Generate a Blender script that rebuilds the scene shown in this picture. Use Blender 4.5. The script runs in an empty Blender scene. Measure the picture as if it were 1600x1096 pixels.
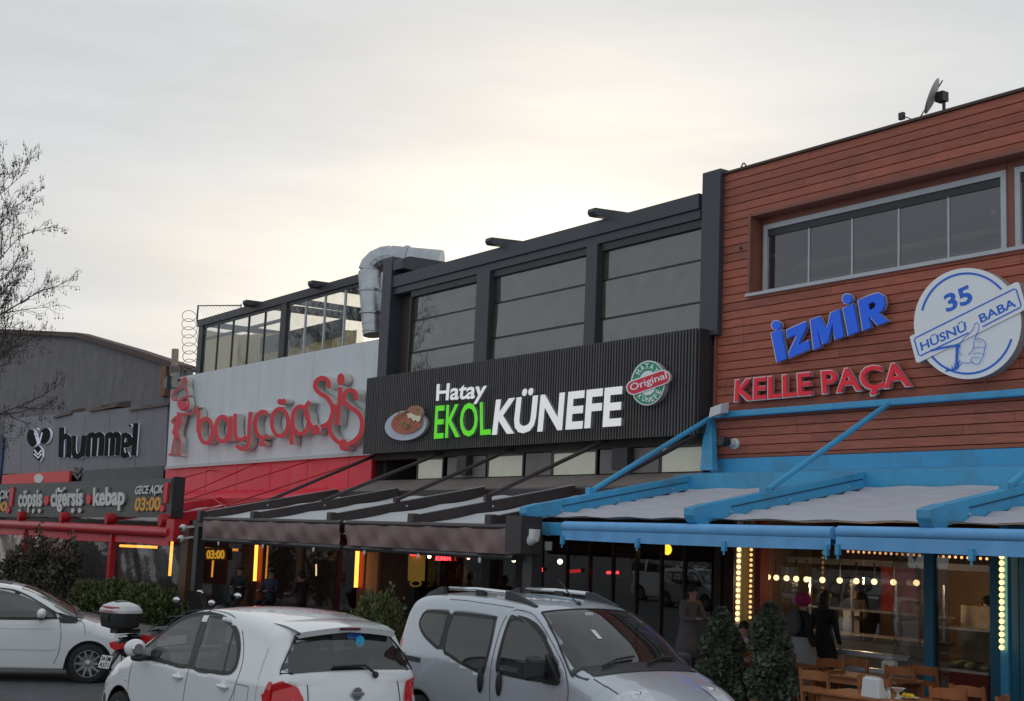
import bpy, bmesh, math, random
from mathutils import Vector, Matrix, noise
random.seed(7)
R_ = math.radians
SC = bpy.context.scene
COL = SC.collection

# ------------------------------------------------------------------ camera
F = 2100.0
CAM = Vector((0.0, -17.004, 2.3))
YAW, PITCH, ROLL = R_(55.262), R_(8.0794), R_(2.4013)
_r = Vector((math.cos(YAW), math.sin(YAW), 0)); _f = Vector((-math.sin(YAW), math.cos(YAW), 0)); _u = Vector((0, 0, 1))
FW = _f*math.cos(PITCH) + _u*math.sin(PITCH); _u2 = _u*math.cos(PITCH) - _f*math.sin(PITCH)
RT = _r*math.cos(ROLL) + _u2*math.sin(ROLL); UP = _u2*math.cos(ROLL) - _r*math.sin(ROLL)
cd = bpy.data.cameras.new('camera'); cam = bpy.data.objects.new('camera', cd); COL.objects.link(cam)
cam.matrix_world = Matrix(((RT.x, UP.x, -FW.x, CAM.x), (RT.y, UP.y, -FW.y, CAM.y), (RT.z, UP.z, -FW.z, CAM.z), (0, 0, 0, 1)))
cd.sensor_width = 36; cd.lens = F/1600*36; cd.clip_start = 0.1; cd.clip_end = 3000
SC.camera = cam

# ------------------------------------------------------------------ sky, sun, exposure
SUN_AZ = YAW - R_(3)                       # the sun is setting behind the shops
SUN_EL = R_(7)
w = bpy.data.worlds.new('World'); SC.world = w; w.use_nodes = True
nt = w.node_tree; nt.nodes.clear()
N = nt.nodes.new
out = N('ShaderNodeOutputWorld'); bg = N('ShaderNodeBackground')
sky = N('ShaderNodeTexSky'); sky.sky_type = 'NISHITA'; sky.sun_disc = False
sky.sun_elevation = SUN_EL; sky.sun_rotation = -SUN_AZ; sky.altitude = 50; sky.air_density = 1.0; sky.dust_density = 3.0; sky.ozone_density = 1.2
hs = N('ShaderNodeHueSaturation'); hs.inputs['Saturation'].default_value = 0.8
nt.links.new(sky.outputs[0], hs.inputs['Color'])
# thin even veil of high cloud with faint streaks, the same all over the sky
tc = N('ShaderNodeTexCoord'); mp = N('ShaderNodeMapping'); mp.inputs['Scale'].default_value = (1.2, 1.2, 7.0); mp.inputs['Location'].default_value = (3.1, 1.7, .4)
nz = N('ShaderNodeTexNoise'); nz.inputs['Scale'].default_value = 1.6; nz.inputs['Detail'].default_value = 6; nz.inputs['Roughness'].default_value = .55
rp = N('ShaderNodeMapRange'); rp.inputs['From Min'].default_value = .3; rp.inputs['From Max'].default_value = .75; rp.inputs['To Min'].default_value = .78; rp.inputs['To Max'].default_value = .92
nt.links.new(tc.outputs['Generated'], mp.inputs[0]); nt.links.new(mp.outputs[0], nz.inputs['Vector']); nt.links.new(nz.outputs[0], rp.inputs[0])
mx = N('ShaderNodeMix'); mx.data_type = 'RGBA'
VEIL = (5.0, 5.35, 5.68, 1)
nz2 = N('ShaderNodeTexNoise'); nz2.inputs['Scale'].default_value = 2.6; nz2.inputs['Detail'].default_value = 7; nz2.inputs['Roughness'].default_value = .6; nt.links.new(mp.outputs[0], nz2.inputs['Vector'])
rp2 = N('ShaderNodeMapRange'); rp2.inputs['From Min'].default_value = .3; rp2.inputs['From Max'].default_value = .72; rp2.inputs['To Min'].default_value = .9; rp2.inputs['To Max'].default_value = 1.07; nt.links.new(nz2.outputs[0], rp2.inputs[0])
vsc = N('ShaderNodeVectorMath'); vsc.operation = 'SCALE'; vsc.inputs[0].default_value = VEIL[:3]; nt.links.new(rp2.outputs[0], vsc.inputs['Scale']); nt.links.new(vsc.outputs[0], mx.inputs[7])
nt.links.new(rp.outputs[0], mx.inputs[0]); nt.links.new(hs.outputs[0], mx.inputs[6])
nt.links.new(mx.outputs[2], bg.inputs[0]); nt.links.new(bg.outputs[0], out.inputs[0])
bg.inputs[1].default_value = 0.1
sl = bpy.data.lights.new('sun', 'SUN'); sl.energy = 0.5; sl.angle = R_(12); sl.color = (1, .86, .7)
so = bpy.data.objects.new('sun', sl); COL.objects.link(so)
sd = Vector((-math.sin(SUN_AZ)*math.cos(SUN_EL), math.cos(SUN_AZ)*math.cos(SUN_EL), math.sin(SUN_EL)))
so.rotation_euler = sd.to_track_quat('Z', 'Y').to_euler(); so.location = (-20, 0, 40)
vs = SC.view_settings; vs.view_transform = 'Standard'; vs.look = 'None'; vs.gamma = 1; vs.exposure = 0.36; vs.use_curve_mapping = False

# ------------------------------------------------------------------ points on real planes
def ray(x, y): return FW + RT*((x-800)/F) - UP*((y-548)/F)
def W(x, y, Y=0.0): r = ray(x, y); return CAM + r*((Y-CAM.y)/r.y)
def WX(x, y, X): r = ray(x, y); return CAM + r*((X-CAM.x)/r.x)
def WZ(x, y, Z): r = ray(x, y); return CAM + r*((Z-CAM.z)/r.z)

# ------------------------------------------------------------------ materials
def lin(c): c /= 255; return c/12.92 if c <= .04045 else ((c+.055)/1.055)**2.4
def C(r, g, b, k=None):          # surface colour judged by eye -> albedo
    c = [lin(v) for v in (r, g, b)]; L = .3*c[0]+.6*c[1]+.1*c[2]
    f = 2.5 if L < .03 else (2.5-(L-.03)/.07*.7 if L < .1 else (1.8-(L-.1)/.2*.5 if L < .3 else 1.3))
    return tuple(min(.84, v*(k or f)) for v in c) + (1,)
def T(r, g, b, k=3.0):           # colour measured in the shade of the street -> albedo
    return tuple(min(.84, lin(v)*k) for v in (r, g, b)) + (1,)
MATS = {}
def mat(name, col, rough=.6, metal=0, var=.15, vs=4.0, bump=0., bs=40., spec=.5, coat=0, stretch=(1, 1, 1), dirt=None, streak=0., rnd=0., emit=None, es=0, ior=None, alpha=None):
    if name in MATS: return MATS[name]
    m = bpy.data.materials.new(name); m.use_nodes = True; t = m.node_tree; n = t.nodes; l = t.links
    p = n['Principled BSDF']
    p.inputs['Roughness'].default_value = rough; p.inputs['Metallic'].default_value = metal
    p.inputs['Specular IOR Level'].default_value = spec
    if ior: p.inputs['IOR'].default_value = ior
    if coat: p.inputs['Coat Weight'].default_value = coat; p.inputs['Coat Roughness'].default_value = .05
    if emit: p.inputs['Emission Color'].default_value = emit; p.inputs['Emission Strength'].default_value = es
    g = n.new('ShaderNodeTexCoord'); mp = n.new('ShaderNodeMapping'); mp.inputs['Scale'].default_value = stretch
    l.new(g.outputs['Object'], mp.inputs[0])
    base = None
    if var:
        z = n.new('ShaderNodeTexNoise'); z.inputs['Scale'].default_value = vs; z.inputs['Detail'].default_value = 8; z.inputs['Roughness'].default_value = .6
        l.new(mp.outputs[0], z.inputs['Vector'])
        mr = n.new('ShaderNodeMapRange'); mr.inputs['From Min'].default_value = .25; mr.inputs['From Max'].default_value = .75
        mr.inputs['To Min'].default_value = 1-var; mr.inputs['To Max'].default_value = 1+var
        l.new(z.outputs[0], mr.inputs[0])
        fac = mr.outputs[0]
        if rnd:
            oi = n.new('ShaderNodeObjectInfo'); m2 = n.new('ShaderNodeMapRange'); m2.inputs['To Min'].default_value = 1-rnd; m2.inputs['To Max'].default_value = 1+rnd
            l.new(oi.outputs['Random'], m2.inputs[0]); mm = n.new('ShaderNodeMath'); mm.operation = 'MULTIPLY'
            l.new(fac, mm.inputs[0]); l.new(m2.outputs[0], mm.inputs[1]); fac = mm.outputs[0]
        vm = n.new('ShaderNodeVectorMath'); vm.operation = 'SCALE'; vm.inputs[0].default_value = col[:3]
        l.new(fac, vm.inputs['Scale']); base = vm.outputs[0]
        rr = n.new('ShaderNodeMapRange'); rr.inputs['To Min'].default_value = max(0, rough-.12); rr.inputs['To Max'].default_value = min(1, rough+.12)
        l.new(z.outputs[0], rr.inputs[0]); l.new(rr.outputs[0], p.inputs['Roughness'])
    if dirt:
        d = n.new('ShaderNodeTexNoise'); d.inputs['Scale'].default_value = 1.0; d.inputs['Detail'].default_value = 9; d.inputs['Roughness'].default_value = .68
        mpd = n.new('ShaderNodeMapping'); mpd.inputs['Scale'].default_value = (2.2, 2.2, .28) if streak else (1, 1, 1)
        l.new(g.outputs['Object'], mpd.inputs[0]); l.new(mpd.outputs[0], d.inputs['Vector'])
        dr = n.new('ShaderNodeMapRange'); dr.inputs['From Min'].default_value = .5; dr.inputs['From Max'].default_value = .78; dr.inputs['To Max'].default_value = dirt[1]
        l.new(d.outputs[0], dr.inputs[0])
        mix = n.new('ShaderNodeMix'); mix.data_type = 'RGBA'; mix.inputs[7].default_value = dirt[0]
        l.new(dr.outputs[0], mix.inputs[0])
        if base: l.new(base, mix.inputs[6])
        else: mix.inputs[6].default_value = col
        base = mix.outputs[2]
    if base: l.new(base, p.inputs['Base Color'])
    else: p.inputs['Base Color'].default_value = col
    if bump:
        b = n.new('ShaderNodeTexNoise'); b.inputs['Scale'].default_value = bs; b.inputs['Detail'].default_value = 5
        l.new(mp.outputs[0], b.inputs['Vector'])
        bn = n.new('ShaderNodeBump'); bn.inputs['Strength'].default_value = bump; bn.inputs['Distance'].default_value = .02
        l.new(b.outputs[0], bn.inputs['Height']); l.new(bn.outputs[0], p.inputs['Normal'])
    MATS[name] = m; return m
def glass(name, tint=(.9, .93, .93, 1), ior=1.5, rough=.0, dust=0.0, dustc=(.3, .29, .28, 1), wrinkle=0.):
    if name in MATS: return MATS[name]
    m = bpy.data.materials.new(name); m.use_nodes = True; t = m.node_tree; n = t.nodes; l = t.links; n.clear()
    o = n.new('ShaderNodeOutputMaterial'); tr = n.new('ShaderNodeBsdfTransparent'); gl = n.new('ShaderNodeBsdfGlossy'); fr = n.new('ShaderNodeLayerWeight'); mx = n.new('ShaderNodeMixShader')
    tr.inputs[0].default_value = tint; gl.inputs['Roughness'].default_value = rough; gl.inputs[0].default_value = (1, 1, 1, 1); 
    f0 = ((ior-1)/(ior+1))**2; pw = n.new('ShaderNodeMath'); pw.operation = 'POWER'; pw.inputs[1].default_value = 5; l.new(fr.outputs['Facing'], pw.inputs[0])
    ma = n.new('ShaderNodeMath'); ma.operation = 'MULTIPLY_ADD'; ma.inputs[1].default_value = 1-f0; ma.inputs[2].default_value = f0; l.new(pw.outputs[0], ma.inputs[0]); fr.inputs['Blend'].default_value = .5
    g = n.new('ShaderNodeTexCoord')
    z = n.new('ShaderNodeTexNoise'); z.inputs['Scale'].default_value = 2.5 if wrinkle else .6; z.inputs['Detail'].default_value = 4 if wrinkle else 1; l.new(g.outputs['Object'], z.inputs['Vector'])
    bn = n.new('ShaderNodeBump'); bn.inputs['Strength'].default_value = wrinkle or .03; bn.inputs['Distance'].default_value = .05 if wrinkle else .01
    l.new(z.outputs[0], bn.inputs['Height']); l.new(bn.outputs[0], gl.inputs['Normal']); l.new(bn.outputs[0], fr.inputs['Normal'])
    a = tr.outputs[0]
    if dust:
        df = n.new('ShaderNodeBsdfDiffuse'); df.inputs[0].default_value = dustc; m2 = n.new('ShaderNodeMixShader')
        z2 = n.new('ShaderNodeTexNoise'); z2.inputs['Scale'].default_value = 3; z2.inputs['Detail'].default_value = 8; l.new(g.outputs['Object'], z2.inputs['Vector'])
        mr = n.new('ShaderNodeMapRange'); mr.inputs['From Min'].default_value = .3; mr.inputs['From Max'].default_value = .7; mr.inputs['To Min'].default_value = dust*.6; mr.inputs['To Max'].default_value = dust*1.4
        l.new(z2.outputs[0], mr.inputs[0]); l.new(mr.outputs[0], m2.inputs[0]); l.new(a, m2.inputs[1]); l.new(df.outputs[0], m2.inputs[2]); a = m2.outputs[0]
    l.new(ma.outputs[0], mx.inputs[0]); l.new(a, mx.inputs[1]); l.new(gl.outputs[0], mx.inputs[2]); l.new(mx.outputs[0], o.inputs[0])
    MATS[name] = m; return m
def glow(name, col, s):
    if name in MATS: return MATS[name]
    m = bpy.data.materials.new(name); m.use_nodes = True; t = m.node_tree; n = t.nodes; n.clear()
    o = n.new('ShaderNodeOutputMaterial'); e = n.new('ShaderNodeEmission'); e.inputs[0].default_value = col; e.inputs[1].default_value = s
    t.links.new(e.outputs[0], o.inputs[0]); MATS[name] = m; return m

# ------------------------------------------------------------------ mesh building
LOC = {}
class MB:
    def __init__(s): s.v = []; s.f = []; s.m = []
    def add(s, vs, fs, m=0):
        b = len(s.v); s.v += [Vector(v) for v in vs]; s.f += [[b+i for i in f] for f in fs]; s.m += [m]*len(fs); return s
    def hexa(s, a, b, m=0):      # a: four corners, b: the four opposite corners
        return s.add(list(a)+list(b), [(0, 1, 2, 3), (7, 6, 5, 4), (0, 4, 5, 1), (1, 5, 6, 2), (2, 6, 7, 3), (3, 7, 4, 0)], m)
    def box(s, x0, x1, y0, y1, z0, z1, m=0):
        return s.hexa([(x0, y0, z0), (x1, y0, z0), (x1, y0, z1), (x0, y0, z1)], [(x0, y1, z0), (x1, y1, z0), (x1, y1, z1), (x0, y1, z1)], m)
    def prism(s, poly, off, m=0, ms=None):       # polygon pushed along off
        n = len(poly); off = Vector(off); b = len(s.v)
        s.v += [Vector(p) for p in poly] + [Vector(p)+off for p in poly]
        s.f += [[b+i for i in range(n)], [b+n+i for i in reversed(range(n))]]; s.m += [m, m]
        for i in range(n): s.f.append([b+i, b+n+i, b+n+(i+1) % n, b+(i+1) % n]); s.m.append(m if ms is None else ms)
        return s
    def bar(s, a, b, w, h, m=0, up=(0, 0, 1)):   # rectangular bar from a to b, width w, height h
        a = Vector(a); b = Vector(b); d = (b-a).normalized(); side = d.cross(Vector(up)).normalized(); u = side.cross(d)
        q = lambda p: [p-side*w/2-u*h/2, p+side*w/2-u*h/2, p+side*w/2+u*h/2, p-side*w/2+u*h/2]
        return s.hexa(q(a), q(b), m)
    def tube(s, path, r, n=8, m=0, caps=True):
        path = [Vector(p) for p in path]; rs = r if isinstance(r, (list, tuple)) else [r]*len(path); b = len(s.v); k = len(path)
        prev = None
        for i, p in enumerate(path):
            d = (path[min(i+1, k-1)]-path[max(i-1, 0)]).normalized()
            ref = prev if prev is not None else (Vector((0, 0, 1)) if abs(d.z) < .9 else Vector((1, 0, 0)))
            x = (ref - d*ref.dot(d)).normalized(); prev = x; y = d.cross(x)
            for j in range(n):
                a = 2*math.pi*j/n; s.v.append(p+(x*math.cos(a)+y*math.sin(a))*rs[i])
        for i in range(k-1):
            for j in range(n):
                s.f.append([b+i*n+j, b+i*n+(j+1) % n, b+(i+1)*n+(j+1) % n, b+(i+1)*n+j]); s.m.append(m)
        if caps:
            s.f.append([b+j for j in reversed(range(n))]); s.f.append([b+(k-1)*n+j for j in range(n)]); s.m += [m, m]
        return s
    def lathe(s, c, prof, n=12, axis='z', m=0, caps=True):  # prof: (r, h)
        c = Vector(c); b = len(s.v)
        for r, h in prof:
            for j in range(n):
                a = 2*math.pi*j/n; x, y = r*math.cos(a), r*math.sin(a)
                s.v.append(c+Vector({'z': (x, y, h), 'y': (x, h, y), 'x': (h, x, y)}[axis]))
        for i in range(len(prof)-1):
            for j in range(n): s.f.append([b+i*n+j, b+i*n+(j+1) % n, b+(i+1)*n+(j+1) % n, b+(i+1)*n+j]); s.m.append(m)
        if caps: s.f.append([b+j for j in reversed(range(n))]); s.f.append([b+(len(prof)-1)*n+j for j in range(n)]); s.m += [m, m]
        return s
    def ball(s, c, r, n=8, k=6, sc=(1, 1, 1), m=0):
        c = Vector(c); b = len(s.v)
        for i in range(1, k):
            t = math.pi*i/k
            for j in range(n):
                a = 2*math.pi*j/n; s.v.append(c+Vector((r*sc[0]*math.sin(t)*math.cos(a), r*sc[1]*math.sin(t)*math.sin(a), r*sc[2]*math.cos(t))))
        s.v += [c+Vector((0, 0, r*sc[2])), c-Vector((0, 0, r*sc[2]))]; T = b+(k-1)*n
        for i in range(k-2):
            for j in range(n): s.f.append([b+i*n+j, b+(i+1)*n+j, b+(i+1)*n+(j+1) % n, b+i*n+(j+1) % n]); s.m.append(m)
        for j in range(n):
            s.f.append([T, b+j, b+(j+1) % n]); s.f.append([T+1, b+(k-2)*n+(j+1) % n, b+(k-2)*n+j]); s.m += [m, m]
        return s
    def grid(s, fn, nu, nv, m=0, closed=False):
        b = len(s.v)
        for i in range(nu+1):
            for j in range(nv+1): s.v.append(Vector(fn(i/nu, j/nv)))
        for i in range(nu):
            for j in range(nv): s.f.append([b+i*(nv+1)+j, b+(i+1)*(nv+1)+j, b+(i+1)*(nv+1)+j+1, b+i*(nv+1)+j+1]); s.m.append(m)
        return s
    def sheet(s, fn, nu, nv, th, m=0):           # grid with thickness th (vector)
        th = Vector(th); s.grid(fn, nu, nv, m); s.grid(lambda u, v: Vector(fn(1-u, v))+th, nu, nv, m)
        return s
    def build(s, name, mats, parent=None, smooth=False, fix=True, bevel=0):
        me = bpy.data.meshes.new(name)
        loc = LOC.get(parent.name, Vector()) if parent else Vector()
        me.from_pydata([v-loc for v in s.v], [], s.f)
        mats = mats if isinstance(mats, (list, tuple)) else [mats]
        for q in mats: me.materials.append(q)
        if len(mats) > 1: me.polygons.foreach_set('material_index', s.m)
        if fix:
            bm = bmesh.new(); bm.from_mesh(me); bmesh.ops.recalc_face_normals(bm, faces=bm.faces); bm.to_mesh(me); bm.free()
        if smooth:
            me.polygons.foreach_set('use_smooth', [True]*len(me.polygons))
            if smooth is not True: me.set_sharp_from_angle(angle=R_(smooth))
        o = bpy.data.objects.new(name, me); COL.objects.link(o)
        if parent: o.parent = parent; LOC[o.name] = loc
        if bevel:
            b = o.modifiers.new('bevel', 'BEVEL'); b.width = bevel; b.segments = 2; b.limit_method = 'ANGLE'
        return o
def tag(o, label=None, cat=None, group=None, kind=None):
    if label: o['label'] = label
    if cat: o['category'] = cat
    if group: o['group'] = group
    if kind: o['kind'] = kind
    return o
def thing(name, label, cat, loc=(0, 0, 0), group=None):
    o = bpy.data.objects.new(name, None); COL.objects.link(o); o.location = loc; o.empty_display_size = .2
    LOC[o.name] = Vector(loc); return tag(o, label, cat, group)
def copy_tree(o, parent=None):
    c = o.copy(); COL.objects.link(c); c.parent = parent
    for ch in o.children: copy_tree(ch, c)
    LOC[c.name] = LOC.get(o.name, Vector()); return c

# lettering: font outline mapped on a real board (4 corners: baseline left/right, cap top right/left)
def text_parts(txt, quad, depth, mats, parent, Y, bold=0., name='letter', ref=None, split=True, front=-1, res=3, spacing=1.0):
    c = bpy.data.curves.new('t', 'FONT'); c.body = txt; c.extrude = .5; c.offset = bold; c.resolution_u = res; c.space_character = spacing
    o = bpy.data.objects.new('t', c); COL.objects.link(o); dg = bpy.context.evaluated_depsgraph_get()
    me = o.evaluated_get(dg).to_mesh(); vs = [v.co.copy() for v in me.vertices]; fs = [list(p.vertices) for p in me.polygons]
    o.evaluated_get(dg).to_mesh_clear(); bpy.data.objects.remove(o); bpy.data.curves.remove(c)
    # weld coincident
    key = {}; idx = []; nv = []
    for v in vs:
        k = (round(v.x, 4), round(v.y, 4), round(v.z, 3))
        if k not in key: key[k] = len(nv); nv.append(v)
        idx.append(key[k])
    fs = [[idx[i] for i in f] for f in fs]; fs = [f for f in fs if len(set(f)) == len(f)]; vs = nv
    x0 = min(v.x for v in vs); x1 = max(v.x for v in vs); capH = ref or (.682+bold)
    BL, BR, TR, TL = [W(*q, Y) if len(q) == 2 else Vector(q) for q in quad]
    def mp(v):
        u = (v.x-x0)/(x1-x0); t = v.y/capH
        p = (BL*(1-u)+BR*u)*(1-t) + (TL*(1-u)+TR*u)*t
        return p + Vector((0, depth*(.5-v.z), 0))      # front face towards the street (-Y)
    par = list(range(len(vs)))
    def find(a):
        while par[a] != a: par[a] = par[par[a]]; a = par[a]
        return a
    for f in fs:
        for a in f[1:]: par[find(a)] = find(f[0])
    comps = {}
    for i in range(len(vs)): comps.setdefault(find(i), []).append(i)
    cl = []
    for ids in comps.values():
        a = min(vs[i].x for i in ids); b = max(vs[i].x for i in ids); cl.append([a, b, set(ids)])
    cl.sort(key=lambda q: -(q[1]-q[0])); groups = []
    for a, b, ids in cl:
        for g in groups:
            ov = min(b, g[1])-max(a, g[0])
            if not split or ov > .6*(b-a): g[2] |= ids; g[0] = min(a, g[0]); g[1] = max(b, g[1]); break
        else: groups.append([a, b, set(ids)])
    outp = []
    for a, b, ids in sorted(groups, key=lambda q: q[0]):
        mpi = {i: k for k, i in enumerate(sorted(ids))}; mb = MB()
        mb.v = [mp(vs[i]) for i in sorted(ids)]
        for f in fs:
            if f[0] in ids:
                mb.f.append([mpi[i] for i in f]); n = (vs[f[1]]-vs[f[0]]).cross(vs[f[2]]-vs[f[1]]); mb.m.append(0 if abs(n.z) > .5*n.length else 1)
        outp.append(mb.build(name, mats, parent))
    return outp
def smooth_path(pts, k=6, closed=False):
    n = len(pts); o = []
    rng = n if closed else n-1
    for i in range(rng):
        p = [pts[(i+j-1) % n] if closed else pts[max(0, min(n-1, i+j-1))] for j in range(4)]
        for s in range(k):
            t = s/k
            o.append(tuple(.5*((2*p[1][d])+(-p[0][d]+p[2][d])*t+(2*p[0][d]-5*p[1][d]+4*p[2][d]-p[3][d])*t*t+(-p[0][d]+3*p[1][d]-3*p[2][d]+p[3][d])*t**3) for d in range(2)))
    if not closed: o.append(tuple(pts[-1]))
    return o
def ribbon(mb, pts, wd, Y, depth, closed=False, m=0, ms=1, sm=True, k=6):
    # flat stroke traced on the board plane Y (its front), with real depth behind it; wd = stroke width in traced units
    if sm: pts = smooth_path(pts, k, closed)
    n = len(pts); L = []; Rr = []
    for i in range(n):
        a = pts[i-1] if (closed or i) else pts[0]; b = pts[(i+1) % n] if (closed or i < n-1) else pts[-1]
        d = Vector((b[0]-a[0], b[1]-a[1]))
        d = d.normalized() if d.length > 1e-6 else Vector((1, 0))
        wi = wd if not isinstance(wd, (list, tuple)) else wd[0]+(wd[1]-wd[0])*i/max(1, n-1)
        x, y = pts[i]; L.append(W(x-d.y*wi/2, y+d.x*wi/2, Y)); Rr.append(W(x+d.y*wi/2, y-d.x*wi/2, Y))
    off = Vector((0, depth, 0)); b = len(mb.v); mb.v += [v+off for v in L]+[v+off for v in Rr]+L+Rr
    for i in range(n if closed else n-1):
        j = (i+1) % n
        mb.f += [[b+2*n+i, b+2*n+j, b+3*n+j, b+3*n+i], [b+i, b+n+i, b+n+j, b+j], [b+i, b+j, b+2*n+j, b+2*n+i], [b+n+i, b+3*n+i, b+3*n+j, b+n+j]]; mb.m += [m, ms, ms, ms]
    if not closed:
        for i in (0, n-1): mb.f.append([b+i, b+n+i, b+3*n+i, b+2*n+i]); mb.m.append(ms)
    return mb
def plate(mb, pts, Y, depth, m=0, ms=1):
    return mb.prism([W(x, y, Y) for x, y in pts], (0, depth, 0), m, ms)
def ell(cx, cy, rx, ry, rot=0, n=28, a0=0, a1=360):
    c, s = math.cos(R_(rot)), math.sin(R_(rot)); o = []
    full = abs(a1-a0) >= 360; k = n if full else n-1
    for i in range(n):
        a = R_(a0+(a1-a0)*i/k); x, y = rx*math.cos(a), ry*math.sin(a); o.append((cx+x*c-y*s, cy+x*s+y*c))
    return o
def disc(mb, c, r, Y, depth, m=0, ms=1):
    return plate(mb, ell(c[0], c[1], r, r), Y, depth, m, ms)
def zoomed(ox, oy, s):
    return lambda *q: ([(ox+x/s, oy+y/s) for x, y in q] if len(q) > 1 or not isinstance(q[0], list) else [(ox+x/s, oy+y/s) for x, y in q[0]])
# ================================================================== materials
M_asph = mat('asphalt', (.085, .087, .094, 1), .8, var=.35, vs=3, bump=.5, bs=120, dirt=((.12, .12, .12, 1), .6))
M_pave = mat('paving', (.22, .21, .2, 1), .8, var=.2, vs=5, bump=.3, bs=60)
M_plank = mat('plank_wood', T(107, 57, 43), .5, var=.38, vs=7, stretch=(.35, 1, 7), bump=.25, bs=25, rnd=.17, dirt=(T(78, 48, 42), .6))
M_gap = mat('dark_gap', C(40, 22, 18), .9)
M_trim = mat('brown_trim', T(88, 52, 44), .5, var=.15)
M_dark = mat('charcoal_metal', T(38, 40, 45), .45, var=.12, vs=2, bump=.05)
M_black = mat('black_paint', C(32, 32, 34), .45, var=.12, vs=3)
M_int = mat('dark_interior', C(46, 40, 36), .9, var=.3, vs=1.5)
M_wood_in = mat('dark_wood', C(58, 38, 26), .6, var=.3, vs=3, stretch=(1, 1, .2))
M_white = mat('white_panel', T(138, 142, 153), .45, var=.05, vs=1.2, dirt=(T(112, 113, 119), .4), streak=1)
M_frame = mat('white_frame', C(176, 180, 184), .4, var=.08)
M_red = mat('red_sheet', T(156, 34, 46, 2.7), .45, var=.14, vs=2, dirt=(T(150, 82, 96, 2.4), .5), streak=1)
M_redp = mat('red_paint', C(150, 24, 34), .4, var=.14, vs=3, dirt=(C(92, 18, 24), .5))
M_grey = mat('grey_cladding', T(80, 79, 84), .6, var=.1, vs=1.5, dirt=(T(52, 52, 56), .5), streak=1)
M_conc = mat('stained_render', T(72, 70, 72), .9, var=.2, vs=1.3, bump=.3, bs=8, dirt=(C(56, 54, 54), .6), streak=1)
M_roofd = mat('dark_roof_edge', C(60, 48, 44), .8, var=.2)
M_blue = mat('blue_paint', T(48, 116, 150, 2.3), .42, var=.1, vs=5, bump=.06, bs=30, dirt=(T(62, 84, 92, 2.0), .75))
M_bluef = mat('blue_fabric', T(78, 124, 174, 2.3), .7, var=.12, vs=3, bump=.15, bs=90)
M_fab = mat('awning_fabric', T(146, 146, 152, 1.7), .8, var=.08, vs=2, dirt=(C(160, 152, 150), .5), bump=.12, bs=10)
M_fabg = mat('grey_awning_fabric', T(158, 160, 162, 1.7), .75, var=.08, vs=2, dirt=(C(150, 148, 146), .5))
M_brn = mat('brown_metal', T(40, 33, 34, 2.2), .45, var=.14, vs=4, dirt=(T(58, 50, 50, 2.2), .5))
M_brnf = mat('brown_fabric', T(78, 62, 60, 2.8), .6, var=.16, vs=3, bump=.2, bs=40, dirt=(T(104, 88, 86, 2.8), .5))
M_tin = mat('old_roofing', C(96, 88, 84), .8, var=.3, vs=2, stretch=(4, 1, 1), bump=.3, bs=8, dirt=(C(60, 54, 52), .6))
M_galv = mat('galvanised_duct', (.46, .48, .5, 1), .36, metal=1, var=.22, vs=3, bump=.55, bs=9)
M_cream = mat('cream_canvas', (.78, .72, .52, 1), .8, var=.1, vs=2, bump=.3, bs=6)
_n = M_cream.node_tree; _tl = _n.nodes.new('ShaderNodeBsdfTranslucent'); _tl.inputs[0].default_value = (.85, .76, .52, 1); _mx = _n.nodes.new('ShaderNodeMixShader'); _mx.inputs[0].default_value = .55
_n.links.new(_n.nodes['Principled BSDF'].outputs[0], _mx.inputs[1]); _n.links.new(_tl.outputs[0], _mx.inputs[2]); _n.links.new(_mx.outputs[0], _n.nodes['Material Output'].inputs[0])
M_pvc = mat('white_plastic', C(196, 196, 196), .4, var=.06)
M_wire = mat('galvanised_wire', C(150, 146, 140), .5, metal=.6, var=.1)
M_cable = mat('black_cable', C(30, 30, 30), .6, var=0)
G_up = glass('terrace_glass', tint=(.5, .5, .5, 1), ior=2.1, dust=.2, dustc=(.36, .33, .31, 1))  # dust film, thickened and warmed to stand in for cloudy sky reflections
G_win = glass('window_glass', tint=(.6, .62, .66, 1), ior=1.9, dust=.06, dustc=C(100, 100, 104))
G_clear = glass('clear_glass', tint=(.85, .87, .87, 1), ior=1.5, dust=.03)
G_shop = glass('shop_glass', tint=(.8, .8, .8, 1), ior=1.75, dust=.015)
G_pvc = glass('clear_plastic_curtain', tint=(.8, .79, .78, 1), ior=1.5, rough=.06, dust=.10, dustc=(.4, .37, .36, 1), wrinkle=.35)
M_cler = mat('cream_glazing', C(214, 208, 186), .25, var=.08, vs=2, spec=.8)

XB0, XB1 = -17.95, -3.5     # brown house
XK0, XK1 = -30.6, -18.0     # black shop
XW0, XW1 = -45.3, -30.65    # white and red shop
XH0 = -67.0

# ================================================================== ground
g = MB()
for xa, xb, za, zb in ((-400, -22, -.28, -.28), (-22, -12, -.28, -.02), (-12, 200, -.02, -.02)): g.add([(xa, -300, za), (xb, -300, zb), (xb, -5.5, zb), (xa, -5.5, za)], [(0, 1, 2, 3)])
tag(g.build('road', M_asph), kind='structure')
g = MB(); g.add([(-400, -5.6, -.5), (200, -5.6, -.5), (200, 300, -.5), (-400, 300, -.5)], [(0, 1, 2, 3)]); tag(g.build('ground', M_asph), kind='structure')
pv = MB().box(-110, 10, -5.3, 6, -.48, 0).build('pavement', M_pave); tag(pv, kind='structure')
for i in range(60):
    k = MB().box(-50+i, -49.006+i, -5.5, -5.304, -.48, .004).build('kerbstone', M_pave, pv)

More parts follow.
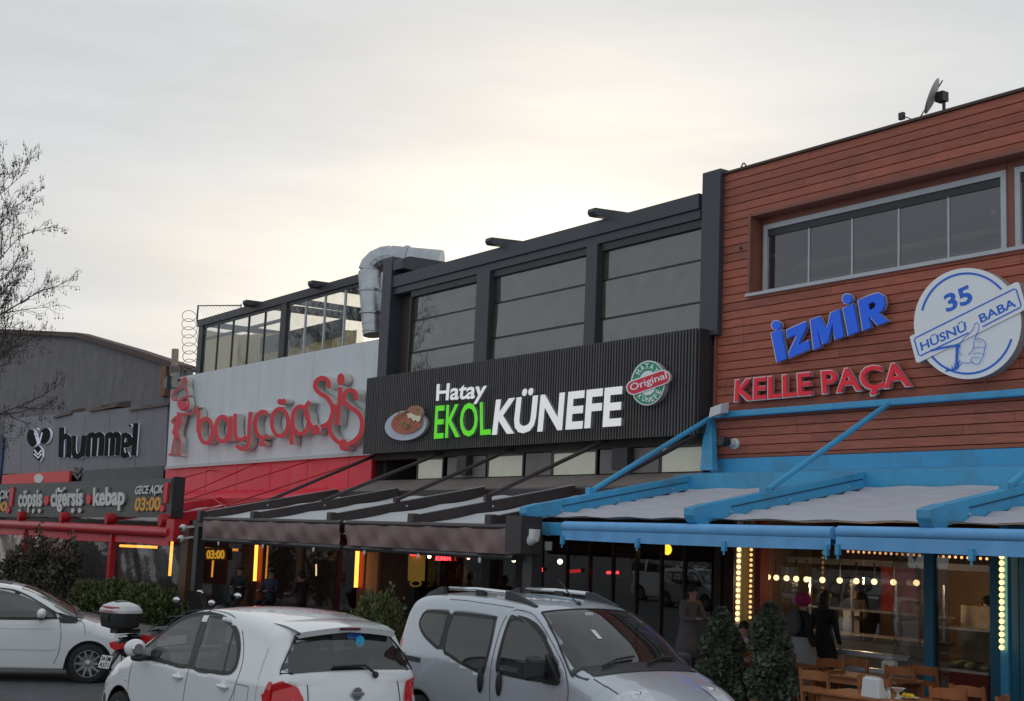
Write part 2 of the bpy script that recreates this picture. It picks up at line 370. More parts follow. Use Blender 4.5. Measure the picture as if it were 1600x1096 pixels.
# ================================================================== brown planked house
B = thing('planked_restaurant_house', 'two storey house clad in reddish brown horizontal planks with strip windows upstairs', 'building', (-11, 0, 0))
ZB0, ZB1, ZW0, ZW1 = 3.93, 9.22, 6.88, 8.30
XWN = -17.1
m = MB()
m.box(XB0, XB1, .03, .3, 3.3, ZW0); m.box(XB0, XB1, .03, .3, ZW1+.03, ZB1-.02); m.box(XB0, XWN-.03, .03, .3, ZW0, ZW1+.03)
m.box(XB0, XB0+.2, .3, 9, 0, ZB1-.02); m.box(XB1-.2, XB1, .3, 9, 0, ZB1-.02); m.box(XB0+.2, XB1-.2, 8.8, 9, 0, ZB1-.02)
m.box(XB0+.2, XB1-.2, .3, 8.8, 8.7, 8.9); m.box(XB0+.2, XB1-.2, .3, 8.8, 6.2, 6.4); m.box(XB0+.2, XB1-.2, .3, 8.8, 3.1, 3.3)
m.build('wall', M_gap, B)
PH = .1535; z = ZB1; rows = []
while z > ZB0: rows.append((max(z-PH, ZB0), z)); z -= PH
for z0, z1 in rows:
    x0 = XB0+.06
    lo, hi = z0+.005, z1
    segs = []
    if hi <= ZW0+.01 or lo >= ZW1-.01: segs = [(x0, XB1, lo, hi)]
    else:
        segs = [(x0, XWN-.05, lo, hi)]
        if lo < ZW0 < hi: segs.append((XWN-.05, XB1, lo, ZW0-.05))
        if lo < ZW1 < hi and hi-ZW1 > .06: segs.append((XWN-.05, XB1, ZW1+.05, hi))
    cut = []
    for a, b, c, d in segs:
        if b-a < 3: cut.append((a, b, c, d)); continue
        x_ = a; first = random.uniform(1.2, 4.2); e_ = a+first
        while e_ < b-.8: cut.append((x_, e_-.0025, c, d)); x_ = e_+.0025; e_ += random.choice((3.0, 3.6, 4.2))
        cut.append((x_, b, c, d))
    for a, b, c, d in cut:
        t = random.uniform(-.003, .003); p = MB(); n = 1
        # chamfered board: slightly proud, lower edge set back
        p.add([(a, .03, c), (b, .03, c), (b, .03, d), (a, .03, d), (a, t, c+.008), (b, t, c+.008), (b, t-.002, d-.006), (a, t-.002, d-.006)], [(3, 2, 1, 0), (4, 5, 6, 7), (0, 1, 5, 4), (1, 2, 6, 5), (2, 3, 7, 6), (3, 0, 4, 7)])
        p.build('plank', M_plank, B)
MB().box(XB0-.02, XB0+.05, -.03, .03, ZB0, ZB1+.01).build('corner_trim', M_trim, B)
MB().box(XB0-.03, XB1, -.05, .35, ZB1+.003, ZB1+.045).build('parapet_cap', M_roofd, B)
# window recess
rv = MB(); rv.box(XWN-.06, XWN, -.02, .42, ZW0-.05, ZW1+.06); rv.box(XWN, XB1, -.015, .42, ZW1, ZW1+.055); rv.build('window_reveal', M_trim, B)
MB().box(XWN-.07, XB1, -.06, .3, ZW0-.055, ZW0-.002).build('window_sill', M_frame, B)
YF = .3
wins = [(W(1196, 350, YF).x, W(1574, 262, YF).x), (W(1588, 262, YF).x, W(1588, 262, YF).x+5.0), ]
for x0, x1 in wins:
    wd = MB(); zt = ZW1-.13
    wd.box(x0, x1, YF-.05, YF+.05, ZW0, ZW0+.09); wd.box(x0, x1, YF-.05, YF+.05, zt-.09, zt)
    wd.box(x0, x0+.09, YF-.047, YF+.047, ZW0+.09, zt-.09); wd.box(x1-.09, x1, YF-.047, YF+.047, ZW0+.09, zt-.09)
    wo = wd.build('window', M_frame, B)
    MB().box(x0, x1, YF-.03, YF+.1, zt, ZW1).build('window_head', M_trim, wo)
    n = 5 if x1-x0 < 5.2 else 5; X0, X1 = x0+.09, x1-.09
    for i in range(n):
        a = X0+(X1-X0)*i/n; b = X0+(X1-X0)*(i+1)/n; y = YF+.004*(i % 2)
        MB().box(a+.006, b-.006, y, y+.008, ZW0+.09, zt-.22).build('pane', G_win, wo)
        if i: MB().box(a-.018, a+.018, y-.012, y+.02, ZW0+.09, zt-.22).build('pane_edge', M_frame, wo)
    MB().box(X0, X1, YF-.02, YF+.06, zt-.22, zt-.09).build('blind_track', M_black, wo)
    MB().box(X0+.02, X0+.36, YF+.03, YF+.12, ZW0+.09, zt-.22).build('folded_leaf', M_wood_in, wo)
xm0, xm1 = wins[0][1], wins[1][0]; MB().box(xm0+.004, xm1-.004, YF-.02, YF+.1, ZW0, ZW1).build('window_pier', M_trim, B); MB().box(XWN+.002, wins[0][0]-.002, YF-.02, YF+.1, ZW0, ZW1).build('window_pier', M_trim, B)
rm = MB()          # pale red bars standing in for reflections in the window glass
rm.box(XWN, XB1-.3, .6, .66, 7.32, 7.42); rm.box(XWN, XB1-.3, .6, .66, 7.02, 7.12)
rm.build('inner_bar', mat('reflection_red', (.62, .3, .24, 1), .6), B)
for x, y in ((1553, 332), (1212, 400)):
    p = W(x, y, .36); MB().ball(p, .05, 8, 6).build('window_knob', M_pvc, B)
p = W(1158, 388, 0); MB().lathe(p, [(.03, -.03), (.03, .02)], 8, 'y').build('vent_hole', M_black, B)

# blue flashing and skirting on the wall
fl = MB()
fl.hexa([(XB0-.05, -.03, 3.66), (XB1, -.03, 3.66), (XB1, -.03, 3.93), (XB0-.05, -.03, 3.93)], [(XB0-.05, .03, 3.66), (XB1, .03, 3.66), (XB1, .03, 3.925), (XB0-.05, .03, 3.925)])
fl.hexa([(XB0-.05, -.9, 3.585), (XB1, -.9, 3.585), (XB1, -.032, 3.70), (XB0-.05, -.032, 3.70)], [(XB0-.05, -.9, 3.545), (XB1, -.9, 3.545), (XB1, -.032, 3.66), (XB0-.05, -.032, 3.66)])
fl.build('flashing', M_blue, B)

# satellite dish on the parapet
S = thing('satellite_dish', 'satellite dish with feed arm on the roof edge of the planked house', 'satellite dish', W(1455, 175, .8))
pd = W(1462, 152, .8); ax = Vector((-.80, -.52, .38)).normalized(); s1 = ax.cross(Vector((0, 0, 1))).normalized(); s2 = ax.cross(s1)
dm = MB(); nr = 5
for i in range(nr+1):
    r = .31*i/nr
    for j in range(20):
        a = 2*math.pi*j/20; dm.v.append(pd+s1*r*math.cos(a)*.9+s2*r*math.sin(a)+ax*(.06*(r/.31)**2))
for i in range(nr):
    for j in range(20): dm.f.append([i*20+j, i*20+(j+1) % 20, (i+1)*20+(j+1) % 20, (i+1)*20+j]); dm.m.append(0)
od = dm.build('reflector', mat('dish_grey', C(168, 168, 164), .5, var=.1), S, True); sdm = od.modifiers.new('solid', 'SOLIDIFY'); sdm.thickness = .012
pf = W(1409, 181, .8); pbm = W(1434, 190, .8)
MB().tube([pd-s2*.3, pbm, pf], .012, 6).build('feed_arm', M_cable, S)
MB().box(pf.x-.05, pf.x+.05, pf.y-.03, pf.y+.03, pf.z-.07, pf.z+.05).build('receiver', M_black, S)
MB().tube([pd+Vector((.12, .05, .02)), (pd.x+.14, pd.y+.05, ZB1-.2)], .028, 8).build('mast', M_black, S)
MB().box(pd.x+.02, pd.x+.18, pd.y-.05, pd.y+.1, pd.z-.1, pd.z+.06).build('bracket', M_black, S)
Q = thing('roof_cable', 'small loop of cable lying on the parapet near the black pillar', 'cable', W(1165, 262, 0))
c0 = W(1158, 263, .1); MB().tube([c0+Vector((.35*t, 0, .02+.1*abs(math.sin(t*7))*(1-t)-.1*t)) for t in [i/14 for i in range(15)]], .014, 5).build('cable_loop', M_cable, Q)

# ================================================================== black dessert shop
K = thing('black_pergola_shop', 'two storey shop with charcoal framed glazed pergola above a black slatted fascia', 'building', (-24, 0, 0))
m = MB()
m.box(XK0, XK0+.15, .3, 9, 0, 6.4); m.box(XK1-.2, XK1-.02, .3, 9, 0, 9.0); m.box(XK0+.15, XK1-.2, 8.8, 9, 0, 6.3)
m.box(XK0+.15, XK1-.2, .02, 8.8, 6.05, 6.2); m.box(XK0+.15, XK1-.2, .3, 8.8, 3.25, 3.4); m.box(XK0, XK1-.02, -.02, .3, 4.22, 6.05)
m.box(XK0, XK1-.02, .0, .3, 3.4, 3.7)
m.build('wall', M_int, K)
for nm, a, b, c, d, zt in (('pillar', 1097, 1125, 1091, 1118, 9.33), ('pillar', 599, 613, 591, 604, 9.5)):
    x0 = W(a, 300 if a > 1000 else 405, -.12).x; x1 = W(b, 300 if a > 1000 else 405, -.12).x
    MB().box(x0, x1, -.12, .5, 6.2, zt).build(nm, M_dark, K, bevel=.008)
xL, xR = -30.2, -18.42
# roof beam (two steps) and bays
MB().box(xL, xR, -.08, .25, 8.68, 8.98).build('roof_beam', M_dark, K, bevel=.006)
MB().box(xL, xR, -.03, .22, 8.5, 8.677).build('roof_beam', M_dark, K)
posts = [(W(750, 408).x, W(770, 405).x), (W(921, 370).x, W(938, 367).x)]
for a, b in posts: MB().box(a, b, -.07, .25, 6.2, 8.499).build('post', M_dark, K, bevel=.006)
M_pled = mat('pale_ledge', (.7, .66, .6, 1), .6, var=.1)
M_rail = mat('pane_rail', (.012, .012, .013, 1), .5, var=0)
bays = [(-29.15, posts[0][0]), (posts[0][1], posts[1][0]), (posts[1][1], xR)]
for i, (a, b) in enumerate(bays):
    MB().box(a, b, .02, .12, 8.34, 8.498).build('blind_box', M_black, K)
    for j, (z0, z1) in enumerate(((7.72, 8.34), (6.9, 7.69), (6.2, 6.87))):
        y0 = .1-.03*j; dv = [random.uniform(-.012, .012) for _ in range(4)]; q4 = [(a+.06, y0+dv[0], z0), (b-.03, y0+dv[1], z0), (b-.03, y0+dv[2], z1), (a+.06, y0+dv[3], z1)]; MB().hexa(q4, [(x_, y_+.008, z_) for x_, y_, z_ in q4]).build('pane', G_up, K)
        MB().box(a, b, .08-.03*j, .13-.03*j, z0-.04, z0+.02).build('rail', M_rail, K)
    MB().box(a, a+.06, .0, .13, 6.2, 8.34).build('side_rail', M_black, K)
MB().box(-30.2, -29.15, .25, .32, 6.2, 8.5).build('side_panel', mat('dark_brown_panel', C(44, 36, 34), .6), K)
# upstairs room behind
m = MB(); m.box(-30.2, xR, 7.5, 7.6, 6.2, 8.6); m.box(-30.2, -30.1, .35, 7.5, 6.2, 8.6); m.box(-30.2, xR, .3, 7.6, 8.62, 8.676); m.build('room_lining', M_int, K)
m = MB(); m.box(-29, xR-.2, 6.9, 7.3, 7.0, 7.25); m.box(-26.2, -25.7, 5.5, 6, 6.2, 7.3); m.box(-20.7, -20.2, 5.5, 6, 6.2, 7.35); m.build('counter', mat('pale_counter', C(168, 160, 150), .6), K)
for a, b in bays:      # ledge with chairs close behind the glass
    MB().box(a+.1, b-.05, .75, 1.15, 6.86, 6.93).build('window_ledge', M_pled, K)
    for k in range(5):
        x = a+.4+(b-a-.8)*k/4+random.uniform(-.15, .15); MB().box(x-.18, x+.18, 1.2, 1.25, 6.3, 7.05+random.uniform(-.05, .18)).build('chair_back', M_pled if k % 2 else M_wood_in, K)
# purlins poking out above the beam
for x, y in ((919, 333), (759, 378)):
    p = W(x, y, -.35); pr = MB(); a = Vector((p.x+.12, -.38, 9.0)); 
    prof = [(-.0, -.02), (.05, -.10), (.16, -.10), (5, .24), (5, .42), (0.02, .07)]
    pr.prism([(a.x-.12, a.y+u, a.z+.1+v*.9) for u, v in prof], (.24, 0, 0)); pr.build('purlin', M_dark, K, bevel=.01)
p = W(611, 395, -.2); MB().prism([(p.x+.05, -.15+u, 9.35+v) for u, v in ((0, 0), (.2, .09), (3.2, .15), (3.2, -.35), (0, -.25))], (.5, 0, 0)).build('purlin', M_dark, K, bevel=.01)
# slatted fascia: one slat after the other on a black board
zs0, zs1 = 4.38, 6.31
MB().box(XK0+.02, XK1-.05, -.3, -.02, zs0, zs1-.02).build('fascia_board', M_black, K)
nsl = 146; me0 = None
M_slat = mat('slat_black', C(58, 56, 56), .5, var=.12, vs=3, rnd=.12)
for i in range(nsl):
    x = XK0+.06+(XK1-.13-XK0-.06)*i/(nsl-1)
    if me0 is None:
        o = MB().box(-.019, .019, -.045, 0, zs0-.02, zs1+.015).build('slat', M_slat); me0 = o.data; o.parent = K
    else:
        o = bpy.data.objects.new('slat', me0); COL.objects.link(o); o.parent = K
    o.location = Vector((x, -.302, 0))-LOC[K.name]
MB().box(XK1-.045, XK1-.02, -.34, -.02, zs0, zs1).build('fascia_end', M_black, K)
# clerestory
xs = [(655, 693), (765, 818), (866, 932), (1035, 1098)]
for a, b in xs:
    x0, x1 = W(a, 720).x, W(b, 715).x; MB().box(x0, x1, -.012, -.0, 3.72, 4.17).build('clerestory_pane', M_cler, K)
    f = MB(); f.box(x0-.05, x0, -.03, .0, 3.7, 4.22); f.box(x1, x1+.05, -.03, .0, 3.7, 4.22); f.box(x0, x1, -.027, 0, 4.17, 4.22); f.build('clerestory_frame', M_brn, K)
for a, b in ((700, 760), (822, 862), (938, 1030)):
    x0, x1 = W(a, 720).x, W(b, 715).x; MB().box(x0, x1, -.010, -.0, 3.72, 4.2).build('clerestory_panel', mat('grey_panel', C(96, 92, 90), .5), K)
for a, b in ((725, 740), (968, 992)):
    x0, x1 = W(a, 720).x, W(b, 715).x; bx = MB().box(x0, x1, -.2, -.03, 3.78, 4.2).build('wall_speaker', M_black, K)
rf = MB(); rf.hexa([(XK0, -1.0, 3.36), (XK1+.4, -1.0, 3.42), (XK1+.0, -.02, 3.7), (XK0, -.02, 3.7)], [(XK0, -1.0, 3.3), (XK1+.4, -1.0, 3.36), (XK1, -.02, 3.64), (XK0, -.02, 3.64)]); rf.build('lean_to_roof', M_tin, K)

# silver duct
DU = thing('ventilation_duct', 'silver galvanised ventilation duct elbow beside the black pillar', 'duct', W(580, 525, .1))
r = .34
pth = [W(584, 524, .35), W(583, 490, .35), W(581, 455, .35), W(579, 425, .35)]; top = W(579, 425, .35)
pth2 = [top+Vector((0, 0, 0))]
for i in range(1, 5):
    a = R_(90*i/4); pth2.append(top+Vector((.42*(1-math.cos(a))*.9, .42*(1-math.cos(a)), .40*math.sin(a))))
e = pth2[-1]
MB().tube(pth, [r*.86, r*.95, r, r], 18).build('riser', M_galv, DU, 40)
MB().tube(pth2, r*1.02, 18).build('elbow', M_galv, DU)
run = [e+Vector((.1*k, .10*k, -.012*k)) for k in (0, 3, 6, 8, 10)]
MB().tube(run, [r, r, r*1.0, r, r], 18).build('horizontal_run', M_galv, DU, 40)
for q in (pth[1], pth[2]): MB().lathe(q, [(r*1.0, -.03), (r*1.1, -.03), (r*1.1, .03), (r*1.0, .03)], 18).build('joint_band', M_galv, DU)
q = run[1]; d = (run[2]-run[1]).normalized(); MB().tube([q-d*.05, q+d*.05], r*1.12, 18).build('joint_band', M_galv, DU)
for i in range(9):
    q = pth[0].lerp(pth[3], i/9+.05); MB().lathe(q, [(r*(.9+.1*i/9), -.012), (r*(.93+.1*i/9), 0), (r*(.9+.1*i/9), .012)], 18).build('seam', M_galv, DU)

# ================================================================== white and red kebab shop
A = thing('kebab_shop', 'white fronted shop with red lower wall and glazed roof terrace', 'building', (-38, 0, 0))
TL, TR, BR_, BL = W(268, 592, -.1), W(592, 530, -.1), W(584, 708, -.1), W(260, 731, -.1)
MB().hexa([BL, BR_, TR, TL], [q+Vector((0, .2, 0)) for q in (BL, BR_, TR, TL)]).build('fascia_panel', M_white, A)
ed = MB(); ed.bar(BL+Vector((0, -.012, .0)), BR_+Vector((0, -.012, .0)), .05, .1); ed.build('fascia_edge', M_frame, A)
for k in (1, 2, 3):      # seams of the fascia sheets
    u = k/4; a = BL.lerp(BR_, u); b = TL.lerp(TR, u); sm = MB().bar(a+Vector((0, -.001, .1)), b+Vector((0, -.001, 0)), .008, .004, up=(0, 1, 0)); sm.build('seam', mat('seam_grey', C(160, 162, 168), .6), A)
m = MB(); m.box(XW0, XW0+.15, .12, 9, 0, 7.0); m.box(XW1-.15, XW1, .12, 9, 0, 7.0); m.box(XW0+.15, XW1-.15, 8.8, 9, 0, 7.0); m.box(XW0+.15, XW1-.15, .12, 8.8, 7.0, 7.2); m.box(XW0+.15, XW1-.15, .12, 8.8, 3.1, 3.25)
m.build('wall', M_int, A)
nb = 12
for i in range(nb):     # red wall boards
    x0 = XW0+(XW1-XW0)*i/nb; x1 = XW0+(XW1-XW0)*(i+1)/nb
    MB().box(x0+.012, x1-.012, -.02+.006*(i % 2), .1, 3.3, 4.5).build('red_board', M_red, A)
MB().box(XW0, XW1, .02, .11, 3.25, 4.5).build('wall_backing', M_redp, A)
rr = MB(); n = 56
for i in range(n):      # corrugated red lean-to roof
    x0 = XW0+(XW1+.6-XW0)*i/n; x1 = XW0+(XW1+.6-XW0)*(i+1)/n; xm = (x0+x1)/2
    for a, b, h0, h1 in ((x0, xm, 0, .03), (xm, x1, .03, 0)):
        rr.hexa([(a, -1.3, 3.12+h0), (b, -1.3, 3.12+h1), (b, -.02, 3.5+h1), (a, -.02, 3.5+h0)], [(a, -1.3, 3.1+h0), (b, -1.3, 3.1+h1), (b, -.02, 3.48+h1), (a, -.02, 3.48+h0)])
rr.build('lean_to_roof', M_red, A)
# roof terrace
zt0, zt1 = 7.2, 9.25; yt = .45
tp = [W(318, 490, yt).x, W(447, 470, yt).x, W(566, 437, yt).x+.3]
MB().box(tp[0]-.3, tp[2], yt-.08, yt+.1, zt1, zt1+.24).build('roof_beam', M_black, A)
for x in tp[:2]: MB().box(x-.19, x+.19, yt-.06, yt+.1, zt0, zt1).build('post', M_black, A)
bay = [(tp[0]+.19, tp[1]-.19, 5), (tp[1]+.19, tp[2], 4)]
for a, b, n in bay:
    for i in range(n):
        x0 = a+(b-a)*i/n; x1 = a+(b-a)*(i+1)/n
        MB().box(x0+.02, x1-.02, yt, yt+.01, zt0, zt1-.1).build('pane', G_clear, A)
        if i: MB().box(x0-.03, x0+.03, yt-.02, yt+.04, zt0, zt1-.1).build('mullion', M_black if n == 5 else M_frame, A)
    MB().box(a, b, yt-.02, yt+.04, zt1-.1, zt1-.002).build('head_rail', M_black, A)
    if n == 5: MB().box(a, b, yt+.1, yt+.16, zt1-.5, zt1-.4).build('inner_bar', M_black, A)
for x, y in ((500, 447), (397, 474)):
    p = W(x, y, yt); MB().prism([(p.x-.1, yt-.35+u, zt1+.25+v) for u, v in ((0, 0), (.06, -.09), (5.5, -.02), (5.5, .2), (0, .09))], (.3, 0, 0)).build('purlin', M_black, A)
for x in (tp[0]-.1, tp[1], tp[2]-1.5): MB().box(x-.08, x+.08, yt+.1, 6.3, zt1+.02, zt1+.2).build('rafter', M_black, A)
def drape(fn, n=40): return MB().sheet(fn, n, 8, (0, .01, 0))
xa, xb = tp[0]-.25, tp[2]
MB().sheet(lambda u, v: (xa+(xb-xa-3.2)*u, 1.9+.08*math.sin(u*60)+.04*math.sin(u*133), zt0+(1.95-.75*u)*v), 120, 3, (0, .012, 0)).build('rear_curtain', M_cream, A, True)
MB().sheet(lambda u, v: (xa-.08+.06*math.sin(u*40)-.15*v*(1-u), yt+.1+5.7*u, zt0+2.0*v), 60, 6, (.012, 0, 0)).build('side_curtain', M_cream, A, True)
MB().box(xa, xb, 6.32, 6.4, zt0, zt0+.15).build('rear_kerb', M_black, A)
MB().box(xa+2.6, xb-3.6, 1.6, 1.7, 8.2, 8.75).build('cross_beam', M_black, A)
# little guard rail and barbed coil
gr = MB(); a = W(310, 474, yt); b = W(376, 488, yt)
gr.tube([(a.x, yt, zt1+.2), (a.x, yt, 10.06)], .03, 6); gr.tube([(a.x, yt, 10.04), (b.x, yt, 9.6)], .02, 6); gr.tube([(b.x, yt, 9.65), (b.x, yt, 9.45)], .02, 6)
gr.build('guard_rail', M_black, A)
ms = MB()
for i in range(14):
    x = a.x+(b.x-a.x)*i/14; z = 10.04-(.44)*i/14; ms.tube([(x, yt, z), (min(b.x, x+.6), yt, max(9.5, z-.45))], .006, 4)
ms.build('guard_mesh', M_wire, A)
bw = thing('razor_wire_coil', 'standing coil of razor wire at the end of the roof terrace', 'wire coil', W(296, 580, .45))
co = []; c0, c1 = W(297, 590, .3), W(297, 488, .3)
for i in range(240):
    t = i/239; q = c0.lerp(c1, t); an = t*2*math.pi*8; co.append(q+Vector((.09*math.cos(an)+.05*math.sin(an*.13), .25*math.cos(an), .27*math.sin(an))))
MB().tube(co, .012, 4).build('coil', M_wire, bw)
# odds and ends beside the white panel
Vp = thing('vent_stub', 'pale vent pipe stub standing behind the corner of the white fascia', 'pipe', W(273, 580, 1)); p = W(273, 580, 1); q = W(274, 546, 1)
MB().tube([p-Vector((0, 0, .4)), q], .13, 10).build('stub', mat('cement_pipe', C(150, 138, 128), .8), Vp); MB().lathe(p, [(.2, -.1), (.2, .15), (.13, .2)], 10).build('collar', M_conc, Vp)
FLd = thing('flood_lamp', 'black flood lamp fixed at the upper left corner of the white fascia', 'lamp', W(262, 600, -.1)); p = W(261, 598, -.35)
MB().hexa([p+Vector(v) for v in ((-.35, 0, -.1), (.25, -.1, -.28), (.25, -.1, .2), (-.35, 0, .12))], [p+Vector(v) for v in ((-.3, .2, -.1), (.3, .2, -.2), (.3, .2, .22), (-.3, .2, .14))]).build('housing', M_black, FLd)
MB().bar(p+Vector((.2, .05, 0)), p+Vector((.7, .3, .1)), .05, .05).build('bracket', M_black, FLd)
Jb = thing('junction_box', 'small beige junction box on the corner of the white fascia', 'box', W(275, 600, -.2)); p = W(271, 597, -.2)
MB().box(p.x-.12, p.x+.3, -.3, -.102, p.z-.22, p.z+.3).build('housing', mat('beige_box', C(150, 146, 140), .6), Jb, bevel=.02); MB().box(p.x-.05, p.x+.1, -.31, -.3, p.z-.1, p.z+.1).build('lid', M_frame, Jb)

# ================================================================== grey sports shop and the warehouse behind
Hs = thing('sports_shop', 'low shop with grey clad fascia and dark opening beneath', 'building', (-56, 0, 0))
pts = [W(258, 735, 0), W(4, 741, 0), W(8, 655, 0), W(160, 641, 0), W(262, 632, 0)]
MB().prism(pts, (0, .25, 0)).build('fascia', M_grey, Hs)
nsm = 7
for k in range(1, nsm):
    a = pts[1].lerp(pts[0], k/nsm); b = pts[2].lerp(pts[4], k/nsm); MB().bar(a+Vector((0, -.004, .05)), b+Vector((0, -.004, -.12)), .012, .006, up=(0, 1, 0)).build('seam', mat('seam_dark', C(88, 86, 92), .7), Hs)
m = MB(); m.box(-67, -45.5, .26, 6, 0, 4.3); m.build('dark_wall', M_int, Hs)
MB().box(W(8, 741).x, W(113, 741).x, -.12, -.02, 3.55, 4.42).build('red_banner', mat('banner_red', C(186, 48, 44), .5), Hs)
bm_ = MB(); disc(bm_, (60, 748), 7, -.15, .03, 0, 0); bm_.build('banner_mark', M_pvc, Hs)
ch = MB()
for i in range(2): ribbon(ch, [(115.5, 731+i*9), (121, 739+i*9), (126.5, 731+i*9)], 4.5, -.05, .06, sm=False)
ch.build('chevron_emblem', [M_black, M_black], Hs)
MB().box(W(129, 741).x, W(256, 738).x, -.02, .24, 3.6, 4.42).build('opening_head', M_black, Hs)
MB().box(W(1, 741).x-2.2, W(4, 741).x-.05, -.1, .3, 0, 6.2).build('blue_end_wall', mat('deep_blue', C(24, 42, 66), .6), Hs)
for pxs in (((82, 652), (110, 645)), ((138, 642), (180, 634)), ((200, 640), (262, 631))):   # torn roof edge
    tr = MB(); P0, P1 = W(*pxs[0], -.1), W(*pxs[1], -.1)
    for i in range(7):
        a = P0.lerp(P1, i/7); b = P0.lerp(P1, (i+1)/7); h = random.uniform(.05, .28)
        tr.hexa([a+Vector((0, 0, -.05)), b+Vector((0, 0, -.05)), b+Vector((0, .1, h*.5)), a+Vector((0, .05, h*.3))], [a+Vector((0, .6, 0)), b+Vector((0, .6, 0)), b+Vector((0, .6, h)), a+Vector((0, .6, h*.6))])
    tr.build('roof_scrap', M_roofd, Hs)
Wh = thing('grey_warehouse', 'stained grey rendered warehouse with dark roof edge behind the sports shop', 'building', (-75, 6, 0))
Yg = 5.0
top = [W(-160, 512, Yg), W(0, 520, Yg), W(125, 527, Yg), W(212, 553, Yg), W(292, 580, Yg)]
poly = [Vector((top[-1].x, Yg, 0)), Vector((top[0].x, Yg, 0))] + top
MB().prism(poly, (0, .3, 0)).build('gable_wall', M_conc, Wh)
for i in range(4):
    a, b = top[i], top[i+1]
    MB().bar(a+Vector((0, .1, .1)), b+Vector((0, .1, .1)), .7, .26).build('roof_edge', M_roofd, Wh); MB().bar(a+Vector((0, 10.4, -2.2)), b+Vector((0, 10.4, -2.2)), 20, .2).build('roof_slab', M_roofd, Wh)
MB().box(top[-1].x-.3, top[-1].x, Yg+.3, Yg+20, 0, top[-1].z-.3).build('side_wall', M_conc, Wh)
MB().box(W(258, 600, Yg).x, W(266, 600, Yg).x, Yg-.25, Yg-.02, 8.2, 9.6).build('rusty_downpipe_box', mat('rust', C(96, 66, 52), .8), Wh)
# ================================================================== signs
M_sred = mat('sign_red', C(190, 34, 48), .5, var=.14, vs=3, dirt=(C(140, 56, 66), .45), streak=1)
M_sside = mat('sign_side_grey', T(122, 118, 114), .7, var=.15, vs=3, dirt=(C(110, 104, 100), .6))
M_slite = mat('sign_white', C(222, 224, 240), .4, var=0, emit=C(214, 218, 246), es=.3)
M_sgreen = mat('sign_green', C(86, 206, 20), .4, var=0, emit=C(86, 214, 16), es=.28)
M_sblue = mat('sign_blue', C(14, 76, 204), .35, var=.06, vs=3, emit=C(10, 70, 214), es=.12)
M_sredl = mat('sign_bright_red', C(196, 18, 40), .35, var=.06, vs=3, emit=C(196, 16, 36), es=.08)
M_out = mat('sign_outline', C(206, 200, 206), .4, var=0)
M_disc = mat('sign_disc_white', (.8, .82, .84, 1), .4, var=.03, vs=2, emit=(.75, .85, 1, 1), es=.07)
M_discs = mat('sign_disc_side', C(150, 146, 146), .5, var=.08)
M_pblue = mat('print_blue', C(28, 88, 178), .4, var=.04)
M_blackf = mat('letter_black', (.008, .008, .009, 1), .8, var=.1, spec=.15)
M_halo = mat('letter_halo', (.8, .8, .9, 1), .4, var=0, emit=(.82, .84, 1, 1), es=.12)

# --- hummel
H_ = thing('sports_shop_sign', 'black channel letters with glowing white edges on the grey fascia', 'sign', W(130, 715, -.1))
z = zoomed(0, 480, 3.425); Yh = -.12; sw = 22/3.425
em = [MB(), MB(), MB()]
plate(em[0], z(*ell(172, 702, 27, 46, -8)), Yh, .1, 0, 1); plate(em[1], z(*ell(240, 690, 29, 44, 14)), Yh, .1, 0, 1)
plate(em[2], z((205, 740), (225, 762), (226, 800), (210, 828), (196, 815), (178, 798), (180, 762)), Yh, .1, 0, 1)
for e in em: e.build('emblem_leaf', [M_blackf, M_halo], H_)
cv = MB()
ribbon(cv, z((183, 765), (203, 790), (222, 765)), 2.2, Yh-.004, .003, sm=False); ribbon(cv, z((183, 785), (203, 808), (222, 785)), 2.2, Yh-.004, .003, sm=False)
ribbon(cv, z((185, 672), (205, 735)), 2.2, Yh-.004, .003, sm=False); ribbon(cv, z((225, 672), (208, 735)), 2.2, Yh-.004, .003, sm=False); ribbon(cv, z((198, 650), (212, 655)), 2.2, Yh-.004, .003, sm=False)
cv.build('emblem_chevron', [M_halo, M_halo], H_)
LT = {'h': [[(331, 645), (326, 805)], [(329, 715), (345, 692), (366, 700), (371, 725), (367, 805)]],
      'u': [[(395, 690), (392, 760), (402, 795), (425, 797), (442, 775)], [(452, 688), (440, 800)]],
      'm': [[(474, 690), (470, 800)], [(472, 700), (490, 685), (508, 700), (502, 798)], [(508, 700), (528, 684), (546, 698), (540, 796)]],
      'n': [[(570, 690), (564, 796)], [(570, 698), (588, 684), (604, 698), (598, 795)], [(604, 698), (618, 683), (634, 695), (628, 793)]],
      'e': [[(652, 740), (694, 732), (690, 695), (664, 688), (652, 715), (650, 765), (664, 795), (690, 788)]],
      'l': [[(728, 622), (716, 795)]]}
for k, strokes in LT.items():
    mb = MB()
    for k_, s in enumerate(strokes): ribbon(mb, z(*s), sw*1.3, Yh-.004*k_, .04, k=5)
    mb.build('letter', [M_blackf, M_halo], H_)
ac = MB(); plate(ac, z((690, 625), (705, 632), (700, 642), (688, 637)), Yh, .1); ac.build('accent_mark', [M_blackf, M_halo], H_)

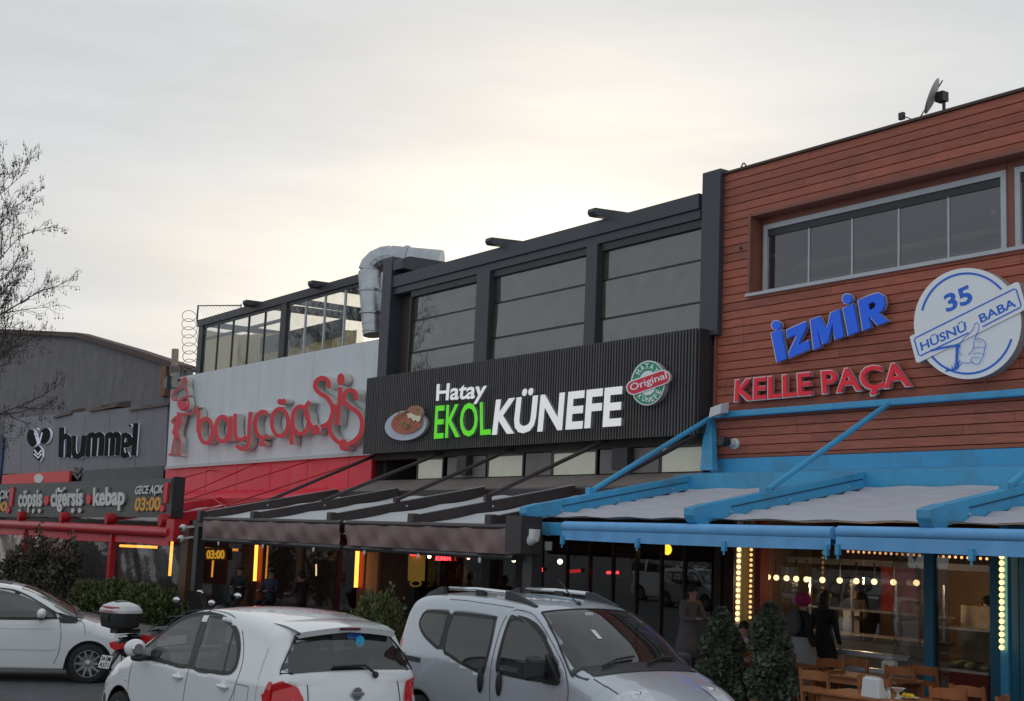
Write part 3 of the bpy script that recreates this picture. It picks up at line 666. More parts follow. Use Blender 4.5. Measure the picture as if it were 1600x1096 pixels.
# --- red script letters on the white fascia
Y_ = thing('kebab_shop_sign', 'weathered red script letters with deep grey sides on the white fascia', 'sign', W(420, 640, -.3))
z = zoomed(250, 560, 4.571); Yb = -.34; dp = .22; sw = 28/4.571
NL = [0]
def strokes(nm, lst, wd=sw):
    mb = MB(); NL[0] += 1
    for k_, s in enumerate(lst):
        y_ = Yb-.004*k_-.014*(NL[0] % 4)
        if isinstance(s, tuple): plate(mb, z(*s[0]), y_-.003, dp)
        else:
            cl = s[-1] == 'c'; ribbon(mb, z(*(s[:-1] if cl else s)), wd, y_, dp, closed=cl)
    return mb.build(nm, [M_sred, M_sside], Y_)
strokes('letter', [[(276, 368), (275, 440), (272, 530)], ell(327, 518, 47, 88, 0, 16)+['c']])
strokes('letter', [ell(446, 505, 48, 88, 0, 16)+['c'], [(504, 415), (502, 500), (506, 590)]])
strokes('letter', [[(537, 396), (535, 500), (545, 565), (580, 580), (620, 560)], [(646, 382), (638, 480), (634, 570), (618, 630), (578, 648), (545, 622)]])
strokes('letter', [ell(733, 475, 53, 94, 0, 14, -50, -310), (ell(728, 607, 22, 24),)])
strokes('letter', [ell(856, 458, 58, 98, 0, 16)+['c'], (ell(855, 312, 18, 22),), (ell(882, 310, 18, 22),)])
strokes('letter', [[(950, 400), (942, 500), (938, 618)], ell(1003, 442, 58, 98, 0, 16)+['c']])
strokes('letter', [[(1070, 310), (1045, 340), (1042, 400), (1060, 450), (1085, 490), (1110, 508)], (ell(1112, 510, 28, 36),)])
strokes('letter', [[(1205, 215), (1200, 165), (1160, 140), (1118, 162), (1108, 210), (1140, 250), (1190, 280), (1228, 340), (1232, 410), (1200, 465), (1150, 492)]], 31/4.571)
strokes('letter', [[(1287, 205), (1280, 330), (1262, 478)], (ell(1291, 152, 27, 44),)], 31/4.571)
strokes('letter', [[(1398, 300), (1395, 250), (1360, 228), (1322, 250), (1312, 300), (1350, 345), (1410, 385), (1442, 450), (1430, 540), (1375, 600), (1318, 615), (1255, 585), (1214, 520), (1218, 440), (1255, 330)], (ell(1310, 620, 30, 42),)], 31/4.571)
# the cook figure that starts the word
mb = MB(); fw = 14/4.571; FG = [0]
for s in ([(140, 215), (165, 150), (180, 140), (190, 165), (188, 205)], [(140, 215), (100, 240), (85, 275), (100, 300), (125, 290)], [(188, 205), (195, 265), (160, 285), (130, 320), (150, 365), (190, 370), (205, 330), (195, 280)], [(140, 325), (170, 318), (190, 330), (160, 350)],
          [(120, 392), (190, 400), (225, 390), (275, 345)], [(150, 395), (85, 445), (105, 480), (90, 535)], [(130, 400), (115, 470), (110, 540), (92, 620), (80, 690), (60, 685)], [(160, 405), (128, 530), (145, 600), (130, 690), (150, 690)]):
    FG[0] += 1; ribbon(mb, z(*s), fw, Yb-.004*FG[0], dp*.8)
for c in (ell(165, 335, 30, 30), ell(135, 450, 22, 50, 15), ell(115, 540, 22, 30), ): FG[0] += 1; plate(mb, z(*c), Yb-.004*FG[0], dp*.7)
mb.build('cook_figure', [M_sred, M_sside], Y_)

# --- lettering on the black slats
E_ = thing('dessert_shop_sign', 'lit white and green block letters on the black slats', 'sign', W(820, 640, -.4))
z = zoomed(560, 540, 3.2); Ye = -.5
M_ls = mat('letter_side_dark', C(120, 122, 130), .5, var=0)
text_parts('Hatay', z((388, 275), (632, 260), (648, 173), (392, 194)), .06, [M_slite, M_ls], E_, Ye, bold=.022)
text_parts('EKOL', z((377, 465), (662, 442), (658, 280), (386, 303)), .06, [M_sgreen, M_ls], E_, Ye, bold=.012)
text_parts('KÜNEFE', z((668, 441), (1313, 394), (1322, 203), (688, 272)), .06, [M_slite, M_ls], E_, Ye, bold=.03)
SE = thing('round_seal_sign', 'round green seal sign crossed by a red band on the black slats', 'sign', W(1013, 600, -.4))
mb = MB(); plate(mb, z(*ell(1447, 188, 86, 113, 8)), -.48, .1); mb.build('seal_plate', [M_disc, M_discs], SE)
mb = MB(); plate(mb, z(*ell(1447, 188, 80, 107, 8)), -.486, .004); mb.build('seal_ring', [mat('seal_green', C(36, 126, 92), .4, var=.04)]*2, SE)
mb = MB(); plate(mb, z(*ell(1447, 188, 45, 62, 8)), -.490, .003); mb.build('seal_centre', [M_disc, M_disc], SE)
def capsule(cx, cy, L, r, rot):
    p = [(L*math.cos(0)+r*math.cos(R_(a)), r*math.sin(R_(a))) for a in range(-90, 91, 15)]+[(-L+r*math.cos(R_(a)), r*math.sin(R_(a))) for a in range(90, 271, 15)]
    c, s = math.cos(R_(rot)), math.sin(R_(rot)); return [(cx+x*c-y*s, cy+x*s+y*c) for x, y in p]
mb = MB(); plate(mb, z(*capsule(1449, 185, 78, 37, -19.5)), -.51, .05); mb.build('band_plate', [M_disc, M_discs], SE)
mb = MB(); plate(mb, z(*capsule(1449, 185, 78, 31, -19.5)), -.516, .004); mb.build('band', [mat('seal_red', C(190, 24, 48), .4, var=.04)]*2, SE)
text_parts('Original', z((1362, 228), (1545, 163), (1536, 130), (1354, 194)), .004, [M_disc, M_disc], SE, -.522, bold=.01, ref=.72, split=False, name='lettering')
def arc_text(txt, cx, cy, rx, ry, a0, a1, h, wch, Y, parent, zf, mats, flip=1, rot=0):
    n = len(txt)
    for i, ch_ in enumerate(txt):
        a = R_(a0+(a1-a0)*(i/(n-1))); px, py = cx+rx*math.cos(a), cy+ry*math.sin(a)
        tx, ty = -rx*math.sin(a)*flip, ry*math.cos(a)*flip; L = math.hypot(tx, ty); tx, ty = tx/L, ty/L; nx, ny = ty, -tx
        q = [(px-tx*wch/2-nx*h/2, py-ty*wch/2-ny*h/2), (px+tx*wch/2-nx*h/2, py+ty*wch/2-ny*h/2), (px+tx*wch/2+nx*h/2, py+ty*wch/2+ny*h/2), (px-tx*wch/2+nx*h/2, py-ty*wch/2+ny*h/2)]
        text_parts(ch_, zf(*q), .004, mats, parent, Y, bold=.015, split=False)
arc_text('HATAY', 1447, 190, 62, 88, -140, -48, 26, 20, -.492, SE, z, [M_disc, M_disc])
arc_text('KÜNEFE', 1447, 186, 62, 86, 128, 32, 24, 17, -.492, SE, z, [M_disc, M_disc], flip=-1)
PL = thing('dessert_plate_sign', 'cut out picture of a round dessert on a plate at the end of the slats', 'sign', W(633, 662, -.4))
mb = MB(); plate(mb, z(*ell(236, 400, 105, 74, -10, 36)), -.46, .08); mb.build('plate', [mat('plate_white', C(176, 182, 196), .35, var=.06, vs=3), M_discs], PL)
mb = MB(); plate(mb, z(*ell(242, 385, 80, 56, -14, 36)), -.50, .05); mb.build('dessert', [mat('dessert_brown', C(146, 84, 66), .7, var=.3, vs=8, dirt=(C(176, 120, 90), .6)), M_discs], PL)
mb = MB(); plate(mb, z((244, 320), (262, 304), (290, 300), (312, 310), (322, 335), (314, 362), (290, 358), (262, 345)), -.53, .05); mb.build('dessert_slice', [mat('dessert_slice', C(150, 104, 82), .7, var=.3, vs=9), M_discs], PL)
mb = MB(); plate(mb, z((243, 340), (262, 338), (290, 352), (312, 352), (308, 376), (296, 384), (286, 372), (276, 380), (262, 362), (248, 364)), -.536, .03); mb.build('melted_cheese', [mat('cheese', C(214, 206, 184), .5), M_discs], PL)
mb = MB()
for x, y in ((205, 340), (190, 358), (232, 330), (230, 398), (246, 390), (218, 385), (285, 318), (300, 322), (240, 408)): plate(mb, z(*ell(x+random.uniform(-4, 4), y, 11, 4, random.uniform(-40, 40), 8)), -.54, .02)
mb.build('pistachio', [mat('pistachio', C(110, 116, 50), .7), M_discs], PL)

# --- signs on the planks
I_ = thing('blue_city_sign', 'large slanted blue letters with white outline on the brown planks', 'sign', W(1300, 510, -.05))
z = zoomed(1090, 400, 2.382)
IZ = [[[(274, 287), (310, 274), (330, 382), (295, 396)], ell(292, 259, 16, 17)],
      [[(330, 277), (402, 245), (404, 264), (374, 331), (412, 315), (417, 346), (341, 380), (340, 360), (371, 291), (333, 307)]],
      [[(419, 239), (452, 226), (480, 274), (495, 212), (527, 198), (543, 300), (511, 312), (501, 250), (483, 322), (467, 328), (443, 270), (457, 338), (432, 350)]],
      [[(541, 195), (578, 178), (599, 280), (561, 297)], ell(556, 160, 17, 18)],
      [[(597, 165), (640, 147), (672, 138), (691, 149), (697, 177), (689, 200), (673, 213), (709, 243), (668, 258), (641, 226), (635, 228), (645, 266), (615, 279), (597, 165), (634, 180), (639, 203), (656, 195), (663, 180), (653, 170), (634, 180)]]]
for polys in IZ:
    mb = MB(); ob = MB()
    for pl in polys:
        plate(mb, z(*pl), -.142, .03)
        rim = pl[:13] if len(pl) == 20 else pl; ribbon(ob, z(*rim), 2.6, -.118, .07, closed=True, sm=False)
    mb.build('letter', [M_sblue, M_sblue], I_); ob.build('letter_outline', [M_out, M_discs], I_)
KP = thing('red_menu_sign', 'red capital letters with pale outline under the blue letters on planks', 'sign', W(1285, 600, -.05))
text_parts('KELLE PAÇA', z((134, 543), (796, 484), (778, 393), (138, 460)), .07, [M_out, M_discs], KP, -.12, bold=.034, name='letter_outline')
text_parts('KELLE PAÇA', z((137, 540), (793, 481), (776, 397), (141, 463)), .02, [M_sredl, M_sredl], KP, -.142, bold=.016)
for (a, b) in (((165, 235), (160, 405)), ((100, 400), (90, 520)), ((1070, 450), (1065, 500)), ((330, 525), (318, 560)), ((610, 500), (600, 545)), ((735, 500), (738, 530))):
    pa, pb = W(*z(a)[0], -.012), W(*z(b)[0], -.012); MB().tube([pa, pa.lerp(pb, .5)+Vector((.02, 0, 0)), pb], .006, 4).build('cable', mat('pale_cable', C(150, 120, 108), .6, var=0), KP)
T_ = thing('round_thumb_sign', 'round white sign with blue ring, slanted banner and thumbs up drawing', 'sign', W(1512, 508, -.1))
z = zoomed(1400, 400, 4.98); Yt = -.2
mb = MB(); plate(mb, z(*ell(557, 527, 418, 432, 0, 64)), Yt, .16); mb.build('disc', [M_disc, M_discs], T_)
mb = MB(); plate(mb, z((106, 632), (118, 622), (925, 208), (948, 205), (960, 216), (1012, 395), (1006, 414), (965, 440), (175, 832), (156, 826)), Yt-.02, .17); mb.build('banner', [M_disc, M_discs], T_)
mb = MB(); ribbon(mb, z(*ell(553, 527, 362, 390, 0, 60, 18, 156)), 3.4, Yt-.004, .006, sm=False); ribbon(mb, z(*ell(553, 527, 362, 390, 0, 60, 195, 328)), 3.4, Yt-.004, .006, sm=False); mb.build('ring', [M_pblue]*2, T_)
mb = MB(); ribbon(mb, z((565, 598), (190, 778), (176, 770), (143, 655), (152, 638), (918, 258), (934, 262), (972, 382), (965, 402), (672, 552)), 2.1, Yt-.024, .004, sm=False); mb.build('banner_border', [M_pblue]*2, T_)
text_parts('35', z((392, 437), (604, 352), (566, 222), (366, 312)), .004, [M_pblue]*2, T_, Yt-.004, bold=.03)
text_parts('HÜSNÜ', z((198, 738), (553, 577), (537, 512), (183, 676)), .004, [M_pblue]*2, T_, Yt-.024, bold=.02)
text_parts('BABA', z((660, 523), (937, 388), (917, 326), (640, 461)), .004, [M_pblue]*2, T_, Yt-.024, bold=.02)
mb = MB()
for s, wd in (([(492, 700), (505, 670), (540, 630), (575, 600), (600, 570), (612, 535), (628, 521), (645, 540), (641, 580), (622, 620), (610, 655)], 5), ([(610, 652), (650, 645), (688, 665), (697, 700), (686, 735), (682, 770), (664, 805), (648, 835), (618, 843), (590, 825), (580, 800)], 5),
              ([(603, 718), (645, 710), (692, 716)], 4), ([(600, 762), (640, 755), (680, 765)], 4), ([(584, 797), (620, 790), (655, 800)], 4), ([(490, 700), (489, 740), (510, 776)], 4), ([(560, 772), (588, 745), (603, 712), (606, 660)], 5), ([(500, 822), (530, 835), (570, 832), (592, 826)], 5), ([(630, 665), (650, 668), (665, 680)], 3)):
    FG[0] += 1; ribbon(mb, z(*s), wd/4.98, Yt-.024-.001*(FG[0] % 12), .003)
mb.build('thumb_drawing', [M_pblue]*2, T_)
mb = MB()
ribbon(mb, z((268, 738), (380, 712), (490, 692)), 3.4, Yt-.026, .004, sm=False); ribbon(mb, z((474, 700), (472, 800), (470, 884)), 4.2, Yt-.02, .004, sm=False)
ribbon(mb, z((474, 880), (440, 888), (400, 892), (385, 900)), 3, Yt-.004, .004, sm=False)
for a, b in (((440, 885), (432, 850)), ((455, 885), (450, 830)), ((405, 890), (400, 862)), ((425, 892), (418, 868)), ((490, 690), (500, 720)), ((480, 850), (498, 812)), ((480, 870), (515, 830))): ribbon(mb, z(a, b), [2.4, .4], Yt-.006, .004, sm=False)
mb.build('cuff_drawing', [M_pblue]*2, T_)

# --- long grey board over the red awning
BS = thing('kebab_menu_board', 'long dark grey board with white, red and orange menu lettering above the red awning', 'sign', W(135, 805, -4.4))
z = zoomed(0, 740, 3.078); Yk = -4.4
MB().hexa([W(-90, 808, Yk), W(267, 808, Yk), W(268, 747.5, Yk), W(-90, 760, Yk)], [q+Vector((0, .28, 0)) for q in (W(-90, 808, Yk), W(267, 808, Yk), W(268, 747.5, Yk), W(-90, 760, Yk))]).build('board', mat('board_grey', T(50, 50, 48), .5, var=.06, vs=2), BS)
p0, p1 = W(268, 747, Yk), W(267, 808, Yk); MB().box(p1.x+.003, p1.x+.03, Yk-.02, Yk+.3, p1.z-.02, p0.z+.03).build('board_end', M_black, BS)
M_ltr = mat('letter_pale_grey', C(198, 198, 196), .5, var=.05); M_ltrs = mat('letter_edge', C(120, 120, 118), .5, var=0); M_org = mat('letter_orange', C(214, 146, 34), .5, var=.06); M_rdot = mat('letter_red', C(190, 50, 58), .5, var=.06)
XH = .449
xh = lambda b: .449+b
_l1 = text_parts('cöpsis', z((86, 158), (201, 155), (203, 98), (88, 103)), .06, [M_ltr, M_ltrs], BS, Yk-.07, bold=.036, ref=xh(.036))
_l2 = text_parts('cigersis', z((243, 156), (396, 151), (398, 94), (244, 99)), .06, [M_ltr, M_ltrs], BS, Yk-.07, bold=.036, ref=xh(.036))
text_parts('kebap', z((446, 152), (598, 147), (600, 62), (448, 68)), .06, [M_ltr, M_ltrs], BS, Yk-.07, bold=.038, ref=.72)
def under_dot(o, par, r=.075, up=False):
    L0 = LOC[par.name]; v = [q.co+L0 for q in o.data.vertices]; x = (min(q.x for q in v)+max(q.x for q in v))/2; zz = min(q.z for q in v); y = min(q.y for q in v); zt_ = max(q.z for q in v)
    if up: MB().tube([(x-.32, y+.02, zt_+.16), (x-.16, y+.02, zt_+.07), (x+.16, y+.02, zt_+.07), (x+.32, y+.02, zt_+.16)], .045, 6).build('breve_mark', M_ltr, par)
    else: MB().prism([(x+r*2.2*math.cos(a*.6283), y, zz-.13+r*math.sin(a*.6283)) for a in range(10)], (0, .06, 0), 0, 1).build('cedilla_dot', [M_ltr, M_ltrs], par)
for i in (0, 3, 5): under_dot(_l1[i], BS)
for i in (5, 7): under_dot(_l2[i], BS)
under_dot(_l2[2], BS, up=True)
for cx, cy in ((221, 130), (424, 125)):
    mb = MB(); plate(mb, z(*ell(cx, cy, 11, 24)), Yk-.06, .05); mb.build('separator_dot', [M_rdot]*2, BS)
for dx, dy in ((0, 0), (-742, 24)):
    if dx == 0:
        text_parts('GECE AÇIK', z((646, 99), (781, 94), (790, 55), (655, 60)), .06, [M_ltr, M_ltrs], BS, Yk-.07, bold=.03)
        text_parts('03:00', z((644, 178), (768, 176), (776, 112), (652, 116)), .06, [M_org, M_ltrs], BS, Yk-.07, bold=.04)
    else:
        text_parts('GECE AÇIK', z((-96, 125), (39, 120), (48, 81), (-87, 86)), .06, [M_ltr, M_ltrs], BS, Yk-.07, bold=.03)
        text_parts('03:00', z((-98, 182), (30, 180), (38, 136), (-90, 140)), .06, [M_org, M_ltrs], BS, Yk-.07, bold=.04)
    mb = MB(); plate(mb, z((788+dx, 48+dy), (808+dx, 42+dy), (797+dx, 142+dy*.7), (784+dx, 142+dy*.7)), Yk-.06, .05); plate(mb, z(*ell(776+dx, 168+dy*.3, 11, 17)), Yk-.06, .05); mb.build('exclamation_mark', [M_rdot]*2, BS)
# ================================================================== blue pergola
BP = thing('blue_pergola', 'turquoise blue pergola with pleated pale roof fabric in front of the planked house', 'pergola', (-12, -4.2, 0))
HY, FY = -.9, -4.22                      # rear header and front gutter
zr = lambda y: 3.44+(y-HY)/(FY-HY)*(2.79-3.44)
MB().box(XB0+.45, XB1, HY-.12, HY-.003, 3.3, 3.58).build('header', M_blue, BP, bevel=.01)
bx = [-17.54, -13.67, -9.8, -5.9]
for x in bx:
    b = MB(); a = Vector((x, HY-.125, zr(HY))); e = Vector((x, FY-.02, zr(FY)))
    b.bar(a, e, .17, .24); bo = b.build('beam', M_blue, BP, bevel=.008)
    d = (e-a)
    MB().bar(a+d*.02+Vector((-.093, 0, .02)), e-d*.14+Vector((-.093, 0, .02)), .012, .015).build('groove', mat('groove_blue', T(18, 50, 66, 2.4), .6), bo)
    MB().bar(a+d*.02+Vector((.093, 0, .02)), e-d*.14+Vector((.093, 0, .02)), .012, .015).build('groove', mat('groove_blue', T(18, 50, 66, 2.4), .6), bo)
    for kb in (.12, .5, .86):
        q = a+d*kb
        for sx in (1, -1): MB().lathe(q+Vector((sx*.087, 0, -.05)), [(.016, 0), (.016, sx*.012)], 6, 'x').build('bolt', M_frame, bo)
    cp = MB(); f = e; pr = [(0, .14), (-.3, .12), (-.3, .02), (-.24, -.08), (-.14, -.15), (0, -.16)]
    cp.prism([(x-.1, f.y+u+.04, f.z+v-.06*(u/-.3)) for u, v in pr], (.2, 0, 0)); cp.build('beam_end', M_blue, bo, bevel=.008)
def pleat(x0, x1, nm, mt, par, y0, y1, zf, folds, sag, drop=.06):
    n = folds*6
    def fn(u, v):
        y = y0+(y1-y0)*v; return (x0+(x1-x0)*u, y, zf(y)-drop-sag*abs(math.sin(v*folds*math.pi))*(.8+.2*math.sin(u*9+v*3))-.012*math.sin(u*22+v*5))
    return MB().sheet(fn, 14, n, (0, 0, -.006)).build(nm, mt, par, True)
for i in range(3): pleat(bx[i]+.1, bx[i+1]-.1, 'roof_fabric', M_fab, BP, HY-.15, FY+.06, lambda y: zr(y)-.02, 8, .055)
for i in range(3):
    for k in range(1, 8):
        y = HY-.15+(FY+.06-HY+.15)*k/8; MB().tube([(bx[i]+.1, y, zr(y)-.15), (bx[i+1]-.1, y, zr(y)-.15)], .012, 5).build('fabric_rod', M_frame, BP)
MB().box(bx[0]-.12, XB1, FY-.12, FY+.05, 2.42, 2.62).build('gutter', M_blue, BP, bevel=.01)
# struts from the wall pipe down to the beams
pz = 4.72
MB().box(XB0+.1, XB1, -.14, -.03, pz-.06, pz+.05).build('wall_pipe', M_blue, BP, bevel=.02)
for (ax, ay), (bx_, by), X in (((1112, 652), (923, 768), bx[0]), ((1388, 632), (1196, 768), bx[1])):
    a = W(ax, ay, -.12); q = WX(bx_, by, X); MB().tube([a, q], .045, 10).build('strut', M_blue, BP)
    MB().box(q.x-.06, q.x+.06, q.y-.07, q.y+.07, zr(q.y)+.1, q.z+.06).build('strut_shoe', M_blue, BP, bevel=.01)
q = WX(1573, 763, bx[2]); MB().tube([q, q+(W(1388, 632, -.12)-WX(1196, 768, bx[1]))], .045, 10).build('strut', M_blue, BP); MB().box(q.x-.06, q.x+.06, q.y-.07, q.y+.07, zr(q.y)+.1, q.z+.06).build('strut_shoe', M_blue, BP)
p = W(1108, 655, -.1); p2 = W(1101, 735, -.35)
MB().hexa([p+Vector((-.12, 0, 0)), p+Vector((.06, 0, 0)), p2+Vector((.2, 0, 0)), p2+Vector((-.12, 0, 0))], [v+Vector((0, .12, 0)) for v in (p+Vector((-.12, 0, 0)), p+Vector((.06, 0, 0)), p2+Vector((.2, 0, 0)), p2+Vector((-.12, 0, 0)))]).build('corner_bracket', M_blue, BP)
# roller blinds under the gutter
def roller(x0, x1, y, z, r, mt, vl, label=None):
    t = thing('roller_blind', label, 'blind', ((x0+x1)/2, y, z), 'roller blinds along the blue gutter')
    MB().tube([(x0, y, z), (x1, y, z)], r, 14).build('roller', mt, t, 40)
    MB().sheet(lambda u, v: (x0+(x1-x0)*u, y-.06-.01*math.sin(u*70)*v, z-.06-vl*v-.015*math.sin(u*math.pi)*v), 80, 4, (0, .006, 0)).build('valance', mt, t, True)
    n = max(2, int((x1-x0)/1.6))
    for i in range(n+1):
        x = x0+.05+(x1-x0-.1)*i/n; MB().box(x-.03, x+.03, y-.1, y-.05, z-.06-vl-.07, z-.06-vl+.06).build('clip', M_blue, t)
        MB().tube([(x, y-.08, z-.13-vl), (x, y-.08, z-.18-vl)], .014, 6).build('hook', M_blue, t)
    return t
xr = [W(884, 830, -4.4).x, W(1308, 828, -4.4).x]
roller(xr[0], xr[1]-.03, -4.42, 2.56, .08, M_bluef, .14, 'rolled up pale blue blind at the left end of the blue gutter')
roller(xr[1]+.05, XB1, -4.42, 2.58, .07, M_bluef, .15, 'half rolled blue blind with hanging edge at the right end of the gutter')
for (x, y), Z in (((1130, 640), 0), ):
    t = thing('flood_light', 'small pale flood light on the corner between black slats and planks', 'lamp', W(1123, 643, -.3)); p = W(1122, 643, -.3)
    MB().hexa([p+Vector(v) for v in ((-.14, -.1, -.12), (.16, -.1, -.06), (.18, -.1, .12), (-.1, -.1, .06))], [p+Vector(v) for v in ((-.14, .1, -.08), (.16, .1, -.02), (.18, .1, .16), (-.1, .1, .1))]).build('housing', M_pvc, t, bevel=.01)
    MB().bar(p+Vector((.05, .1, 0)), p+Vector((.1, .28, -.02)), .04, .04).build('bracket', M_pvc, t)
t = thing('bullet_camera', 'white bullet security camera with black lens hood on the planks', 'camera', W(1145, 692, 0)); p = W(1150, 694, 0); e = W(1126, 688, -.38)
MB().lathe(p+Vector((0, -.02, 0)), [(.1, .02), (.1, -.02), (.05, -.05)], 14, 'y').build('mount', M_pvc, t, 40); MB().tube([p+Vector((0, -.06, 0)), p.lerp(e, .55)], .07, 12).build('body', M_pvc, t, 40); MB().tube([p.lerp(e, .54), e], .085, 12).build('hood', M_black, t, 40)
# light bulb strings
G_bulb = glow('warm_bulb', (1, .58, .22, 1), 2.1); G_bulb2 = glow('warm_bulb_far', (1, .5, .18, 1), 1.2)
BMESH = {}
def bulbs(label, pts, r, mt, wirer=.006, sock=True):
    t = thing('bulb_string', label, 'string lights', pts[0], 'strings of small warm bulbs')
    MB().tube([p+Vector((0, .02, r*1.3)) for p in pts], wirer, 4).build('wire', M_cable, t)
    key = (r, mt.name)
    for p in pts:
        if key not in BMESH:
            o = MB().ball((0, 0, 0), r, 8, 6).build('bulb', mt, None, True); BMESH[key] = o.data
        else: o = bpy.data.objects.new('bulb', BMESH[key]); COL.objects.link(o)
        o.parent = t; o.location = p-Vector(pts[0])
def line(a, b, n): return [a.lerp(b, i/(n-1)) for i in range(n)]
yb = -4.1
bulbs('short row of bulbs under the left end of the blue gutter', line(W(848, 827, yb), W(880, 828, yb), 5), .034, G_bulb)
bulbs('row of bulbs under the blue gutter left of the middle clip', line(W(1186, 838, yb), W(1302, 839, yb), 15), .026, G_bulb)
bulbs('row of large bulbs under the blue gutter above the kitchen window', line(W(1319, 837, yb), W(1504, 844, yb), 17), .036, G_bulb)
bulbs('row of bulbs under the gutter at the right picture edge', line(W(1550, 846, yb), W(1640, 846, yb), 8), .036, G_bulb)
bulbs('upright row of bulbs on the left post of the kitchen window', line(W(1155, 850, -.6), W(1152, 968, -.6), 14), .036, G_bulb)
bulbs('upright row of bulbs on the reddish jamb left of the kitchen', line(W(1174, 851, -.62), W(1172, 965, -.62), 15), .026, G_bulb2)
bulbs('far row of bulbs along the ceiling inside the kitchen', line(W(1325, 862, .6), W(1552, 874, .6), 26), .022, G_bulb2)
bulbs('upright row of bulbs on the blue post at the right', line(W(1565, 860, -.75), W(1565, 1012, -.75), 16), .036, G_bulb)

# ---------------------------------------------------------------- ground floor of the planked house
yG = .25
st = MB(); st.box(XB0+.2, -3.6, .3, 6, -.002, .012); st.build('shop_floor', mat('floor_tile', C(70, 60, 54), .5, var=.2), B)
m = MB(); m.box(XB0+.2, -3.7, 5.9, 6.0, 0.02, 3.1); m.box(XB0+.21, XB0+.3, .35, 5.9, .02, 3.1); m.build('room_lining', M_int, B)
M_olive = mat('olive_post', C(74, 72, 48), .6, var=.1); M_maroon = mat('maroon_wall', C(92, 34, 28), .6, var=.15); M_dblue = mat('dark_blue_paint', T(24, 74, 98, 2.4), .45, var=.12, vs=4)
# posts of the shop front
def post(a, b, Y, mt, nm='shopfront_post', z1=3.1, d=.12): x0, x1 = W(a, 900, Y).x, W(b, 900, Y).x; return MB().box(x0, x1, Y, Y+d, .013, z1).build(nm, mt, B)
post(1150, 1157, -.55, M_frame, z1=3.3, d=.08); post(1157, 1172, -.5, M_olive, z1=3.3, d=.1); post(1174, 1188, 0.0, M_maroon, d=.2)
post(1443, 1458, -.4, M_dblue, 'door_post', 2.62); post(1546, 1562, -.4, M_dblue, 'door_post', 2.62); post(1562, 1574, -.7, M_blue, z1=3.0)
x0, x1 = W(1443, 900, -.4).x, W(1562, 900, -.4).x; MB().box(x0+.004, x1-.004, -.39, -.3, 2.44, 2.66).build('door_head', M_dblue, B)
for i in range(6):      # dark blue boarded wall at the right edge
    xx = W(1575, 900, -.65).x+.005+i*.17; MB().box(xx, xx+.16, -.66+.006*(i % 2), -.6, .013, 3.0).build('blue_board', M_dblue, B)
xx = W(1575, 900, -.65).x; MB().box(xx+1.04, XB1, -.64, -.6, .013, 3.0).build('blue_wall', M_dblue, B)
# left part: dark glazing with thin mullions
xg0, xg1 = XB0+.3, W(1148, 900, yG).x
ms = [xg0, (xg0+xg1)/2, xg1]
ms = sorted(v for v in ms if v >= xg0)
for a, b in zip(ms[:-1], ms[1:]):
    MB().box(a+.02, b-.02, yG, yG+.01, .3, 3.05).build('shop_pane', G_shop, B); MB().box(a-.02, a+.02, yG-.03, yG+.04, .013, 3.05).build('mullion', M_brn, B)
MB().box(xg0, xg1, yG-.06, yG+.06, .013, .3).build('plinth', M_wood_in, B)
# kitchen window and counter
xk0, xk1 = W(1189, 900, yG).x, W(1440, 900, yG).x
for i in range(3):
    a = xk0+(xk1-xk0)*i/3; b = xk0+(xk1-xk0)*(i+1)/3; MB().box(a+.01, b-.01, yG, yG+.01, .95, 2.75).build('kitchen_pane', G_shop, B)
M_steel = mat('stainless_steel', (.55, .53, .5, 1), .35, metal=1, var=.12, vs=2, stretch=(1, 1, 8)); M_steeld = mat('brushed_counter', C(120, 116, 108), .45, metal=.4, var=.15)
KC = thing('kitchen_counter', 'stainless steel kitchen counter with extractor hood behind the restaurant window', 'counter', ((xk0+xk1)/2, 1, 0))
MB().box(xk0+.05, xk1-.05, .4, 1.15, .95, 1.02).build('worktop', M_steel, KC); MB().box(xk0+.05, xk1-.05, .42, .46, .55, .95).build('front_panel', M_steeld, KC); MB().box(xk0+.05, xk1-.05, .44, 1.1, .02, .55).build('base', M_black, KC)
MB().hexa([(xk0, .9, 2.2), (xk1+1.2, .9, 2.2), (xk1+1.2, 1.3, 2.6), (xk0, 1.3, 2.6)], [(xk0, 2.4, 2.2), (xk1+1.2, 2.4, 2.2), (xk1+1.2, 2.4, 2.6), (xk0, 2.4, 2.6)]).build('extractor_hood', M_steeld, KC)
MB().box(xk0, xk1+1.2, .86, .9, 2.14, 2.24).build('hood_lip', M_steel, KC)
for i in range(4): x = xk0+.4+i*(xk1-xk0-.6)/3; MB().box(x-.02, x+.02, 1.05, 1.09, 1.02, 1.9).build('gantry_post', M_steel, KC)
MB().box(xk0+.3, xk1-.1, 1.0, 1.2, 1.38, 1.41).build('gantry_shelf', M_steel, KC)
for i, z in enumerate((.78, .55, .34)):
    MB().tube([(xk0+1.2, -.05-.05*i, z), (xk1+.02, -.05-.05*i, z)], .045, 10).build('tray_rail', mat('rail_metal', C(186, 192, 206), .3, metal=.6, var=.05), KC)
RW = MB().box(xk0, xk1+2, 3.4, 3.5, .02, 3.1).build('kitchen_back_wall', mat('kitchen_wall', C(84, 66, 52), .6, var=.25, vs=2), B)
MB().box(xk0+.1, xk0+.9, 3.3, 3.39, 1.3, 2.4).build('red_wall_poster', mat('poster_red', C(150, 60, 46), .5, var=.3, vs=3), B)
G_pend = glow('pendant_bulb', (1, .66, .3, 1), 3)
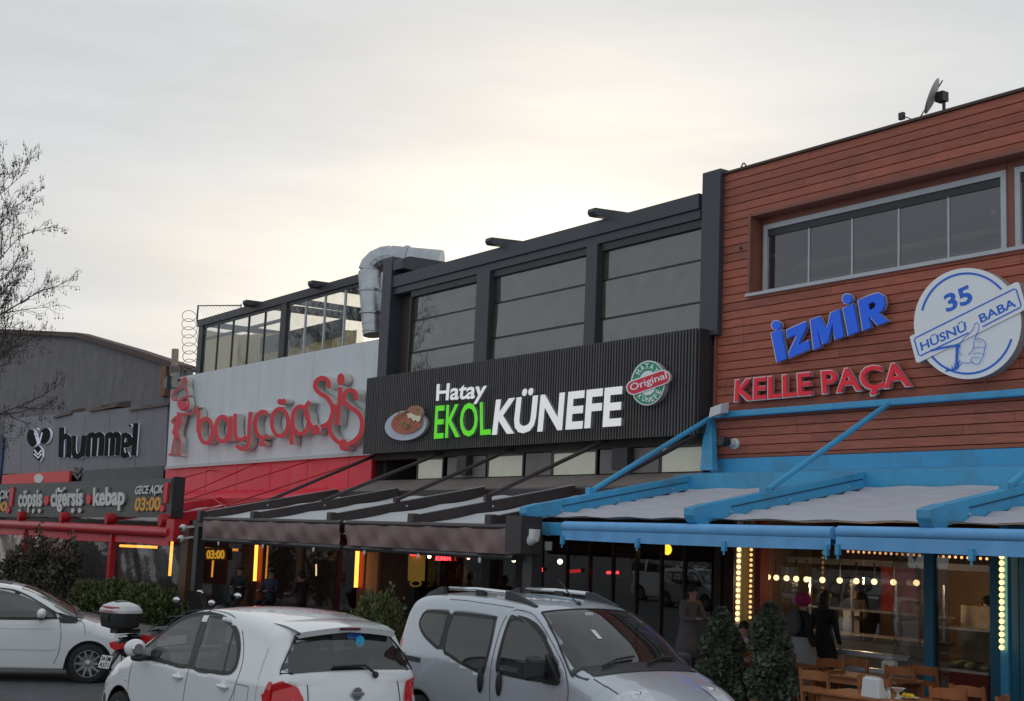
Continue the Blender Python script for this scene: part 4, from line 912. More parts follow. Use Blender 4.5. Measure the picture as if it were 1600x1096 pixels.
for i, x in enumerate((1200, 1213, 1229, 1244, 1260, 1285, 1312, 1338, 1366, 1396, 1432)):
    p = W(x, 902+i*.9, .75); t = thing('pendant_bulb', ['leftmost bulb under the extractor hood', 'second bulb from the left under the hood', 'third bulb from the left under the hood', 'fourth bulb from the left under the hood', 'fifth bulb from the left under the hood', 'sixth bulb from the left under the hood', 'middle bulb of the row right of the sixth under the hood', 'fourth bulb from the right under the hood', 'third bulb from the right under the hood', 'second bulb from the right under the hood', 'rightmost bulb under the extractor hood'][i], 'lamp', p, 'warm bulbs hanging under the kitchen hood')
    MB().ball(p, .05, 10, 8).build('bulb', G_pend, t, True); MB().tube([p+Vector((0, 0, .04)), (p.x, p.y, 2.2)], .018, 6).build('socket', M_black, t)
for x in (1240, 1330, 1420):
    L = bpy.data.lights.new('kitchen_bulb_light', 'POINT'); L.energy = 14; L.color = (1, .7, .4); L.shadow_soft_size = .06; lo = bpy.data.objects.new('kitchen_bulb_light', L); COL.objects.link(lo); lo.location = W(x, 912, .8)
PP = thing('wrapping_paper', 'yellow brown sheet of paper hanging in the kitchen window', 'paper', W(1440, 950, .35)); z = zoomed(1180, 840, 3.81)
MB().prism([W(*q, .4) for q in z((912, 408), (975, 315), (1010, 300), (1075, 330), (1098, 410), (1000, 470))], (0, .02, 0)).build('sheet', mat('kraft_paper', C(206, 148, 70), .7, var=.15), PP)
MB().tube([W(1450, 918, .42), W(1450, 900, .42), W(1450, 890, .7)], .008, 5).build('hanger', M_cable, PP)
# display cabinet behind the door glass
DC = thing('display_cabinet', 'glazed food display cabinet behind the blue door frame', 'cabinet', W(1500, 1000, .6)); xd0, xd1 = W(1460, 950, .6).x, W(1544, 950, .6).x
MB().box(xd0, xd1, .6, 1.3, .02, .62).build('base', M_maroon, DC); MB().box(xd0, xd1, .6, 1.3, .62, .66).build('tray', M_steel, DC); MB().box(xd0, xd1, .6, .608, .66, 1.25).build('front_glass', G_clear, DC); MB().box(xd0, xd1, .62, 1.3, 1.25, 1.27).build('top', M_steel, DC); MB().box(xd0, xd1, 1.25, 1.29, .66, 1.6).build('back_panel', mat('marble', C(140, 130, 118), .4, var=.3, vs=6), DC)
for i in range(6):
    x = xd0+.15+i*(xd1-xd0-.25)/5; MB().ball((x, .9, .70+.03*(i % 2)), .11, 9, 6, (1, 1, .5)).build('food_heap', mat('greens' if i % 2 else 'pale_food', C(96, 104, 64) if i % 2 else C(180, 172, 150), .7, var=.4, vs=20), DC)
MB().box(xd0-.02, xd1+.02, -.36, -.35, .02, 2.44).build('door_glass', G_shop, B)
# yellow lamp in the dark glazing
t = thing('wall_lamp', 'glowing yellow lamp behind the dark shop window', 'lamp', W(1043, 860, .7)); p = W(1043, 859, .7)
MB().ball(p, .085, 12, 8, (1, 1, 1.25)).build('shade', glow('yellow_lamp', (1, .62, .04, 1), 2.2), t, True); MB().tube([p+Vector((0, .1, 0)), p+Vector((0, .6, .1))], .03, 6).build('arm', M_black, t)

# ================================================================== brown pergola
RP = thing('brown_pergola', 'dark brown pergola with grey roof fabric in front of the black shop', 'pergola', (-24, -4.6, 0))
HY2, FY2 = -1.05, -4.62
zr2 = lambda y: 3.32+(y-HY2)/(FY2-HY2)*(2.6-3.32)
bx2 = [-30.3, -27.3, -23.7, -20.6, -18.15]
MB().box(-31.2, -17.7, HY2-.1, HY2, 3.14, 3.36).build('header', M_brn, RP)
for x in bx2:
    a = Vector((x, HY2-.1, zr2(HY2))); e = Vector((x, FY2, zr2(FY2))); bo = MB().bar(a, e, .16, .2).build('beam', M_brn, RP, bevel=.008)
    MB().box(x-.1, x+.1, FY2-.14, FY2-.003, e.z-.16, e.z+.12).build('beam_end', M_brn, bo, bevel=.02)
    MB().bar(a+Vector((0, 0, .105)), e+Vector((0, 0, .105)), .06, .012).build('rail', M_frame, bo)
    q = a.lerp(e, .55); MB().lathe(q+Vector((.085, 0, 0)), [(.02, 0), (.02, .01)], 8, 'x').build('bolt', M_frame, bo)
for i in range(4): pleat(bx2[i]+.09, bx2[i+1]-.09, 'roof_fabric', M_fabg, RP, HY2-.1, FY2+.05, zr2, 3, .03, .07)
for (ax, ay), (bx_, by), X in (((582, 714), (408, 787), bx2[0]), ((690, 708), (505, 783), bx2[1]), ((800, 702), (620, 781), bx2[2]), ((952, 686), (762, 776), bx2[3])):
    q = WX(bx_, by, X); a = W(ax, ay, -.06); MB().tube([a, q], .042, 8).build('strut', M_brn, RP); MB().box(q.x-.05, q.x+.05, q.y-.06, q.y+.06, zr2(q.y)+.08, q.z+.04).build('strut_shoe', M_brn, RP)
a = W(1100, 675, -.1); q = WX(935, 762, bx2[4]); MB().tube([a, q], .045, 8).build('strut', M_brn, RP)
MB().box(-30.9, -17.85, FY2-.02, FY2+.1, 2.34, 2.5).build('gutter', M_brn, RP)
def valance(x0, x1, label, seed):
    t = thing('drop_awning', label, 'awning', ((x0+x1)/2, FY2-.1, 2.0), 'brown drop awnings'); y = FY2-.12; rnd = random.Random(seed); ph = [rnd.uniform(0, 6) for _ in range(6)]
    def fn(u, v):
        w_ = .022*math.sin(u*31+v*3+ph[0])+.016*math.sin(u*57-v*5+ph[1])+.03*math.sin((u*9+v*2.2)+ph[2])*v; return (x0+(x1-x0)*u, y-.03+w_*(.3+v)-.02*math.sin(v*3.14), 2.52-.02*abs(math.sin(u*40))*(1-v)-.42*v)
    MB().sheet(fn, 90, 8, (0, .006, 0)).build('cloth', M_brnf, t, True)
    MB().tube([(x0, y, 2.52), (x1, y, 2.52)], .05, 8).build('roller', M_brn, t)
    MB().tube([(x0-.05, y+.02, 2.05), (x1+.05, y+.02, 2.05)], .05, 8).build('hem_bar', M_black, t)
    for k in range(3):
        x = x0+(x1-x0)*(.15+.35*k); MB().lathe((x, y-.05, 1.98), [(.03, -.01), (.05, 0), (.03, .01)], 8, 'y').build('eyelet', M_frame, t)
valance(W(318, 830, -4.75).x, W(532, 830, -4.75).x, 'wrinkled brown drop awning left of the white downpipe gap', 1); valance(W(541, 830, -4.75).x, W(800, 830, -4.75).x, 'wrinkled brown drop awning next to the white downpipe', 2)
t = thing('downpipe', 'white plastic downpipe stub sticking out of the pergola corner', 'pipe', W(835, 835, -4.8)); MB().tube([W(836, 828, -4.7), W(836, 840, -4.7), W(808, 857, -4.8)], .085, 12).build('pipe', M_pvc, t, 40)
e = W(807, 857.5, -4.81); d = (W(808, 857, -4.8)-W(836, 840, -4.7)).normalized(); MB().tube([e, e+d*.006], .07, 12).build('bore', M_black, t)
t = thing('pipe_trap', 'curved white pipe trap at the end of the brown awning', 'pipe', W(805, 835, -4.75)); MB().tube([W(796, 836, -4.72), W(810, 838, -4.72), W(813, 828, -4.72), W(808, 819, -4.72), W(800, 817, -4.72)], .06, 8).build('pipe', M_pvc, t, 40)
xq = W(826, 830, FY2).x; MB().box(xq-.2, xq+.22, FY2-.3, FY2+.1, 2.12, 2.7).build('corner_box', M_brn, RP); MB().box(W(826, 822, FY2-.32).x, W(833, 822, FY2-.32).x, FY2-.31, FY2-.3, 2.36, 2.5).build('sticker', M_pvc, RP)
for x in (xq, -30.7): MB().box(x-.12, x+.12, FY2-.0, FY2+.2, 0, 2.34).build('post', M_black, RP)

# ground floor of the black shop
yK = .3
m = MB(); m.box(XK0+.2, XK1-.25, 4.9, 5.0, .0, 3.2); m.build('room_lining', M_int, K)
fx = [W(x, 900, yK).x for x in (596, 640, 652, 668, 755, 768, 808, 830)]
kp = [(XK0+.2, fx[0]), (fx[0]+.1, fx[1])]
M_menu = mat('menu_yellow', C(150, 110, 34), .6, var=.1, emit=(.5, .33, .06, 1), es=.12)
for a, b, mt in ((fx[0], fx[1], M_wood_in), ): MB().box(a, b, yK-.05, yK+.05, 0, 3.2).build('door_panel', mt, K)
for a, b in ((fx[3], fx[4]), (fx[5], fx[6])): MB().box(a, b, yK, yK+.01, .4, 2.9).build('shop_pane', G_shop, K)
for a, b in ((fx[4], fx[5]), (fx[6], fx[7]), (fx[1], fx[2])): MB().box(a, b, yK-.06, yK+.08, 0, 3.2).build('shopfront_post', M_black, K)
MB().box(XK0+.2, XK1-.25, yK-.05, yK+.07, 2.9, 3.22).build('shopfront_head', M_black, K); MB().box(fx[3], fx[6], yK-.04, yK+.06, 0, .4).build('plinth', M_black, K)
gk = [W(x, 900, yK).x for x in (846, 886, 922, 958, 995, 1034, 1070)]+[XK1-.25]
for a, b in zip(gk[:-1], gk[1:]):
    MB().box(a+.02, b-.02, yK, yK+.01, .3, 2.9).build('shop_pane', G_shop, K); MB().box(a-.022, a+.022, yK-.04, yK+.05, 0, 2.9).build('mullion', M_brn, K)
MB().box(gk[0], gk[-1], yK-.05, yK+.06, 0, .3).build('plinth', M_wood_in, K)
for i, (x, w_) in enumerate(((905, 1.2), (975, .9), (1050, 1.0))):
    q = W(x, 900, 4.8); MB().box(q.x-w_/2, q.x+w_/2, 4.82, 4.88, 1.5, 2.3).build('wall_picture', mat('picture_%d' % i, [C(90, 70, 44), C(110, 96, 70), C(70, 44, 34)][i], .5, var=.4, vs=3), K)
t = thing('menu_panel', 'yellow menu panel hanging in the black shop window', 'panel', W(650, 890, .15)); MB().hexa([W(637, 908, .15), W(662, 908, .15), W(663, 868, .15), W(638, 868, .15)], [v+Vector((0, .03, 0)) for v in (W(637, 908, .15), W(662, 908, .15), W(663, 868, .15), W(638, 868, .15))]).build('panel', M_menu, t)
rb = MB(); ribbon(rb, ell(649, 912, 8, 4.5), 2, .13, .02, closed=True); rb.build('ring_mark', [M_menu, M_menu], t)
def bar_light(label, a, b, Y, r, mt):
    t = thing('light_tube', label, 'light', W(*a, Y), 'coloured light tubes in the shop fronts'); p, q = W(*a, Y), W(*b, Y); MB().tube([p, q], r, 8).build('tube', mt, t); d = (q-p).normalized()
    for e, s in ((p, -1), (q, 1)): MB().tube([e, e+d*s*.04], r*1.25, 8).build('end_cap', M_black, t)
G_red = glow('red_tube', (1, .05, .06, 1), 2.2); G_or = glow('orange_tube', (1, .36, .05, 1), 2.3)
bar_light('red light bar beside the door of the black shop', (828, 892), (850, 890), -.2, .035, G_red); bar_light('red light bar above the yellow menu panel', (641, 866), (657, 866), .1, .03, G_red); bar_light('red light bar glimpsed behind the dark restaurant glass', (949, 895), (969, 895), .6, .03, G_red)
t = thing('led_sign', 'small glowing red window sign in the black shop', 'sign', W(692, 872, .2)); mb = MB(); mb.hexa([W(679, 876, .26), W(705, 876, .26), W(705, 868, .26), W(680, 868, .26)], [v+Vector((0, .03, 0)) for v in (W(679, 876, .26), W(705, 876, .26), W(705, 868, .26), W(680, 868, .26))]); mb.build('backing', mat('led_back', C(60, 8, 8), .5, var=0), t)
text_parts('KÜNEFE', [(680, 876), (704, 876), (704, 869), (681, 869)], .02, [G_red, G_red], t, .22, bold=.01)
for i, (x, y, r, mt, lb) in enumerate(((671, 870, .05, 'w', 'small round ceiling lamp left of the red window sign'), (732, 872, .045, 'r', 'small reddish ceiling lamp right of the red window sign'), (803, 875, .06, 'w', 'bright small ceiling lamp near the dark corner post'), (875, 878, .06, 'w', 'small lamp glowing far inside the dark restaurant'))):
    p = W(x, y, 1.2); t = thing('ceiling_lamp', lb, 'lamp', p, 'small lamps inside the shops'); MB().ball(p, r, 8, 6).build('bulb', glow('spot_'+mt, (1, .82, .6, 1) if mt == 'w' else (1, .45, .35, 1), 5), t); MB().tube([p+Vector((0, 0, r)), (p.x, p.y, 3.2)], .012, 5).build('cord', M_cable, t)
# something of the counter inside
t = thing('shop_counter', 'dark counter with jars and a golden tray inside the black shop', 'counter', W(715, 905, 1.5)); c = W(715, 905, 1.6)
MB().box(c.x-2, c.x+1.6, 1.6, 2.2, 0, 1.35).build('body', M_wood_in, t)
for i in range(9):
    x = c.x-1.7+i*.36; h = random.uniform(.15, .5); MB().lathe((x, 1.8, 1.35), [(.07, 0), (.08, h*.6), (.04, h*.8), (.05, h)], 9).build('jar', mat(['jar_amber', 'jar_glass', 'jar_green'][i % 3], [C(150, 104, 50), C(150, 150, 146), C(72, 84, 50)][i % 3], .3), t)

# ================================================================== red pergola
DP = thing('red_pergola', 'red framed pergola with pale roof fabric and clear plastic curtains', 'pergola', (-40, -4.4, 0))
FY3, HY3 = -4.4, -1.25; zr3 = lambda y: 3.12+(y-HY3)/(FY3-HY3)*(2.5-3.12)
xs3 = [W(x, 815, FY3).x for x in (38, 105, 177, 262)]; dx = xs3[1]-xs3[0]; xs3 = [xs3[0]-2*dx, xs3[0]-dx]+xs3
for x in xs3:
    a = Vector((x, HY3, zr3(HY3))); e = Vector((x, FY3, zr3(FY3))); bo = MB().bar(a, e, .22, .24).build('beam', M_redp, DP, bevel=.02); MB().tube([e+Vector((0, .05, -.02)), e+Vector((0, -.22, -.04))], .15, 10).build('beam_end', M_redp, bo, 40)
for i in range(len(xs3)-1): pleat(xs3[i]+.12, xs3[i+1]-.12, 'roof_fabric', M_fabg, DP, HY3, FY3+.05, zr3, 4, .04, .08)
MB().tube([(xs3[0]-.3, FY3-.12, 2.17), (W(275, 828, FY3).x, FY3-.12, 2.17)], .14, 14).build('front_roller', M_redp, DP, 40)
MB().sheet(lambda u, v: (xs3[0]+(W(266, 838, FY3).x-xs3[0])*u, FY3-.02+.02*math.sin(u*50), 2.07-.22*v-.05*math.sin(u*7)**2*v), 60, 3, (0, .008, 0)).build('valance', M_red, DP, True)
MB().box(xs3[0], W(282, 815, FY3).x, HY3-.1, HY3+.02, 2.95, 3.2).build('header', M_redp, DP)
x = W(275, 828, FY3).x; MB().box(x-.15, x+.35, FY3-.2, FY3+.2, 1.95, 2.5).build('corner_box', M_redp, DP)
for px in (36, 173): x = W(px, 870, FY3-.05).x; MB().box(x-.1, x+.1, FY3-.1, FY3+.05, 0, 2.1).build('post', M_redp, DP)
x = W(283, 880, FY3).x; MB().box(x-.12, x+.35, FY3, FY3+.15, 0, 2.3).build('post', M_wood_in, DP)
for (ax, ay), (bx_, by) in (((400, 725), (285, 775)), ((485, 720), (290, 782)), ((330, 735), (268, 752)), ((560, 722), (330, 797))):
    MB().tube([W(ax, ay, -.04), W(bx_, by, -3.4)], .022, 6).build('tie_rod', M_redp, DP)
MB().tube([W(300, 758, -1.0), W(365, 800, -4.0)], .012, 5).build('tie_rod', M_redp, DP)
cl = [W(x, 880, FY3+.06).x for x in (-60, 36, 173, 277)]
for a, b in zip(cl[:-1], cl[1:]):
    MB().grid(lambda u, v: (a+(b-a)*u, FY3+.1+.02*math.sin(u*17+v*4)*math.sin(v*3.1)+.008*math.sin(u*41+v*9), .25+1.75*v), 40, 14).build('plastic_curtain', G_pvc, DP, True)
bn = thing('pink_banner', 'pale pink and red banner behind the plastic curtain at far left', 'banner', W(60, 880, -3.6))
MB().sheet(lambda u, v: (W(-60, 870, -3.6).x+(W(108, 870, -3.6).x-W(-60, 870, -3.6).x)*u, -3.6+.03*math.sin(u*20), .4+1.55*v), 20, 3, (0, .01, 0)).build('cloth', mat('banner_pink', C(176, 92, 96), .6, var=.1), bn, True)
for px, py, s in ((58, 843, '19'), (66, 862, '39')): text_parts(s, [(px-10, py+8), (px+6, py+8), (px+7, py-5), (px-9, py-5)], .01, [M_pvc, M_pvc], bn, -3.66, bold=.02, name='numeral')
mb = MB(); mb.prism([W(*q, -3.64) for q in ((-60, 838), (34, 838), (2, 905), (-60, 905))], (0, .01, 0)); mb.build('pale_field', mat('banner_cream', C(196, 160, 146), .6, var=.1), bn)
bar_light('horizontal orange light tube behind the plastic curtain', (188, 853), (248, 855.5), -2.2, .04, G_or); bar_light('upright orange light tube behind the right end of the plastic curtain', (269, 846), (265, 900), -3.9, .04, G_or)
bar_light('orange light tube under the red front roller at far left', (23, 831), (52, 832), -3.8, .03, G_or); bar_light('short orange light tube under the red roller', (107, 834), (124, 835), -3.8, .025, G_or)
# globe lamp and camera at the corner
for i, (x, y) in enumerate(((283, 842), (286, 825))):
    p = W(x, y, -4.6); t = thing('dome_camera', ['white dome camera below the red roller end', 'white dome camera above the other at the red roller end'][i], 'camera', p); MB().ball(p, .09, 10, 8).build('dome', M_pvc, t, True); MB().ball(p+Vector((.03, -.06, -.02)), .045, 8, 6).build('lens', M_black, t, True); MB().bar(p, p+Vector((0, .3, .05)), .05, .05).build('bracket', M_pvc, t)
# ground floor of the red shop
m = MB(); m.box(XW0+.2, XW1-.2, 4.9, 5.0, 0, 3.1); m.build('room_lining', M_int, A)
yS = -.9
def spost(a, b, mt, Y=yS): x0, x1 = W(a, 890, Y).x, W(b, 890, Y).x; MB().box(x0, x1, Y-.05, Y+.1, 0, 3.0).build('shopfront_post', mt, A)
spost(285, 300, M_wood_in); spost(378, 392, M_wood_in); spost(404, 412, mat('reddish_post', C(92, 36, 26), .6)); spost(465, 473, M_wood_in); spost(562, 572, mat('reddish_post', C(92, 36, 26), .6))
for a, b in ((300, 378), (412, 465), (473, 556)):
    x0, x1 = W(a, 890, yS).x, W(b, 890, yS).x; MB().box(x0, x1, yS, yS+.01, .2, 2.9).build('shop_pane', G_shop, A)
MB().box(W(572, 890, yS).x, W(591, 890, yS).x, yS-.02, yS+.05, .0, 2.6).build('tan_panel', mat('tan_board', C(150, 104, 66), .6, var=.1), A)
MB().box(W(285, 890, yS).x, W(592, 890, yS).x, yS-.04, yS+.1, 2.9, 3.1).build('shopfront_head', M_wood_in, A)
for i in range(9):
    x0 = W(300, 890, .6).x+i*1.2; MB().box(x0, x0+1.15, .6+.01*(i % 2), .66, 0, 2.9).build('wainscot_board', M_wood_in, A)
bar_light('upright orange light tube beside the reddish post', (401, 852), (398, 908), -1.05, .05, G_or); bar_light('upright orange light tube at the right end of the red shop', (559, 855), (556, 918), -1.05, .05, G_or); bar_light('dim orange light tube seen in the left shop window', (333, 876), (331, 902), -.3, .03, glow('orange_dim', (1, .36, .05, 1), 1.2)); bar_light('short pale light tube seen in the middle shop window', (494, 882), (494, 900), -.3, .02, glow('pale_dim', (1, .7, .4, 1), 1.5))
t = thing('opening_hours_lettering', 'dim orange opening hours lettering over the shop window', 'sign', W(338, 865, -1)); MB().hexa([W(320, 875, -1), W(353, 875, -1), W(353, 856, -1), W(320, 856, -1)], [v+Vector((0, .04, 0)) for v in (W(320, 875, -1), W(353, 875, -1), W(353, 856, -1), W(320, 856, -1))]).build('backing', mat('hours_back', C(70, 50, 22), .6, var=.1), t)  # dim glowing digits on a brown backing plate
text_parts('03:00', [(322, 873), (350, 873), (350, 860), (323, 860)], .02, [glow('hours_orange', (1, .5, .05, 1), .35)]*2, t, -1.03, bold=.02)
# ================================================================== vehicles
M_wpaint = mat('white_car_paint', (.84, .85, .86, 1), .22, var=.03, vs=2, coat=1, dirt=((.74, .74, .73, 1), .2))
M_spaint = mat('silver_car_paint', (.50, .53, .58, 1), .3, metal=.3, var=.03, vs=2, coat=1, dirt=((.44, .46, .5, 1), .3))
M_cglass = glass('car_glass', tint=(.62, .66, .66, 1), ior=1.85, dust=.03, dustc=(.4, .4, .4, 1))
M_upho = mat('upholstery', (.045, .045, .05, 1), .9, var=.2, vs=10); M_trimi = mat('cabin_trim', (.09, .09, .092, 1), .8, var=.1)
M_cseal = mat('rubber_seal', (.012, .012, .013, 1), .5, var=0)
M_plast = mat('black_plastic', (.022, .022, .024, 1), .45, var=.1)
M_tyre = mat('tyre_rubber', (.02, .02, .021, 1), .8, var=.2)
M_alloy = mat('alloy_wheel', (.42, .42, .43, 1), .3, metal=.9, var=.08)
M_chrome = mat('chrome', (.75, .76, .78, 1), .12, metal=1, var=0)
M_tail = mat('tail_light_red', (.5, .012, .015, 1), .12, var=.1, vs=20, coat=.5, emit=(.4, .01, .01, 1), es=.08)
M_lens = mat('clear_lens', (.62, .64, .66, 1), .08, var=.3, vs=25, coat=.6)
M_gapl = mat('panel_gap', (.04, .04, .042, 1), .6, var=0)

def interp(tab, x):
    if x <= tab[0][0]: return tab[0][1]
    for (a, p), (b, q) in zip(tab[:-1], tab[1:]):
        if x <= b: t = (x-a)/(b-a); t = t*t*(3-2*t); return p+(q-p)*t
    return tab[-1][1]
class Car:
    def __init__(s, name, label, L, HW, profile, belt, wheels, rw, paint, loc, yaw, tumble=.27, rtop=.1, rend=.24, sill=.22, nseg=200):
        s.L, s.HW, s.belt, s.wheels, s.rw, s.paint, s.tumble, s.sill = L, HW, belt, wheels, rw, paint, tumble, sill
        s.t = bpy.data.objects.new(name, None); COL.objects.link(s.t); s.t.location = loc; s.t.rotation_euler = (0, 0, yaw); LOC[s.t.name] = Vector(); tag(s.t, label, 'car')
        pr = smooth_path(profile, 10); # even resample
        d = [0]
        for a, b in zip(pr[:-1], pr[1:]): d.append(d[-1]+math.hypot(b[0]-a[0], b[1]-a[1]))
        s.P = []; j = 0
        for i in range(nseg+1):
            q = d[-1]*i/nseg
            while j < len(d)-2 and d[j+1] < q: j += 1
            t = (q-d[j])/max(1e-6, d[j+1]-d[j]); s.P.append((pr[j][0]+(pr[j+1][0]-pr[j][0])*t, pr[j][1]+(pr[j+1][1]-pr[j][1])*t))
        s.N = []
        for i in range(nseg+1):
            a, b = s.P[max(0, i-2)], s.P[min(nseg, i+2)]; dx, dz = b[0]-a[0], b[1]-a[1]; l = math.hypot(dx, dz); s.N.append((dz/l, -dx/l) if True else None)
        # outward normal: profile runs front -> rear over the top, so outward = (-dz, dx)*-1
        s.N = [(-n[0], -n[1]) for n in s.N]
        if s.N[nseg//2][1] < 0: s.N = [(-n[0], -n[1]) for n in s.N]
        s.rt, s.re = rtop, rend; s.sc, s.tc = [], []
        s.build()
    def plan(s, x):
        u = abs(x-s.L*.5)/(s.L*.5); return 1-.085*u**5-.02*u*u
    def Y(s, x, z):
        b = s.belt; v = s.HW*s.plan(x)
        if z < b: return v*(1-.05*((z-.62)/.5)**2 if z < .62 else 1-.012*((z-.62)/.35)**2)
        return v*(1-.012)-s.tumble*(z-b)-.12*(z-b)**2
    def r(s, i): nx, nz = s.N[i]; return s.rt*abs(nz)+s.re*abs(nx)*(1 if s.P[i][1] < s.belt+.02 else .45)
    def O(s, i):
        nx, nz = s.N[i]; k = s.r(i)+.03; return (s.P[i][0]-nx*k, s.P[i][1]-nz*k)
    def top(s, i, f, off=0.):       # point on the over-the-top surface, f in -1..1 across
        i = max(0, min(len(s.P)-1, i)); x, z = s.P[i]; nx, nz = s.N[i]; ox, oz = s.O(i); yo = s.Y(ox, max(oz, s.sill)); r = s.r(i); a = abs(f)
        flat = (yo-r)
        ft = .82
        if a <= ft: y = flat*a/ft; k = .03*(y/flat)**2
        else: th = (a-ft)/(1-ft)*math.pi/2; y = flat+r*math.sin(th); k = .03+r*(1-math.cos(th))
        k -= off
        return Vector((x-nx*k, math.copysign(y, f), z-nz*k))
    def side(s, x, z, sg, off=0.): return Vector((x, sg*(s.Y(x, z)+off), z))
    def bottom(s, x):
        z = s.sill
        for xw in s.wheels:
            ra = s.rw+.055
            if abs(x-xw) < ra: z = max(z, s.rw+math.sqrt(ra*ra-(x-xw)**2))
        return z
    def build(s):
        n = len(s.P); nf = 56; rows = 30; F_ = [-1+2*k/nf for k in range(nf+1)]; mb = MB(); s.tags = []
        mb.grid(lambda u, v: s.top(round(u*(n-1)), F_[round(v*nf)]), n-1, nf)
        for i in range(n-1):
            for j in range(nf): s.tags.append(('t', i+.5, (F_[j]+F_[j+1])/2))
        for sg in (1, -1):
            def fn(u, v):
                i = round(u*(n-1)); x, z = s.O(i); zb = min(s.bottom(x), z); q = z+(zb-z)*v
                return (x, sg*s.Y(x, q), q)
            mb.grid(fn, n-1, rows); s.tags += [('s', sg, 0)]*((n-1)*rows)
        s.mb = mb
        MB().box(.25, s.L-.25, -s.HW*.8, s.HW*.8, s.sill-.02, .75).build('underbody', M_plast, s.t)
        for xw in s.wheels:
            for sg in (1, -1):
                MB().lathe((xw, sg*(s.HW-.25), s.rw), [(s.rw+.06, -.01), (s.rw+.06, .01)], 24, 'y').build('wheel_well', M_plast, s.t)
                s.wheel(xw, sg)
    def finish(s):
        # open the window apertures, then give the shell an inner lining
        mb = s.mb; keep = []
        def inside(p, poly):
            r = False
            for (ax, az), (bx_, bz) in zip(poly, poly[1:]+poly[:1]):
                if (az > p[1]) != (bz > p[1]) and p[0] < (bx_-ax)*(p[1]-az)/(bz-az)+ax: r = not r
            return r
        for f, tg in zip(mb.f, s.tags):
            c = sum((mb.v[i] for i in f), Vector())/4; cut = False
            if tg[0] == 's' or abs(tg[2]) > .55: cut = any(inside((c.x, c.z), p) for p in s.sc)
            if not cut and tg[0] == 't':
                for i0, i1, f0, f1, rd in s.tc:
                    if i0 < tg[1] < i1:
                        u = (tg[1]-i0)/(i1-i0); e = 1-rd*abs(2*u-1)**6
                        if abs(tg[2]) < (f0+(f1-f0)*u)*e-.012: cut = True
            if not cut: keep.append(f)
        mb.f = keep; mb.m = [0]*len(keep)
        o = mb.build('body', [s.paint, M_trimi], s.t, fix=False); s.body = o
        bm = bmesh.new(); bm.from_mesh(o.data); bmesh.ops.remove_doubles(bm, verts=bm.verts, dist=.0012); bmesh.ops.dissolve_degenerate(bm, dist=.0004, edges=bm.edges); bmesh.ops.recalc_face_normals(bm, faces=bm.faces); bmesh.ops.delete(bm, geom=[v for v in bm.verts if not v.link_faces], context='VERTS')
        top_f = max(bm.faces, key=lambda q: q.calc_center_median().z)
        if top_f.normal.z < 0: bmesh.ops.reverse_faces(bm, faces=bm.faces)
        bm.to_mesh(o.data); bm.free()
        for q in o.data.polygons: q.material_index = 0
        o.data.polygons.foreach_set('use_smooth', [True]*len(o.data.polygons)); o.data.set_sharp_from_angle(angle=R_(50))
        sd_ = o.modifiers.new('lining', 'SOLIDIFY'); sd_.thickness = .02; sd_.offset = -1; sd_.material_offset = 1; sd_.material_offset_rim = 1
    def cabin(s, xf, xr, xd, driver):
        # xf / xr: front and rear seat hip points, xd: dashboard
        w_ = s.HW
        for x, ys in ((xf, (-.36, .36)), (xr, (-.4, 0, .4))):
            for y in ys:
                b = MB(); b.hexa([(x-.05, y-.23, .62), (x+.08, y-.23, .58), (x-.2, y-.2, 1.18), (x-.29, y-.2, 1.17)], [(x-.05, y+.23, .62), (x+.08, y+.23, .58), (x-.2, y+.2, 1.18), (x-.29, y+.2, 1.17)]); so_ = b.build('seat_back', M_upho, s.t, bevel=.04)
                MB().hexa([(x-.22, y-.12, 1.2), (x-.3, y-.12, 1.2), (x-.33, y-.11, 1.36), (x-.26, y-.11, 1.36)], [(x-.22, y+.12, 1.2), (x-.3, y+.12, 1.2), (x-.33, y+.11, 1.36), (x-.26, y+.11, 1.36)]).build('headrest', M_upho, so_, bevel=.03)
                MB().box(x-.02, x+.5, y-.24, y+.24, .42, .6).build('seat_cushion', M_upho, s.t, bevel=.04)
        MB().hexa([(xd-.12, -w_+.14, .74), (xd+.4, -w_+.16, .74), (xd+.36, -w_+.2, .985), (xd-.06, -w_+.16, .96)], [(xd-.12, w_-.14, .74), (xd+.4, w_-.16, .74), (xd+.36, w_-.2, .985), (xd-.06, w_-.16, .96)]).build('dashboard', M_upho, s.t, bevel=.03)
        c = Vector((xd-.22, driver*.36, .93)); ax = Vector((-.8, 0, .6)); u_ = Vector((0, 1, 0)); v_ = ax.cross(u_); MB().tube([c+u_*.18*math.cos(a*.3142)+v_*.18*math.sin(a*.3142) for a in range(21)], .014, 6).build('steering_wheel', M_plast, s.t); MB().tube([c, c+Vector((.25, 0, -.15))], .03, 6).build('steering_column', M_plast, s.t)
        MB().ball((xd-.15, 0, s.belt+.36), .07, 10, 6, (.25, 1.5, .5)).build('rear_view_mirror', M_plast, s.t, True)
    def wheel(s, xw, sg):
        rw = s.rw; c = Vector((xw, sg*(s.HW-.11), rw)); a, b = -.1*sg, .1*sg
        w_ = MB().lathe(c, [(rw*.66, a), (rw*.95, a), (rw, a*.7), (rw, b*.6), (rw*.97, b*.9), (rw*.8, b*1.05), (rw*.69, b), (rw*.66, b*.8), (rw*.66, a)], 40, 'y').build('tyre', M_tyre, s.t, 40)
        m = MB(); m.lathe(c, [(rw*.69, b*.82), (rw*.70, b*1.0), (rw*.66, b*1.0), (rw*.65, b*.6), (rw*.69, b*.6)], 40, 'y', caps=False)
        MB().lathe(c, [(rw*.655, b*.3), (rw*.655, b*.34), (.001, b*.34)], 30, 'y').build('rim_dish', M_plast, w_)
